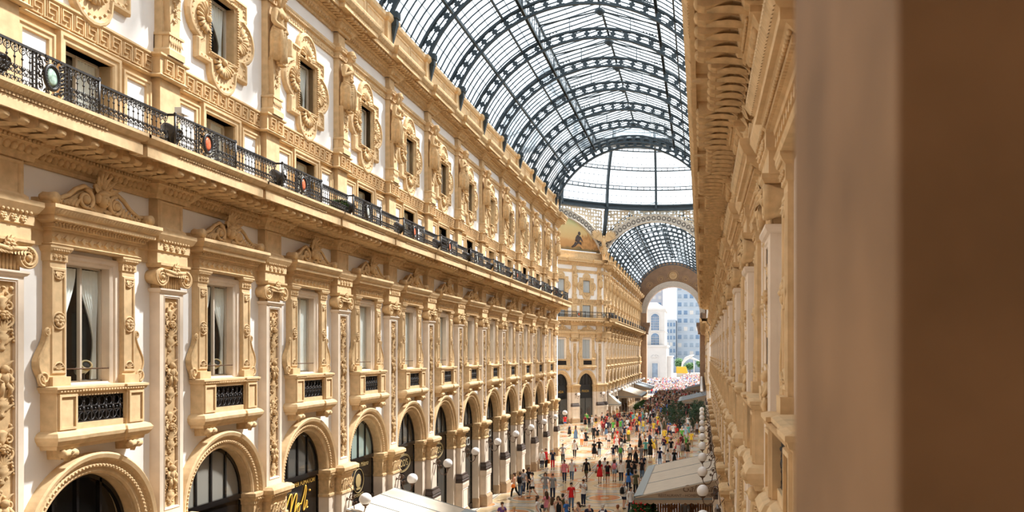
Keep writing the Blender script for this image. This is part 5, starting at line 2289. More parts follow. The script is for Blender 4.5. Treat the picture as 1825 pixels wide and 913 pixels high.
# ---- painted lunette and stone eagle at the octagon corner
def lunette():
    m = bpy.data.materials.new('lunette_painting')
    m.use_nodes = True
    nt = m.node_tree
    b = nt.nodes['Principled BSDF']
    b.inputs['Roughness'].default_value = .8
    tc = nt.nodes.new('ShaderNodeTexCoord')
    sp = nt.nodes.new('ShaderNodeSeparateXYZ')
    nz = nt.nodes.new('ShaderNodeTexNoise')
    nz.inputs['Scale'].default_value = .55
    nz.inputs['Detail'].default_value = 6
    ad = nt.nodes.new('ShaderNodeMath')
    ad.operation = 'MULTIPLY_ADD'
    ad.inputs[1].default_value = 1.6
    mr = nt.nodes.new('ShaderNodeMapRange')
    mr.inputs['From Min'].default_value = 24.6
    mr.inputs['From Max'].default_value = 29.5
    rp = nt.nodes.new('ShaderNodeValToRGB')
    e = rp.color_ramp.elements
    e[0].position, e[0].color = 0, (.12, .09, .045, 1)
    e[1].position, e[1].color = 1, (.42, .46, .24, 1)
    for p, c in ((.14, (.20, .13, .05)), (.22, (.42, .21, .07)), (.36, (.50, .27, .10)), (.42, (.56, .36, .15)), (.75, (.56, .42, .19))):
        x = e.new(p)
        x.color = (*c, 1)
    L = nt.links
    L.new(tc.outputs['Object'], sp.inputs[0])
    L.new(tc.outputs['Object'], nz.inputs['Vector'])
    L.new(nz.outputs['Fac'], ad.inputs[0])
    L.new(sp.outputs[2], ad.inputs[2])
    L.new(ad.outputs[0], mr.inputs['Value'])
    L.new(mr.outputs[0], rp.inputs[0])
    L.new(rp.outputs[0], b.inputs['Base Color'])
    mb = MB()
    uc = 7.745
    aa = math.asin((24.2 - OZ) / OR_)
    a = arc(uc, OZ, OR_ + .05, aa, pi - aa, 30)
    mb.add([(p[0], -.1, p[1]) for p in a], [tuple(range(len(a)))])
    o = mb.build('painted_lunette', m)
    FD.put(o, 0)
    tag(o, 'half-round painted lunette, ochre field under a greenish sky, by the dome', 'painting')
    # painted figures: flat shapes in the picture
    S = Matrix.Translation((5.2, -.08, 24.55)) @ Matrix.Scale(-1, 4, (1, 0, 0)) @ Matrix.Scale(.03, 4, (0, 1, 0))
    mb = MB()
    mb.M = S
    mb.ell((1.02, 0, 2.12), (.24, .3, .28), 10, 8)
    mb.tube([(1.0, 0, 1.8), (.8, 0, 1.4), (.62, 0, .9)], [.32, .42, .36], 8)
    mb.tube([(1.15, 0, 1.65), (1.5, 0, 1.15), (1.72, 0, .6)], [.17, .13, .09], 6)
    mb.tube([(.62, 0, .85), (1.25, 0, .75), (1.3, 0, .05)], [.3, .24, .12], 6)
    mb.tube([(.55, 0, .8), (.2, 0, .35), (-.3, 0, .1)], [.3, .22, .12], 6)
    mb.build('painted_figure', mat('painted_figure', (.075, .055, .048), .8, .3, 2), o)
    mb = MB()
    mb.M = S
    rr = random.Random(2)
    for k in range(60):
        a_ = rr.uniform(.3, 2.6)
        mb.leaf((2.6 + rr.uniform(-.9, 1.2), rr.uniform(-.3, .3), rr.uniform(0, .6)), (cos(a_), 0, sin(a_)), rr.uniform(.9, 1.8), .34, (0, 1, 0), .1, 3)
    mb.build('painted_sheaf', mat('painted_sheaf', (.44, .22, .08), .8, .3, 2), o)


lunette()


def eagle():
    t = empty('stone_eagle')
    mb = MB()
    mb.lathe([(.05, -1.1), (.5, -.8), (.85, -.2), (.9, .5), (.6, 1.0), (.2, 1.15)], (0, 0, 0), 12, 'z', True, 1, .45)
    for k in range(9):
        a = 2 * pi * k / 9
        mb.ell((cos(a) * .8, .3, .1 + sin(a) * .95), (.16, .14, .16), 6, 4)
    mb.build('shield', STONE2, t)
    mb = MB()
    mb.ell((0, .2, 1.9), (.5, .45, .95), 10, 7)
    mb.ell((0, .35, 2.95), (.26, .3, .3), 8, 6)
    mb.tube([(0, .2, 2.5), (0, .3, 2.9)], .25, 8)
    mb.ell((0, .65, 2.9), (.08, .16, .08), 6, 4)
    for sg in (-1, 1):
        mb.ell((sg * .25, .3, 1.15), (.2, .2, .35), 6, 5)
    mb.build('body', STONE2, t)
    for sg in (-1, 1):
        mb = MB()
        for k in range(9):
            a = .35 + .13 * k
            mb.leaf((sg * .4, .15 + .02 * k, 2.1), (sg * cos(a), .05, sin(a)), 3.1 - .16 * abs(k - 3), .55, (0, 1, 0), .05, 4)
        for k in range(7):
            a = .3 + .16 * k
            mb.leaf((sg * .35, .25 + .02 * k, 2.05), (sg * cos(a), .1, sin(a)), 1.7, .5, (0, 1, 0), .08, 3)
        mb.tube([(sg * .3, .2, 2.0), (sg * 1.0, .25, 3.0), (sg * 2.2, .2, 4.2)], [.3, .22, .08], 7)
        mb.build('wing', STONE2, t)
    return t


o = eagle()
mid = Vector((sin(pi / 8), -cos(pi / 8)))
o.location = (XL + .15, Y_FAR - .9, 24.5)
o.rotation_euler = (0, 0, atan2(-(1 - .0), .45) + pi / 2 - pi)
o.rotation_euler = (0, 0, pi + .35)
o.scale = (.66, .66, .66)
tag(o, 'stone eagle with spread wings on a shield at the octagon corner', 'statue')

# ---- awnings
def place_awning(o, wall, x, y0, y1):
    # local +x along the facade, +y out of it
    if wall == 'L':
        o.location = (x, y1, 0)
        o.rotation_euler = (0, 0, -pi / 2)
    else:
        o.location = (x, y0, 0)
        o.rotation_euler = (0, 0, pi / 2)


big = make_awning(11.8, 4.35, 3.05, 2.12, CANVAS, CANVASD, 3)
place_awning(big, 'R', .82, 43.0, 54.8)
tag(big, 'big cream awning with scalloped edge and brown lettered end, shaded side', 'awning')


def awning_text(body, size, v, z, shear):
    c = bpy.data.curves.new('lettering', 'FONT')
    c.body, c.size, c.align_x, c.align_y, c.extrude, c.shear = body, size, 'CENTER', 'CENTER', .003, shear
    c.materials.append(mat('dark_brown_lettering', (.16, .10, .065), .8))
    o = text_mesh(c)
    o.parent = big
    # face towards local -x, text running towards local -y
    o.matrix_local = Matrix.Translation((.012, v, z)) @ Matrix(((0, 0, -1, 0), (-1, 0, 0, 0), (0, 1, 0, 0), (0, 0, 0, 1)))
    return o


awning_text('Galleria', .52, 1.05, 2.56, .35)
awning_text('RESTAURANT - HOMEMADE PIZZA', .2, 1.55, 2.2, .1)
for (nm, wall, x, y0, y1, dep, zw, zo, cv, sd, lab) in (
        ('a', 'L', XL + .5, 31.3, 36.4, 3.6, 3.72, 2.62, CANVAS, CANVASD, 'cream awning spread below the shop with the faded gold crest'),
        ('b', 'L', XL + .25, 136.6, 151.0, 3.85, 3.86, 2.6, CANVAS, CANVASD, 'cream cafe awning in the far arcade on the sunlit side'),
        ('c', 'L', XL + .25, 168.0, 183.0, 3.4, 3.56, 2.54, CANVASG, CANVASD, 'grey cafe awning in the far arcade close to the open arch'),
        ('d', 'L', XL + .3, 121.0, 123.6, 1.7, 3.8, 2.25, mat('white_canvas', (.85, .8, .7), .8), CANVAS, 'short steep white awning at the start of the far arcade'),
        ('e', 'R', XR - .2, 129.6, 143.0, 4.7, 3.2, 2.1, CANVASG, CANVASD, 'grey awning in the far arcade on the shaded side over greenery'),
        ('f', 'R', XR - .2, 176.0, 186.0, 4.6, 3.1, 2.1, mat('slate_canvas', (.12, .12, .12), .8), CANVASD, 'dark awning beside the open far arch on the shaded side')):
    o = make_awning(y1 - y0, dep, zw, zo, cv, sd, 3 if y1 - y0 < 8 else 5)
    place_awning(o, wall, x, y0, y1)
    tag(o, lab, 'awning')

# ---- greenery in pots
LEAF = mat('dark_leaves', (.022, .05, .018), .6, .4, 4)
POT = mat('clay_pot', (.3, .16, .09), .8)
RED = mat('red_petals', (.65, .03, .03), .6)


def shrub(h, r, seed, leafm=LEAF, flowers=False):
    t = empty('potted_shrub')
    rr = random.Random(seed)
    mb = MB()
    mb.lathe([(.26, 0), (.36, .5), (.4, .55), (.4, .6), (.34, .6)], (0, 0, 0), 12)
    mb.build('pot', POT, t)
    mb = MB()
    for i in range(5):
        mb.tube([(0, 0, .5), (rr.uniform(-.2, .2), rr.uniform(-.2, .2), h * .5), (rr.uniform(-r, r) * .6, rr.uniform(-r, r) * .6, h * .85)], [.04, .03, .012], 5)
    mb.build('stem', BRONZE, t)
    mb = MB()
    for i in range(700):
        z = rr.random()
        rad = r * (.55 + .45 * sin(pi * min(1, z * 1.05))) * sqrt(rr.random())
        a = rr.uniform(0, 2 * pi)
        d = (cos(a) + rr.uniform(-.6, .6), sin(a) + rr.uniform(-.6, .6), rr.uniform(-.5, .9))
        mb.leaf((cos(a) * rad, sin(a) * rad, .6 + z * (h - .7)), d, rr.uniform(.16, .34), .13, (rr.uniform(-1, 1), rr.uniform(-1, 1), 1), .2, 2)
    mb.build('foliage', leafm, t)
    if flowers:
        mb = MB()
        for i in range(80):
            a, q = rr.uniform(0, 2 * pi), rr.random()
            mb.ell((cos(a) * r * q, sin(a) * r * q, h * (.75 + .32 * rr.random())), (.045, .045, .04), 6, 4)
        mb.build('blossom', RED, t)
    return t


sh = Proto(shrub(3.3, 1.15, 4))
for i, (x, y, s) in enumerate(((-4.4, 104, .88), (-3.0, 100.6, .9), (-.5, 101, .92), (-3.3, 108.2, 1.05), (-.5, 110.6, 1.05), (-.45, 105.8, .95))):
    o = sh.get()
    o.location = (x, y, 0)
    o.scale = (s, s, s)
    o.rotation_euler = (0, 0, i * 1.3)
    tag(o, 'tall dark potted shrub of the octagon cafe, ' + ['at its outer corner', 'in the front row middle', 'in the front row beside the globe lamps', 'behind the outer corner', 'at the back by the lamps', 'closest to the shaded facade'][i], 'plant', 'potted shrubs of the octagon cafe')
sh2 = Proto(shrub(1.5, .6, 9, mat('box_leaves', (.07, .13, .03), .6, .4, 4)))
for i in range(6):
    o = sh2.get()
    o.location = (-10.3 + .06 * i, 131.5 + 2.7 * i, 0)
    tag(o, 'low green potted bush before the cream far-arcade cafe, %s of six' % nth(i), 'plant', 'low bushes of the far-arcade cafe')
fl = Proto(shrub(1.75, .42, 12, mat('fern_leaves', (.05, .12, .03), .6, .3, 5), True))
for i, (x, y) in enumerate(((-3.25, 43.1), (-3.0, 44.2))):
    o = fl.get()
    o.location = (x, y, 0)
    tag(o, 'potted bush with red flowers under the big lettered awning, ' + ('at its very corner' if i == 0 else 'just behind the corner one'), 'plant', 'red flower pots under the awning')

# ---- terrace under the big awning: partitions and set tables
WOOD = mat('warm_wood', (.36, .15, .05), .5, .2, 3)
LINEN = mat('white_linen', (.8, .8, .82), .8)


def partition():
    t = empty('wooden_partition')
    mb = MB()
    for x in (-.6, .6):
        mb.box(x - .04, x + .04, -.04, .04, 0, 1.62)
    mb.box(-.6, .6, -.05, .05, 1.52, 1.6)
    mb.build('post_frame', WOOD, t)
    mb = MB()
    for k in range(8):
        mb.box(-.56 + .14 * k, -.45 + .14 * k, -.02, .02, .1, 1.52)
    mb.build('plank_panel', WOOD, t)
    return t


def table():
    t = empty('cafe_table')
    mb = MB()
    mb.box(-.42, .42, -.42, .42, .72, .75)
    mb.build('table_top', WOOD, t)
    mb = MB()
    mb.lathe([(.25, 0), (.25, .03), (.04, .06), (.04, .7), (.12, .72)], (0, 0, 0), 10)
    mb.build('pedestal', IRON, t)
    return t


def napkin():
    mb = MB()
    mb.lathe([(.09, 0), (.075, .12), (.02, .26)], (0, 0, 0), 7)
    return mb.build('folded_napkin', LINEN)


pp, tp = Proto(partition()), Proto(table())
np_ = Proto(napkin())
for i, x in enumerate((-2.5, -1.3, -.1)):
    o = pp.get()
    o.location = (x, 46.0, 0)
    tag(o, 'warm wooden partition under the big lettered awning, %s from its flower pot' % nth(i), 'partition', 'wooden partitions of the awning terrace')
for i, (x, y) in enumerate(((-1.9, 47.8), (-.6, 47.8), (-1.9, 51), (-.6, 51))):
    o = tp.get()
    o.location = (x, y, 0)
    tag(o, 'small set table under the big lettered awning, %s row, %s' % ('first' if i < 2 else 'second', 'open side' if i % 2 == 0 else 'wall side'), 'table', 'tables of the awning terrace')
    q = np_.get()
    q.location = (x + .1, y - .1, .751)
    tag(q, 'white folded napkin on the %s-row %s terrace table' % ('first' if i < 2 else 'second', 'open-side' if i % 2 == 0 else 'wall-side'), 'napkin', 'napkins of the awning terrace')

# ---- small things on the sunlit facade
mb = MB()
mb.box(-.16, .16, -.09, .09, .05, .2)
mb.box(-.03, .03, -.03, .03, -.06, .06)
o = mb.build('white_box', mat('white_plastic', (.75, .74, .72), .5))
FL.put(o, .95, 1.15, 15.66)
tag(o, 'small white box fixed on top of the balcony railing near the coral oval', 'box')


def spotlight():
    t = empty('window_spotlight')
    mb = MB()
    mb.M = Matrix.Translation((0, 0, .32)) @ Matrix.Rotation(-.5, 4, 'Z') @ Matrix.Rotation(.5, 4, 'X')
    mb.lathe([(.07, -.24), (.12, -.2), (.125, .12), (.1, .14)], (0, 0, 0), 14, 'y')
    mb.build('housing', mat('cream_enamel', (.7, .66, .55), .5), t)
    m2 = MB()
    m2.M = mb.M
    m2.lathe([(.13, .1), (.14, .13), (.125, .17), (.09, .17), (.085, .13)], (0, 0, 0), 14, 'y')
    m2.build('brass_rim', BRASSY, t)
    m4 = MB()
    m4.M = mb.M
    m4.lathe([(.09, .142), (.085, .15), (.01, .15)], (0, 0, 0), 14, 'y')
    m4.build('lens', DARK, t)  # dark disc painting the unlit hollow of the housing
    m3 = MB()
    m3.tube([(0, 0, 0), (0, 0, .28)], .03, 6)
    m3.lathe([(.1, 0), (.1, .03), (.04, .05)], (0, 0, 0), 10)
    m3.build('stand', SASH, t)
    return t


sp_ = Proto(spotlight())
for k in (-1, 0):
    o = sp_.get()
    FL.put(o, -BAY * (k + .5) - .3, -.33, 9.05)
    tag(o, 'cream spotlight with brass rim inside the %s tied-curtain window' % ('first' if k < 0 else 'second'), 'spotlight', 'spotlights in the windows')
o = sh2.get()
o.scale = (.42, .42, .42)
FL.put(o, -BAY * 1.72, .75, 14.79)
tag(o, 'small leafy pot plant on the balcony behind the railing', 'plant')

# ---- square beyond the open arch
WHITEST = mat('white_stone_facade', (.50, .475, .45), .85, .05, .5)
TOWERW = mat('pale_blue_facade', (.33, .38, .44), .7, .05, .3)  # blue-grey facade, with haze put into its pale bluish tint
TWIN = mat('blue_window_glass', (.12, .19, .29), .15, .3, .5, .5)
TWIN2 = mat('grey_window_glass', (.21, .27, .34), .2, .3, .5, .5)


def arch_window(parent, x, z0, w, h, y, axis='y', deep=.25):
    pts = [(x - w / 2, z0), (x + w / 2, z0), (x + w / 2, z0 + h - w / 2)] + arc(x, z0 + h - w / 2, w / 2, 0, pi, 12)[1:]
    mb = MB()
    mb.add([(p[0], y, p[1]) for p in pts], [tuple(range(len(pts)))])
    wn = mb.build('arched_window', TWIN, parent)
    mb = MB()
    mb.outline([(p[0], p[1]) for p in pts], [(0, y + .02), (0, y - deep), (.25, y - deep), (.25, y + .05)])
    for k in range(1, 4):
        xx = x - w / 2 + w * k / 4
        mb.box(xx - .05, xx + .05, y - .08, y - .01, z0, z0 + h - w * .25)
    for k in range(1, int(h / .9)):
        mb.box(x - w / 2, x + w / 2, y - .08, y - .01, z0 + .9 * k - .04, z0 + .9 * k + .04)
    mb.build('window_frame', WHITEST, wn)


t = empty('arcaded_tower')
t.location = (-17.6, 290, 0)
mb = MB()
mb.box(-7, 4.6, 0, 18, 12.5, 25.2)
mb.box(-7.4, 5.0, -.4, 18.4, 25.2, 25.9)
mb.add([(-7.2, -.2, 25.9), (4.8, -.2, 25.9), (4.8, 18.2, 25.9), (-7.2, 18.2, 25.9), (-4, 4, 28.2), (1.6, 4, 28.2), (1.6, 14, 28.2), (-4, 14, 28.2)], [(0, 1, 5, 4), (1, 2, 6, 5), (2, 3, 7, 6), (3, 0, 4, 7), (4, 5, 6, 7)])
mb.box(-7.2, 4.8, -.2, 18.2, 17.6, 17.9)
mb.build('upper_storey', WHITEST, t)
mb = MB()
mb.box(-7.6, 5.2, -1, 20, 0, 12.2)
mb.box(-8.0, 5.6, -1.5, 20.5, 12.2, 12.8)
mb.box(5.2, 6.9, 2, 20, 0, 8.6)
mb.box(5.2, 7.2, 1.7, 20.3, 8.6, 9.0)
mb.build('base_storey', WHITEST, t)
arch_window(t, 1.1, 18.1, 2.8, 5.9, -.02)
arch_window(t, 1.1, 12.9, 2.8, 4.2, -.02)
mb = MB()
mb.quad((.1, -1.02, .3), (2.1, -1.02, .3), (2.1, -1.02, 6.4), (.1, -1.02, 6.4))
w_ = mb.build('doorway', TWIN2, t)
mb = MB()
mb.outline([(.1, .3), (2.1, .3), (2.1, 6.4), (.1, 6.4)], [(0, -1.0), (0, -1.25), (.3, -1.25), (.3, -1.0)])
mb.build('door_frame', WHITEST, w_)
mb = MB()
for k in range(5):
    mb.ell((1.1 + .5 * (k - 2), -1.05, 8.6 + .25 * (k % 2)), (.35, .18, .6), 6, 5)
mb.build('relief_panel', WHITEST, t)
tag(t, 'white stone tower with tall arched windows, outside through the open arch', 'tower')


def slab(name, x0, x1, y, depth, h, nc, nr, m, z0w, zs, ww, wh, label, winm=TWIN2):
    t = empty(name)
    t.location = ((x0 + x1) / 2, y, 0)
    hw = (x1 - x0) / 2
    mb = MB()
    mb.box(-hw, hw, 0, depth, 0, h)
    mb.build('facade', m, t)
    mb = MB()
    for r in range(nr + 1):
        z = z0w - .55 + zs * r
        mb.box(-hw, hw, -.25, 0, z, z + .22)
    mb.build('floor_band', mat('band_white', (.44, .48, .52), .7), t)
    wm = None
    for c in range(nc):
        x = -hw + (c + .5) * 2 * hw / nc
        for r in range(nr):
            if wm is None:
                mb = MB()
                mb.box(-ww / 2, ww / 2, -.06, .02, 0, wh)
                wo = mb.build('window', [winm], t)
                wm = wo
            else:
                wo = wm.copy()
                COL.objects.link(wo)
                wo.parent = t
            wo.location = (x, 0, z0w + zs * r)
            if R.random() < .3:
                wo.material_slots[0].link = 'OBJECT'
                wo.material_slots[0].material = TWIN if R.random() < .6 else WHITEST
    tag(t, label, 'building')
    return t


slab('office_tower', -13.0, 12, 430, 20, 72, 8, 12, TOWERW, 9, 4.3, 1.9, 2.1, 'tall pale blue office tower filling the open arch, many windows')
slab('office_block', -20.0, -13.3, 424, 16, 27.5, 4, 6, TOWERW, 7, 3.4, 1.1, 1.9, 'lower pale office block between the white tower and the tall one', TWIN)
slab('apartment_block', -36, -21.0, 440, 16, 47, 5, 9, mat('grey_plaster', (.38, .38, .42), .8), 14, 3.6, 1.5, 1.8, 'grey block rising behind the white tower roof', TWIN)

TREEL = mat('tree_leaves', (.10, .20, .07), .7, .4, .8)


def tree(x, y, h, r, seed, label):
    t = empty('tree')
    t.location = (x, y, 0)
    rr = random.Random(seed)
    mb = MB()
    mb.tube([(0, 0, 0), (.1, 0, h * .4), (0, .1, h * .8)], [.25, .2, .08], 7)
    mb.build('trunk', BRONZE, t)
    mb = MB()
    for i in range(420):
        v = Vector((rr.gauss(0, 1), rr.gauss(0, 1), rr.gauss(0, 1))).normalized() * r * rr.random() ** .4
        mb.leaf((v.x, v.y, h * .62 + v.z * .8), (rr.uniform(-1, 1), rr.uniform(-1, 1), rr.uniform(-.6, .6)), .9, .55, (rr.uniform(-1, 1), rr.uniform(-1, 1), 1), .2, 2)
    mb.build('foliage', TREEL, t)
    tag(t, label, 'tree')


tree(-10.6, 395, 8.5, 2.6, 1, 'round green tree between the white tower and the leaping sculpture')
tree(-5.6, 392, 6.0, 2.2, 2, 'green tree below the leaping white sculpture')
tree(-.2, 406, 7.5, 2.4, 3, 'green tree half behind the shaded end pier')
t = empty('leaping_sculpture')
t.location = (-6, 380, 0)
mb = MB()
mb.tube([(-3.2, 0, 3.4), (-2.6, 0, 5.6), (-1.2, 0, 7.4), (.8, 0, 8.4), (2.6, 0, 9.2)], [.25, .6, .85, .7, .15], 8)
mb.tube([(.3, 0, 8.0), (2.4, 0, 7.4), (5.2, 0, 6.4)], [.5, .45, .1], 7)
mb.build('curved_body', WHITEST, t)
mb = MB()
mb.tube([(-3.2, 0, 0), (-3.2, 0, 3.5)], .3, 8)
mb.tube([(2.6, 0, 0), (2.4, 0, 7.4)], .2, 8)
mb.build('support', WHITEST, t)
tag(t, 'white curved sculpture like a leaping shape above the yellow kiosk', 'sculpture')
t = empty('yellow_kiosk')
t.location = (-8.2, 340, 0)
YEL = mat('yellow_panel', (.62, .34, .03), .6)
mb = MB()
mb.poly_prism([(-2.3, 1.6), (2.6, 1.6), (1.7, 4.3), (-2.3, 4.3)], 0, 3)
mb.build('body', YEL, t)
mb = MB()
mb.box(-2.2, 2.2, .1, 2.9, 0, 1.6)
mb.build('counter', mat('kiosk_base', (.5, .45, .35), .8), t)
tag(t, 'yellow boxy kiosk on the bright square outside', 'kiosk')
t = empty('banner_stand')
t.location = (-13.6, 345, 0)
mb = MB()
mb.box(-.6, .6, -.05, .05, .6, 4.0)
mb.build('banner', mat('violet_banner', (.16, .15, .34), .8), t)
mb = MB()
mb.tube([(0, 0.08, 0), (0, .08, 4.1)], .06, 6)
mb.build('pole', IRON, t)
tag(t, 'upright violet blue banner outside beside the white tower', 'banner')


# ================================================================== PEOPLE
def pose_nodes(walk=0.0, arms='down', female=False):
    """joint name -> (pos, radius, parent); figure faces -y, 1.72 m tall"""
    sh = .148 if female else .172
    hp = .095 if female else .09
    N = {}
    N['pel'] = ((0, 0, .95), (.15, .105) if not female else (.155, .11), None)
    N['wai'] = ((0, .0, 1.1), (.125, .09) if not female else (.11, .085), 'pel')
    N['che'] = ((0, -.01, 1.27), (.15, .105) if not female else (.13, .10), 'wai')
    N['upc'] = ((0, .0, 1.4), (.12, .08) if not female else (.10, .075), 'che')
    N['nek'] = ((0, -.005, 1.485), .05, 'upc')
    N['hd0'] = ((0, -.03, 1.555), (.058, .07), 'nek')
    N['hd1'] = ((0, -.03, 1.63), (.072, .088), 'hd0')
    N['hd2'] = ((0, -.02, 1.695), (.045, .055), 'hd1')
    N['nos'] = ((0, -.125, 1.6), .012, 'hd1')
    for s, nm in ((-1, 'l'), (1, 'r')):
        w = walk * s
        N['hip' + nm] = ((s * hp, 0, .88), .092, 'pel')
        N['kne' + nm] = ((s * hp, -.16 * w - .03, .5), .058, 'hip' + nm)
        ay = -.30 * w + (.04 if w > 0 else .16 * -w)
        az = .085 if w >= 0 else .085 + .08 * -w
        N['ank' + nm] = ((s * hp, ay, az), .038, 'kne' + nm)
        N['toe' + nm] = ((s * (hp + .02), ay - .15, max(.03, az - .06)), (.036, .025), 'ank' + nm)
        N['sho' + nm] = ((s * sh, .0, 1.385), .055, 'upc')
        if arms == 'down' or (arms in ('phone', 'bag') and s < 0 and arms == 'bag'):
            N['elb' + nm] = ((s * (sh + .055), .05 + .12 * w, 1.13), .042, 'sho' + nm)
            N['wri' + nm] = ((s * (sh + .06), -.06 + .2 * w, .90), .028, 'elb' + nm)
            d = Vector((0, -.25, -1))
        elif arms == 'phone':
            N['elb' + nm] = ((s * (sh + .06), -.08, 1.14), .042, 'sho' + nm)
            N['wri' + nm] = ((s * .07, -.27, 1.3), .028, 'elb' + nm)
            d = Vector((-s * .5, -.4, .7))
        elif arms == 'bag':
            N['elb' + nm] = ((s * (sh + .1), .03, 1.15), .042, 'sho' + nm)
            N['wri' + nm] = ((s * (sh - .02), -.18, 1.2), .028, 'elb' + nm)
            d = Vector((-s * .8, -.2, .4))
        else:  # hip
            N['elb' + nm] = ((s * (sh + .2), .08, 1.17), .042, 'sho' + nm)
            N['wri' + nm] = ((s * (hp + .1), -.03, 1.0), .028, 'elb' + nm)
            d = Vector((-s * .6, -.4, -.5))
        d.normalize()
        wr = Vector(N['wri' + nm][0])
        side = d.cross(Vector((0, 1, .2))).normalized()
        if abs(d.z) < .8:
            side = d.cross(Vector((0, 0, 1))).normalized()
        pm = wr + d * .075
        N['pal' + nm] = (tuple(pm), (.034, .018), 'wri' + nm)
        for k in range(4):
            o = side * ((k - 1.5) * .019)
            L = (.062, .075, .07, .055)[k]
            b = pm + d * .03 + o
            N['f%da' % k + nm] = (tuple(b), .0095, 'pal' + nm)
            N['f%db' % k + nm] = (tuple(b + d * L * .55 + Vector((-s * .008, -.012, 0))), .0085, 'f%da' % k + nm)
            N['f%dc' % k + nm] = (tuple(b + d * L + Vector((-s * .018, -.034, 0))), .0075, 'f%db' % k + nm)
        tb = wr + d * .045 - side * .03 + Vector((0, -.012, 0))
        N['t0' + nm] = (tuple(tb), .011, 'pal' + nm)
        N['t1' + nm] = (tuple(tb + d * .045 - side * .014 + Vector((0, -.014, 0))), .0085, 't0' + nm)
    return N


def cloth_nodes(N, keep, grow, cut=None):
    """clothing skin: chosen joints, thicker; cut shortens a last limb: name -> fraction"""
    out = {}
    for n in keep:
        p, r, par = N[n]
        r = (r[0] + grow, r[1] + grow) if isinstance(r, tuple) else r + grow
        if cut and n in cut:
            a = Vector(N[par][0])
            p = tuple(a.lerp(Vector(p), cut[n]))
            ra = N[par][1]
            r = (r if isinstance(r, float) else r[0]) + .008
        out[n] = (p, r, par if par in keep else None)
    return out


SKINM = [mat('skin_light', (.62, .36, .25), .6), mat('skin_tan', (.45, .24, .14), .6), mat('skin_dark', (.16, .08, .05), .6)]
HAIRM = {'black': mat('hair_black', (.012, .009, .008), .6), 'brown': mat('hair_brown', (.07, .035, .018), .6), 'blond': mat('hair_blond', (.52, .33, .12), .6), 'grey': mat('hair_grey', (.55, .53, .5), .7), 'red': mat('hair_red', (.24, .075, .025), .6)}
CC = {'white': (.78, .76, .74), 'black': (.012, .012, .014), 'grey': (.25, .25, .26), 'navy': (.018, .025, .06), 'red': (.62, .018, .02), 'wine': (.20, .012, .022), 'pink': (.75, .25, .30),
      'yellow': (.80, .55, .05), 'green': (.10, .42, .07), 'teal': (.10, .38, .36), 'blue': (.05, .17, .50), 'denim': (.10, .17, .28), 'olive': (.09, .085, .045), 'khaki': (.36, .26, .14),
      'beige': (.55, .42, .29), 'orange': (.80, .20, .03), 'purple': (.16, .07, .26), 'light blue': (.38, .50, .66), 'coral': (.8, .17, .12), 'brown': (.13, .065, .035), 'striped grey': (.38, .38, .40), 'light denim': (.30, .42, .55)}
CM = {k: mat('cloth_' + k.replace(' ', '_'), v, .85, .06 if k != 'striped grey' else .35, 9) for k, v in CC.items()}
SHOEM = mat('shoe_leather', (.03, .025, .022), .5)
SHOEW = mat('white_trainer', (.7, .69, .67), .6)
EYEM = mat('dark_eye', (.015, .01, .008), .4)
UPPER = ['pel', 'wai', 'che', 'upc', 'shol', 'shor', 'elbl', 'elbr']


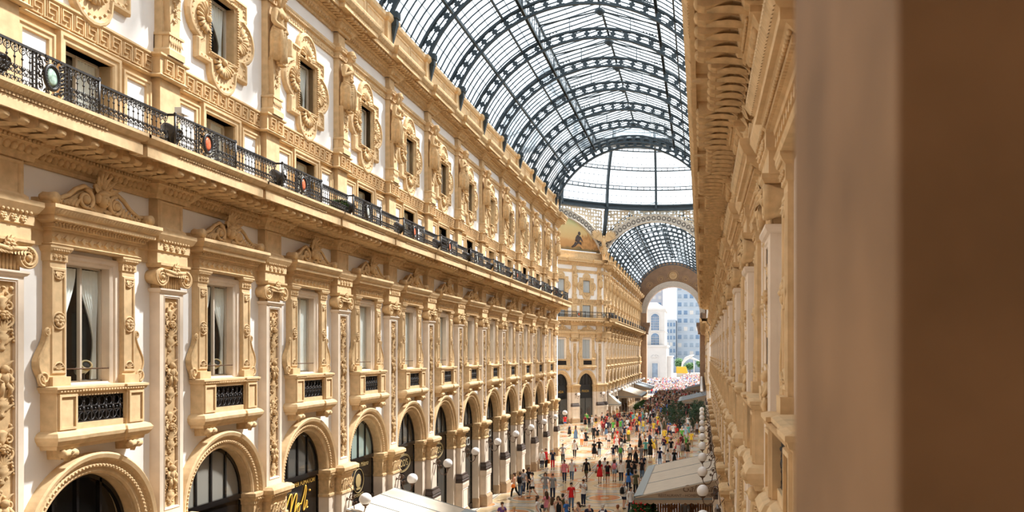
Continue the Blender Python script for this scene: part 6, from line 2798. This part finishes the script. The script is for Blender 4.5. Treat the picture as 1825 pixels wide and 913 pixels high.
def person_proto(walk, arms, female, top, bottom, hair):
    N = pose_nodes(walk, arms, female)
    t = bpy.data.objects.new('person', None)
    t.empty_display_size = .2
    mb = MB()
    v, f = skin(N, 1)
    mb.add(v, f, True)
    mb.m = 1
    for s in (-1, 1):
        mb.ell((s * .03, -.112, 1.632), (.011, .007, .008), 6, 4)
        mb.m = 0
        mb.ell((s * .078, -.02, 1.61), (.012, .022, .032), 6, 4)
        mb.m = 1
    mb.m = 2
    mb.ell((0, -.112, 1.555), (.024, .008, .007), 6, 4)
    mb.build('body', [SKINM[0], EYEM, mat('lips', (.42, .14, .11), .5)], t, False)
    # top
    keep = list(UPPER)
    if top == 'tee':
        C = cloth_nodes(N, keep, .014, {'elbl': .62, 'elbr': .62})
    elif top == 'shirt':
        keep = UPPER + ['wril', 'wrir']
        C = cloth_nodes(N, keep, .014, {'wril': .9, 'wrir': .9})
    elif top == 'tank':
        C = cloth_nodes(N, ['pel', 'wai', 'che', 'upc', 'shol', 'shor'], .011, {'shol': .75, 'shor': .75})
    C['hem'] = ((0, 0, .865), (.15 + .012, .105 + .012), 'pel')
    for q in ('shol', 'shor'):
        C[q] = ((C[q][0][0], C[q][0][1], C[q][0][2] + .008), C[q][1] + .012, C[q][2])
    if top != 'tank':
        C['col'] = ((0, .005, 1.452), (.068, .056), 'upc')
        C['upc'] = (C['upc'][0], (C['upc'][1][0] + .006, C['upc'][1][1] + .006), 'che')
    mb = MB()
    v, f = skin(C, 1)
    mb.add(v, f, True)
    mb.build('top', CM['white'], t, False)
    mb = MB()
    hz = 0
    if bottom in ('trousers', 'shorts'):
        kp = ['pel', 'hipl', 'hipr', 'knel', 'kner'] + (['ankl', 'ankr'] if bottom == 'trousers' else [])
        C = cloth_nodes(N, kp, .014, {'ankl': .93, 'ankr': .93} if bottom == 'trousers' else {'knel': .82, 'kner': .82})
        C['wst'] = ((0, 0, 1.04), (.128, .098), 'pel')
        if bottom == 'shorts':
            for q in ('knel', 'kner'):
                C[q] = (C[q][0], .088, C[q][2])
        v, f = skin(C, 1)
        mb.add(v, f, True)
    else:
        zb = .52 if bottom == 'skirt' else .25
        k = abs(walk)
        loft(mb, [(0, 0, 1.12, .13, .10), (0, 0, .98, .178, .132), (0, 0, .85, .2, .15), (0, -.01, (.85 + zb) / 2, .21, .165 + .07 * k), (0, -.01, zb, .235, .18 + .12 * k)], 7, .07, 24)
    mb.build({'trousers': 'trousers', 'shorts': 'shorts', 'skirt': 'skirt', 'long': 'skirt'}[bottom], CM['navy'], t, False)
    if hair != 'bald':
        mb = MB()
        mb.ell((0, -.008, 1.652), (.088, .1, .088), 12, 8)
        mb.ell((0, .035, 1.6), (.078, .065, .085), 10, 6)
        if hair == 'long':
            loft(mb, [(0, .02, 1.68, .07, .06), (0, .045, 1.6, .092, .065), (0, .065, 1.48, .098, .05), (0, .08, 1.36, .085, .038), (0, .085, 1.26, .05, .022)], 5, .06, 14)
            for s in (-1, 1):
                mb.tube([(s * .07, -.02, 1.67), (s * .088, -.01, 1.58), (s * .085, .01, 1.45)], [.022, .03, .015], 6)
        elif hair == 'bun':
            mb.ell((0, .075, 1.7), .045, 8, 6)
        mb.build('hair', HAIRM['brown'], t, False)
    for s, nm in ((-1, 'l'), (1, 'r')):
        mb = MB()
        a = Vector(N['ank' + nm][0])
        b = Vector(N['toe' + nm][0])
        mb.tube([a + Vector((0, .05, -.045)), a + Vector((0, -.01, -.03)), a.lerp(b, .6), b + Vector((0, -.03, 0))], [.036, .046, .044, .03], 8)
        mb.build('shoe', SHOEM, t, False)
    return t


PPROTO = {}


def children_of(t):
    return list(t.children)


ACC = {}


def acc_mesh(kind):
    if kind in ACC:
        return ACC[kind]
    mb = MB()
    if kind == 'backpack':
        loft(mb, [(0, .19, .98, .12, .05), (0, .2, 1.02, .145, .08), (0, .205, 1.2, .15, .09), (0, .19, 1.36, .12, .07), (0, .17, 1.41, .06, .03)], 0, 0, 14)
        for s in (-1, 1):
            mb.tube([(s * .09, .14, 1.38), (s * .11, .02, 1.48), (s * .115, -.12, 1.36), (s * .13, -.08, 1.15), (s * .12, .12, 1.02)], .018, 5)
    elif kind == 'handbag':
        loft(mb, [(.29, .02, .78, .05, .13), (.29, .02, .84, .06, .15), (.29, .02, .98, .05, .12), (.29, .02, 1.0, .02, .08)], 0, 0, 12)
        mb.tube([(.28, -.09, .98), (.24, -.06, 1.25), (.17, .0, 1.48), (.22, .08, 1.25), (.28, .12, .98)], .011, 5)
    elif kind == 'shopping_bag':
        mb.box(.22, .34, -.18, .1, .42, .76)
        mb.tube([(.28, -.12, .76), (.28, -.1, .84), (.28, .02, .84), (.28, .04, .76)], .008, 4)
    elif kind == 'hat':
        mb.lathe([(.19, 1.68), (.2, 1.69), (.1, 1.7), (.095, 1.78), (.06, 1.8), (.01, 1.8)], (0, -.01, 0), 14)
    elif kind == 'phone':
        mb.box(-.04, .04, -.36, -.345, 1.34, 1.49)
    o = mb.build(kind, CM['black'], None, False)
    ACC[kind] = o.data
    return o.data


NEARP, USED_LABELS = [], set()


def add_person(x, y, head, walk, arms, female, top, bottom, hair, tc, bc, hc, label, acc=None, ac='black', skin_i=0, scale=1.0, shoes='dark', group=None):
    key = (walk, arms, female, top, bottom, hair)
    if key not in PPROTO:
        PPROTO[key] = person_proto(*key)
    P = PPROTO[key]
    r = P.copy()
    COL.objects.link(r)
    r.location = (x, y, 0)
    r.rotation_euler = (0, 0, head)
    r.scale = (scale, scale, scale)
    for ch in P.children:
        c = ch.copy()
        COL.objects.link(c)
        c.parent = r
        b = c.name.split('.')[0]
        m = {'body': SKINM[skin_i], 'top': CM[tc], 'hair': HAIRM[hc], 'shoe': SHOEM if shoes == 'dark' else SHOEW}.get(b, CM[bc])
        c.material_slots[0].link = 'OBJECT'
        c.material_slots[0].material = m
    if acc:
        for a in (acc if isinstance(acc, tuple) else (acc,)):
            c = bpy.data.objects.new(a, acc_mesh(a))
            COL.objects.link(c)
            c.parent = r
            c.material_slots[0].link = 'OBJECT'
            c.material_slots[0].material = CM['beige'] if a == 'hat' else CM[ac]
            c['label'] = '%s %s' % (ac if a != 'hat' else 'straw', a.replace('_', ' '))
    tag(r, label, 'person', group or 'people walking in the gallery')
    NEARP.append((x, y))
    return r


def gpos(px, py):
    Y = F_PX * EYE / (py - VPY)
    return (px - VPX) / F_PX * Y, Y


# px, py of the feet in the photo, heading (0 faces us, pi walks away), outfit
M_, W_ = False, True
AWAY = pi
PL = [
    (917, 889, -1.7, .8, 'bag', W_, 'tank', 'trousers', 'bun', 'beige', 'black', 'brown', 'woman in beige tank top and black trousers with orange bag by the pier', 'handbag', 'orange'),
    (927, 887, AWAY, .4, 'phone', M_, 'tee', 'trousers', 'short', 'grey', 'denim', 'brown', 'man in grey tee and jeans with black backpack beside the pier', 'backpack', 'black'),
    (933, 881, AWAY, .6, 'down', M_, 'tee', 'trousers', 'short', 'striped grey', 'navy', 'brown', 'man in mottled grey tee and navy trousers walking behind the backpack man', None, None),
    (942, 877, .8, .0, 'bag', W_, 'tee', 'trousers', 'long', 'black', 'black', 'brown', 'woman all in black standing at the pier foot', None, None),
    (949, 888, -1.5, .8, 'bag', M_, 'tee', 'shorts', 'short', 'white', 'black', 'black', 'young man in white tee and black shorts walking sideways', None, None),
    (972, 888, .2, .0, 'hip', W_, 'tee', 'shorts', 'long', 'grey', 'light denim', 'brown', 'woman in grey tee and denim shorts, hand on hip', None, None),
    (985, 891, .3, .3, 'down', M_, 'tee', 'trousers', 'short', 'grey', 'navy', 'brown', 'stout man in grey tee and dark jeans', None, None),
    (958, 940, 1.4, .4, 'down', W_, 'tee', 'trousers', 'long', 'white', 'grey', 'brown', 'woman in white tee and grey trousers with black handbag', 'handbag', 'black'),
    (974, 929, -2.4, .6, 'bag', W_, 'tee', 'shorts', 'long', 'pink', 'grey', 'brown', 'girl in pink tee and grey shorts seen from behind', 'handbag', 'black'),
    (984, 941, AWAY, .0, 'down', W_, 'tank', 'trousers', 'long', 'white', 'denim', 'brown', 'long-haired girl in white top and jeans with her back to us', None, None),
    (995, 939, .0, .0, 'down', W_, 'tank', 'shorts', 'long', 'black', 'light denim', 'brown', 'girl in black top and pale denim shorts facing the camera', None, None),
    (1009, 945, 1.2, .0, 'bag', W_, 'tee', 'trousers', 'short', 'blue', 'navy', 'grey', 'grey-haired woman in bright blue top', 'handbag', 'black'),
    (1003, 934, AWAY, .3, 'down', M_, 'tee', 'trousers', 'short', 'olive', 'black', 'black', 'dark-haired man in olive tee beside the red shirt', None, None),
    (1018, 910, .2, .3, 'down', M_, 'tee', 'trousers', 'short', 'red', 'denim', 'black', 'man in bright red sports shirt and jeans', None, None),
    (1040, 903, -.5, .0, 'phone', M_, 'tee', 'trousers', 'short', 'white', 'navy', 'black', 'man in white tee holding a phone, grey backpack', ('backpack', 'phone'), 'grey'),
    (895, 952, .5, .0, 'down', M_, 'tee', 'trousers', 'short', 'purple', 'navy', 'brown', 'man in dark purple shirt at the bottom edge', None, None),
    (916, 962, .2, .0, 'down', W_, 'tee', 'trousers', 'short', 'white', 'denim', 'blond', 'blond head at the bottom edge beside the purple shirt', None, None),
    (1031, 952, -.8, .0, 'phone', W_, 'tank', 'trousers', 'long', 'grey', 'black', 'brown', 'brown-haired woman in grey top raising a phone', 'phone', 'black'),
    (1050, 955, .4, .0, 'down', M_, 'tee', 'trousers', 'bald', 'navy', 'navy', 'grey', 'bald man in navy shirt at the bottom edge', None, None),
    (1074, 957, AWAY, .0, 'down', M_, 'shirt', 'trousers', 'short', 'navy', 'black', 'grey', 'grey-haired person in navy at the bottom edge', 'backpack', 'white'),
    (1101, 958, AWAY, .0, 'down', M_, 'shirt', 'trousers', 'short', 'beige', 'navy', 'red', 'red-brown head above a beige collar at the bottom edge', None, None),
    (1045, 858, -.2, .8, 'down', M_, 'tee', 'shorts', 'short', 'black', 'olive', 'black', 'man striding in black tee and olive shorts with a shoulder bag', 'handbag', 'black', 2),
    (1069, 862, AWAY, .5, 'down', W_, 'tee', 'skirt', 'long', 'red', 'red', 'brown', 'woman in short red dress walking away', 'handbag', 'brown'),
    (1083, 864, AWAY, .4, 'down', M_, 'tee', 'shorts', 'short', 'wine', 'olive', 'brown', 'man in dark red tee and olive shorts, black backpack', 'backpack', 'black'),
    (1078, 856, AWAY, .4, 'down', M_, 'shirt', 'trousers', 'short', 'white', 'beige', 'brown', 'man in white shirt and beige trousers ahead of the backpacker', None, None),
    (1095, 859, AWAY, .4, 'down', W_, 'tee', 'shorts', 'long', 'light blue', 'light denim', 'brown', 'woman in straw hat with pink backpack', ('backpack', 'hat'), 'pink'),
    (1107, 861, AWAY, .3, 'down', M_, 'shirt', 'trousers', 'short', 'white', 'navy', 'brown', 'man in white shirt and navy trousers with side bag, walking away', 'handbag', 'black'),
    (1120, 853, .0, .3, 'down', W_, 'tee', 'trousers', 'long', 'black', 'light denim', 'brown', 'woman in black tee and pale jeans coming towards us', None, None),
    (1126, 860, .0, .3, 'down', M_, 'tee', 'shorts', 'short', 'black', 'blue', 'black', 'boy in black tee and bright blue shorts', None, None, 0, .8),
    (1131, 855, .1, .3, 'bag', W_, 'tee', 'trousers', 'long', 'black', 'grey', 'black', 'woman in black tee and grey trousers behind the boy', None, None),
    (1144, 857, .0, .4, 'down', M_, 'tee', 'trousers', 'short', 'black', 'denim', 'black', 'man in black tee and blue jeans beside the awning', None, None),
    (1146, 849, .1, .3, 'down', M_, 'tee', 'trousers', 'bald', 'navy', 'grey', 'grey', 'bald man in navy tee behind the black tee', None, None),
    (1112, 908, 2.6, .3, 'down', M_, 'tee', 'shorts', 'short', 'white', 'navy', 'grey', 'man in white tee and navy shorts with black backpack near the awning corner', 'backpack', 'black'),
    (1124, 919, .5, .3, 'bag', M_, 'shirt', 'trousers', 'short', 'white', 'navy', 'black', 'man in white shirt with dark jacket on his arm at the awning corner', 'handbag', 'black'),
    (1133, 884, AWAY, .0, 'down', M_, 'tee', 'trousers', 'short', 'olive', 'black', 'black', 'man in dark olive tee close to the awning edge', None, None),
    (1120, 880, AWAY, .0, 'down', W_, 'tee', 'trousers', 'long', 'blue', 'navy', 'black', 'woman in deep blue top before the olive tee', None, None),
    (1093, 822, AWAY, .4, 'down', M_, 'tee', 'shorts', 'short', 'navy', 'light denim', 'brown', 'boy in navy tee holding a hand', None, None, 0, .86),
    (1106, 827, AWAY, .3, 'down', M_, 'shirt', 'trousers', 'short', 'grey', 'grey', 'grey', 'man in grey with a bright green backpack', 'backpack', 'green'),
    (1024, 817, .0, .4, 'down', W_, 'tee', 'trousers', 'long', 'white', 'black', 'brown', 'woman in white top and black trousers with black handbag', 'handbag', 'black'),
    (1059, 819, .0, .4, 'down', W_, 'tee', 'skirt', 'short', 'black', 'black', 'brown', 'woman in black dress with paper shopping bag', 'shopping_bag', 'brown'),
    (1068, 815, .0, .3, 'hip', W_, 'tee', 'trousers', 'short', 'black', 'light denim', 'red', 'woman in black tee and pale jeans, hand on hip', None, None),
    (1003, 826, .6, .0, 'hip', M_, 'tee', 'trousers', 'short', 'striped grey', 'black', 'brown', 'person in mottled grey tee and black trousers, elbow out', None, None),
    (1006, 861, .0, .4, 'bag', W_, 'shirt', 'trousers', 'short', 'pink', 'navy', 'black', 'woman in pale pink tunic with red bag', 'handbag', 'red', 1),
    (1019, 859, .0, .4, 'down', M_, 'tee', 'trousers', 'short', 'white', 'denim', 'grey', 'man in white tee and jeans with red jacket at the waist', 'handbag', 'red'),
    (985, 837, .2, .0, 'down', M_, 'tee', 'trousers', 'short', 'navy', 'red', 'grey', 'man in navy tee and bright red trousers', None, None),
    (966, 838, AWAY, .3, 'down', M_, 'shirt', 'trousers', 'short', 'white', 'navy', 'grey', 'white-shirted man in navy trousers against the pier', None, None),
    (973, 836, 1.2, .0, 'bag', W_, 'tee', 'trousers', 'short', 'red', 'black', 'brown', 'person in red top with orange shopping bag', 'shopping_bag', 'orange'),
    (1026, 786, AWAY, .3, 'down', W_, 'tank', 'long', 'long', 'denim', 'denim', 'brown', 'woman in long denim dress with yellow bag', 'handbag', 'yellow'),
    (1037, 796, AWAY, .2, 'down', W_, 'tee', 'trousers', 'short', 'white', 'orange', 'brown', 'woman in white tee and orange trousers', None, None),
    (1044, 795, .8, .2, 'bag', W_, 'tee', 'skirt', 'bun', 'black', 'black', 'brown', 'woman in black dress beside the orange trousers', 'handbag', 'black'),
    (1058, 786, .0, .3, 'down', W_, 'shirt', 'trousers', 'short', 'black', 'black', 'blond', 'blond woman in black with grey bag', 'handbag', 'grey'),
    (1065, 790, AWAY, .3, 'down', M_, 'tee', 'shorts', 'short', 'black', 'khaki', 'brown', 'man in black tee and khaki shorts walking away', None, None),
    (1085, 798, AWAY, .2, 'down', M_, 'tee', 'shorts', 'short', 'white', 'navy', 'brown', 'man in white tee and navy shorts left of the red dress', 'handbag', 'black'),
    (1097, 799, .2, .2, 'phone', W_, 'tank', 'skirt', 'long', 'red', 'red', 'brown', 'girl in short red dress facing us', None, None),
    (1106, 798, AWAY, .3, 'down', W_, 'tank', 'long', 'long', 'wine', 'wine', 'brown', 'woman in long dark red outfit', None, None),
    (1068, 775, .1, .3, 'down', W_, 'tank', 'long', 'short', 'white', 'white', 'blond', 'woman in long white dress', None, None),
    (1076, 776, AWAY, .3, 'down', M_, 'shirt', 'trousers', 'short', 'wine', 'brown', 'brown', 'person in dark red jacket beside the white dress', None, None),
    (1083, 774, .1, .3, 'down', M_, 'shirt', 'trousers', 'short', 'navy', 'navy', 'brown', 'man in navy suit beside the dark red jacket', None, None),
    (1007, 763, .3, .2, 'down', M_, 'tee', 'shorts', 'short', 'red', 'blue', 'brown', 'man in red tee and blue shorts under the globe lamps', None, None),
    (1015, 778, -.8, .4, 'down', W_, 'tank', 'long', 'short', 'grey', 'black', 'brown', 'woman in long black skirt pushing along the pier', None, None),
    (1045, 757, .0, .0, 'down', M_, 'shirt', 'trousers', 'short', 'green', 'green', 'black', 'person all in bright green before the black shopfront', None, None),
    (1043, 764, .1, .2, 'down', W_, 'tee', 'skirt', 'long', 'wine', 'black', 'brown', 'woman in dark red top and black skirt', None, None),
    (1050, 765, .1, .2, 'down', M_, 'tee', 'trousers', 'short', 'black', 'black', 'black', 'thin man in black before the black shopfront', None, None),
    (1055, 764, .0, .2, 'down', W_, 'tee', 'trousers', 'short', 'white', 'grey', 'blond', 'person in white tee and grey trousers before the shopfront', None, None),
    (1062, 763, .0, .2, 'hip', W_, 'tank', 'shorts', 'long', 'black', 'yellow', 'brown', 'woman in black top and yellow shorts', None, None),
    (1073, 758, .2, .2, 'down', M_, 'tank', 'trousers', 'short', 'navy', 'navy', 'brown', 'man in navy sleeveless top', None, None),
    (1232, 798, AWAY, .3, 'down', M_, 'tee', 'trousers', 'short', 'yellow', 'khaki', 'brown', 'man in yellow tee and khaki trousers by the globe lamps', None, None),
    (1226, 817, AWAY, .3, 'down', M_, 'tee', 'shorts', 'short', 'olive', 'black', 'brown', 'man in olive tee and black shorts with black bag', 'handbag', 'black'),
    (1217, 814, AWAY, .2, 'down', W_, 'tank', 'skirt', 'long', 'white', 'grey', 'brown', 'long-haired woman in white top and grey skirt', None, None),
    (1209, 815, AWAY, .2, 'down', W_, 'tee', 'skirt', 'long', 'pink', 'white', 'blond', 'blond woman in pink top and white skirt', 'handbag', 'red'),
    (1196, 814, AWAY, .2, 'down', M_, 'tee', 'shorts', 'short', 'black', 'white', 'black', 'man in black tee and white shorts', None, None),
    (1189, 805, .3, .4, 'bag', W_, 'tee', 'trousers', 'short', 'yellow', 'grey', 'brown', 'person in yellow top swinging a dark bag', 'handbag', 'brown'),
    (1169, 806, .0, .0, 'phone', M_, 'tee', 'trousers', 'short', 'grey', 'khaki', 'grey', 'man in grey tee and khaki trousers raising a camera', 'phone', 'black'),
    (1151, 816, AWAY, .1, 'hip', M_, 'tee', 'trousers', 'short', 'teal', 'black', 'black', 'man in teal tee with his arm round a woman', None, None),
    (1159, 816, AWAY, .1, 'down', W_, 'tee', 'long', 'long', 'black', 'black', 'black', 'woman in long black dress beside the teal tee', None, None),
    (1176, 834, AWAY, .3, 'down', M_, 'tee', 'trousers', 'short', 'navy', 'light blue', 'black', 'man in dark navy tee half hidden by the awning', None, None),
    (1190, 838, AWAY, .3, 'down', M_, 'tee', 'trousers', 'short', 'white', 'navy', 'black', 'man in white tee above the awning edge', None, None),
    (1202, 837, .0, .2, 'down', W_, 'tee', 'trousers', 'long', 'black', 'olive', 'brown', 'dark-haired woman in black tee above the awning edge', None, None),
    (1123, 827, AWAY, .3, 'down', W_, 'tee', 'trousers', 'bun', 'black', 'black', 'brown', 'woman in black with pale grey backpack', 'backpack', 'white'),
    (1133, 831, .1, .2, 'bag', W_, 'tank', 'long', 'long', 'black', 'black', 'red', 'red-haired woman in long black dress', None, None),
    (1143, 829, .0, .3, 'down', M_, 'tee', 'trousers', 'short', 'grey', 'grey', 'red', 'man in grey tee with grey backpack straps', 'backpack', 'grey'),
    (1200, 782, .1, .3, 'down', M_, 'tee', 'shorts', 'short', 'white', 'navy', 'brown', 'man in white tee and navy shorts with grey backpack', 'backpack', 'grey'),
    (1192, 781, AWAY, .2, 'down', W_, 'tank', 'shorts', 'short', 'purple', 'black', 'brown', 'woman in mauve tank top and black shorts', None, None),
    (1216, 788, AWAY, .3, 'down', M_, 'tee', 'trousers', 'short', 'white', 'beige', 'grey', 'grey-haired man in white tee and beige trousers', None, None),
    (1222, 788, AWAY, .3, 'down', M_, 'tee', 'trousers', 'short', 'light blue', 'khaki', 'grey', 'man in blue-grey tee beside the grey-haired one', None, None),
    (1159, 786, AWAY, .2, 'down', W_, 'tee', 'trousers', 'long', 'coral', 'white', 'brown', 'girl in coral tee and white trousers', None, None, 0, .9),
    (1143, 800, .2, .2, 'down', W_, 'shirt', 'trousers', 'short', 'white', 'black', 'blond', 'person in white shirt and black trousers', None, None),
    (1140, 757, AWAY, .2, 'down', W_, 'shirt', 'long', 'long', 'orange', 'purple', 'brown', 'woman in orange top over long purple skirt', None, None),
    (1125, 753, AWAY, .3, 'down', W_, 'tee', 'trousers', 'short', 'red', 'wine', 'brown', 'person in red tee at the octagon edge', None, None),
    (1159, 761, AWAY, .2, 'down', M_, 'shirt', 'trousers', 'short', 'white', 'black', 'black', 'man in white shirt with navy backpack', 'backpack', 'navy'),
    (1173, 770, AWAY, .2, 'down', W_, 'tank', 'shorts', 'short', 'brown', 'black', 'brown', 'person with bright red backpack and black shorts', 'backpack', 'red'),
    (1226, 765, .0, .0, 'down', W_, 'tee', 'shorts', 'long', 'white', 'light denim', 'red', 'girl in white tee and denim shorts before the dark shrubs', None, None),
    (1235, 768, -1.0, .2, 'phone', W_, 'tank', 'trousers', 'bun', 'black', 'black', 'brown', 'slim woman in black before the dark shrubs', None, None),
    (1242, 777, .3, .0, 'down', W_, 'tee', 'trousers', 'short', 'grey', 'black', 'brown', 'person with yellow shopping bag by the lamps', 'shopping_bag', 'yellow'),
    (1209, 768, AWAY, .2, 'down', M_, 'tee', 'trousers', 'short', 'navy', 'denim', 'brown', 'man in navy tee and jeans before the shrubs', None, None),
    (1216, 768, AWAY, .2, 'down', M_, 'tee', 'trousers', 'short', 'grey', 'denim', 'grey', 'man in grey tee and jeans before the shrubs', None, None),
    (1134, 764, .2, .3, 'down', W_, 'tee', 'trousers', 'long', 'yellow', 'black', 'brown', 'woman in yellow top and black trousers in the octagon', None, None),
    (1118, 783, 1.0, .2, 'down', M_, 'tee', 'trousers', 'short', 'light blue', 'denim', 'brown', 'man in pale blue tee and jeans standing in the octagon', None, None),
    (1106, 772, AWAY, .2, 'down', W_, 'tee', 'trousers', 'short', 'green', 'grey', 'red', 'person in bright green top in the octagon', None, None),
]
for e in PL:
    (px, py, hd, wk, ar, fem, tp_, bt, hr, tc_, bc_, hc_, lab, ac_, acc_) = e[:15]
    sk = e[15] if len(e) > 15 else 0
    sc = e[16] if len(e) > 16 else 1.0
    x, y = gpos(px, py)
    add_person(x, y, hd, wk, ar, fem, tp_, bt, hr, tc_, bc_, hc_, lab, ac_, acc_ or 'black', sk, sc, 'light' if (px + py) % 3 == 0 else 'dark', 'people walking in the gallery')
    USED_LABELS.add(lab)
o = add_person(-.9, 45.1, 0, 0, 'down', False, 'shirt', 'trousers', 'short', 'grey', 'black', 'black', 'waiter in pale grey shirt standing under the lettered awning', None, 'black', 1)

# ---- the thicker crowd: one by one up to three hundred in all
ACCN = {None: '', 'backpack': ' and %s backpack', 'handbag': ' and %s handbag', 'shopping_bag': ' and %s shopping bag'}
HN = {'long': 'long-haired', 'short': 'short-haired', 'bald': 'bald', 'bun': 'bun-haired'}
VAR = [(False, 'tee', 'trousers', 'short'), (False, 'tee', 'shorts', 'short'), (False, 'shirt', 'trousers', 'short'), (True, 'tee', 'trousers', 'long'), (True, 'tank', 'shorts', 'long'), (True, 'tee', 'skirt', 'long'), (True, 'tank', 'long', 'long'), (True, 'tee', 'trousers', 'bun')]
TOPC = ['white', 'black', 'grey', 'navy', 'red', 'wine', 'pink', 'yellow', 'green', 'teal', 'blue', 'olive', 'beige', 'orange', 'purple', 'light blue', 'coral', 'striped grey', 'black', 'white', 'navy']
SHADEC = ['black', 'black', 'navy', 'grey', 'black', 'white', 'olive', 'wine', 'brown', 'purple', 'beige', 'red', 'navy', 'striped grey', 'blue']  # dark clothes chosen to put the vault's shade into the colours
BOTC = ['black', 'navy', 'denim', 'grey', 'khaki', 'white', 'olive', 'light denim', 'beige', 'black']


def free(x, y, d=.55):
    return all((x - a) ** 2 + (y - b) ** 2 > d * d for a, b in NEARP)


def zone(y):
    return 'far inside the arcade' if y > 150 else 'in the far arcade' if y > 122 else 'under the dome' if y > 104 else 'entering the octagon' if y > 84 else 'in the long gallery'


cnt = len(NEARP)
tries = 0
while cnt < 300 and tries < 8000:
    tries += 1
    y = 78 + 84 * R.random() ** .85
    if y < 92:
        x = R.uniform(-10, -.8)
    elif y < 116:
        x = R.uniform(-14, -1.5) if R.random() < .75 else R.uniform(-9, -3)
    else:
        x = R.uniform(-9.6, -.6)
    if y > 98 and y < 113 and x > -4.6:
        continue
    if not free(x, y, .62):
        continue
    fem, tp_, bt, hr = R.choice(VAR)
    tc_, bc_ = R.choice(TOPC if y < 116 else SHADEC), R.choice(BOTC)
    if bt in ('skirt', 'long') and R.random() < .6:
        bc_ = tc_
    hc_ = R.choice(['black', 'brown', 'brown', 'blond', 'grey', 'red'])
    ac_ = R.choice([None, None, 'backpack', 'handbag', 'shopping_bag'])
    acc_ = R.choice(['black', 'red', 'navy', 'brown', 'grey', 'yellow', 'white'])
    away = R.random() < .55
    bn = {'trousers': 'trousers', 'shorts': 'shorts', 'skirt': 'skirt', 'long': 'long skirt'}[bt]
    tn = {'tee': 'tee', 'shirt': 'shirt', 'tank': 'vest'}[tp_]
    lab = '%s %s in %s %s, %s %s%s, %s' % (hc_ + '-haired', 'woman' if fem else 'man', tc_, tn, bc_, bn, (ACCN[ac_] % acc_) if ac_ else '', zone(y))
    if lab in USED_LABELS or len(lab.replace('-', ' ').split()) > 16:
        continue
    USED_LABELS.add(lab)
    add_person(x, y, (AWAY if away else 0) + R.uniform(-.7, .7), R.choice([.0, .4, .4, .8]) if bt != 'long' else R.choice([0., .3]), R.choice(['down', 'down', 'bag', 'phone']), fem, tp_, bt, hr, tc_, bc_, hc_, lab, ac_, acc_, R.choice([0, 0, 0, 1]), R.uniform(.93, 1.05), R.choice(['dark', 'light']), 'crowd in the octagon and the far arcade')
    cnt += 1


# ---- everyone farther away, beyond counting
def crowd(name, n, xr, yf, label, excl=None, light=False):
    mats_ = [CM[c] for c in ('white', 'black', 'grey', 'navy', 'red', 'wine', 'light blue', 'beige', 'pink', 'blue', 'olive', 'orange')] + [SKINM[0], HAIRM['brown'], HAIRM['black']]
    wts = [0, 1, 1, 1, 1, 2, 3, 3, 3, 4, 5, 5, 6, 7, 8, 10, 10, 10, 13, 13] if not light else [0, 0, 0, 0, 0, 0, 6, 6, 2, 2, 4, 8, 8, 3, 7, 7, 1, 9]  # default weights lean dark to put the vault's shade into the clothes
    mb = MB()
    for i in range(n):
        y = yf()
        x = xr(y)
        s = R.uniform(.92, 1.05)
        a = R.uniform(0, 2 * pi)
        mb.M = Matrix.Translation((x, y, 0)) @ Matrix.Rotation(a, 4, 'Z') @ Matrix.Scale(s, 4)
        mb.m = R.choice(wts)
        loft(mb, [(0, 0, .9, .15, .1), (0, 0, 1.1, .14, .095), (0, 0, 1.32, .19, .11), (0, 0, 1.44, .15, .09), (0, 0, 1.48, .06, .06)], 0, 0, 7)
        for sg in (-1, 1):
            mb.tube([(sg * .2, 0, 1.4), (sg * .26, .02, 1.12), (sg * .25, -.08, .88)], [.055, .045, .035], 4)
        mb.m = R.choice([1, 3, 2, 8, 1, 9, 7])
        st = R.uniform(-.2, .2)
        for sg in (-1, 1):
            mb.tube([(sg * .08, 0, .95), (sg * .09, st * sg * .5, .5), (sg * .09, st * sg, .03)], [.09, .065, .05], 5)
        mb.m = 12
        mb.ell((0, -.02, 1.58), (.075, .09, .11), 6, 5)
        mb.m = R.choice([13, 14, 13, 7])
        mb.ell((0, .02, 1.63), (.085, .09, .085), 6, 4)
    mb.M = None
    o = mb.build(name, mats_)
    tag(o, label, 'crowd', None, 'stuff')


crowd('distant_crowd', 620, lambda y: R.uniform(-9.6, -.5), lambda: 128 + 62 * R.random(), 'dense crowd of tiny people filling the far arcade up to the open arch')
crowd('square_crowd', 1500, lambda y: R.uniform(-7.4, 4) if y > 284 else R.uniform(-22, 3.5) if y > 235 else R.uniform(-14, 1), lambda: 192 + 144 * R.random() ** 1.2, 'bright sunlit crowd of tiny people on the square outside', None, True)
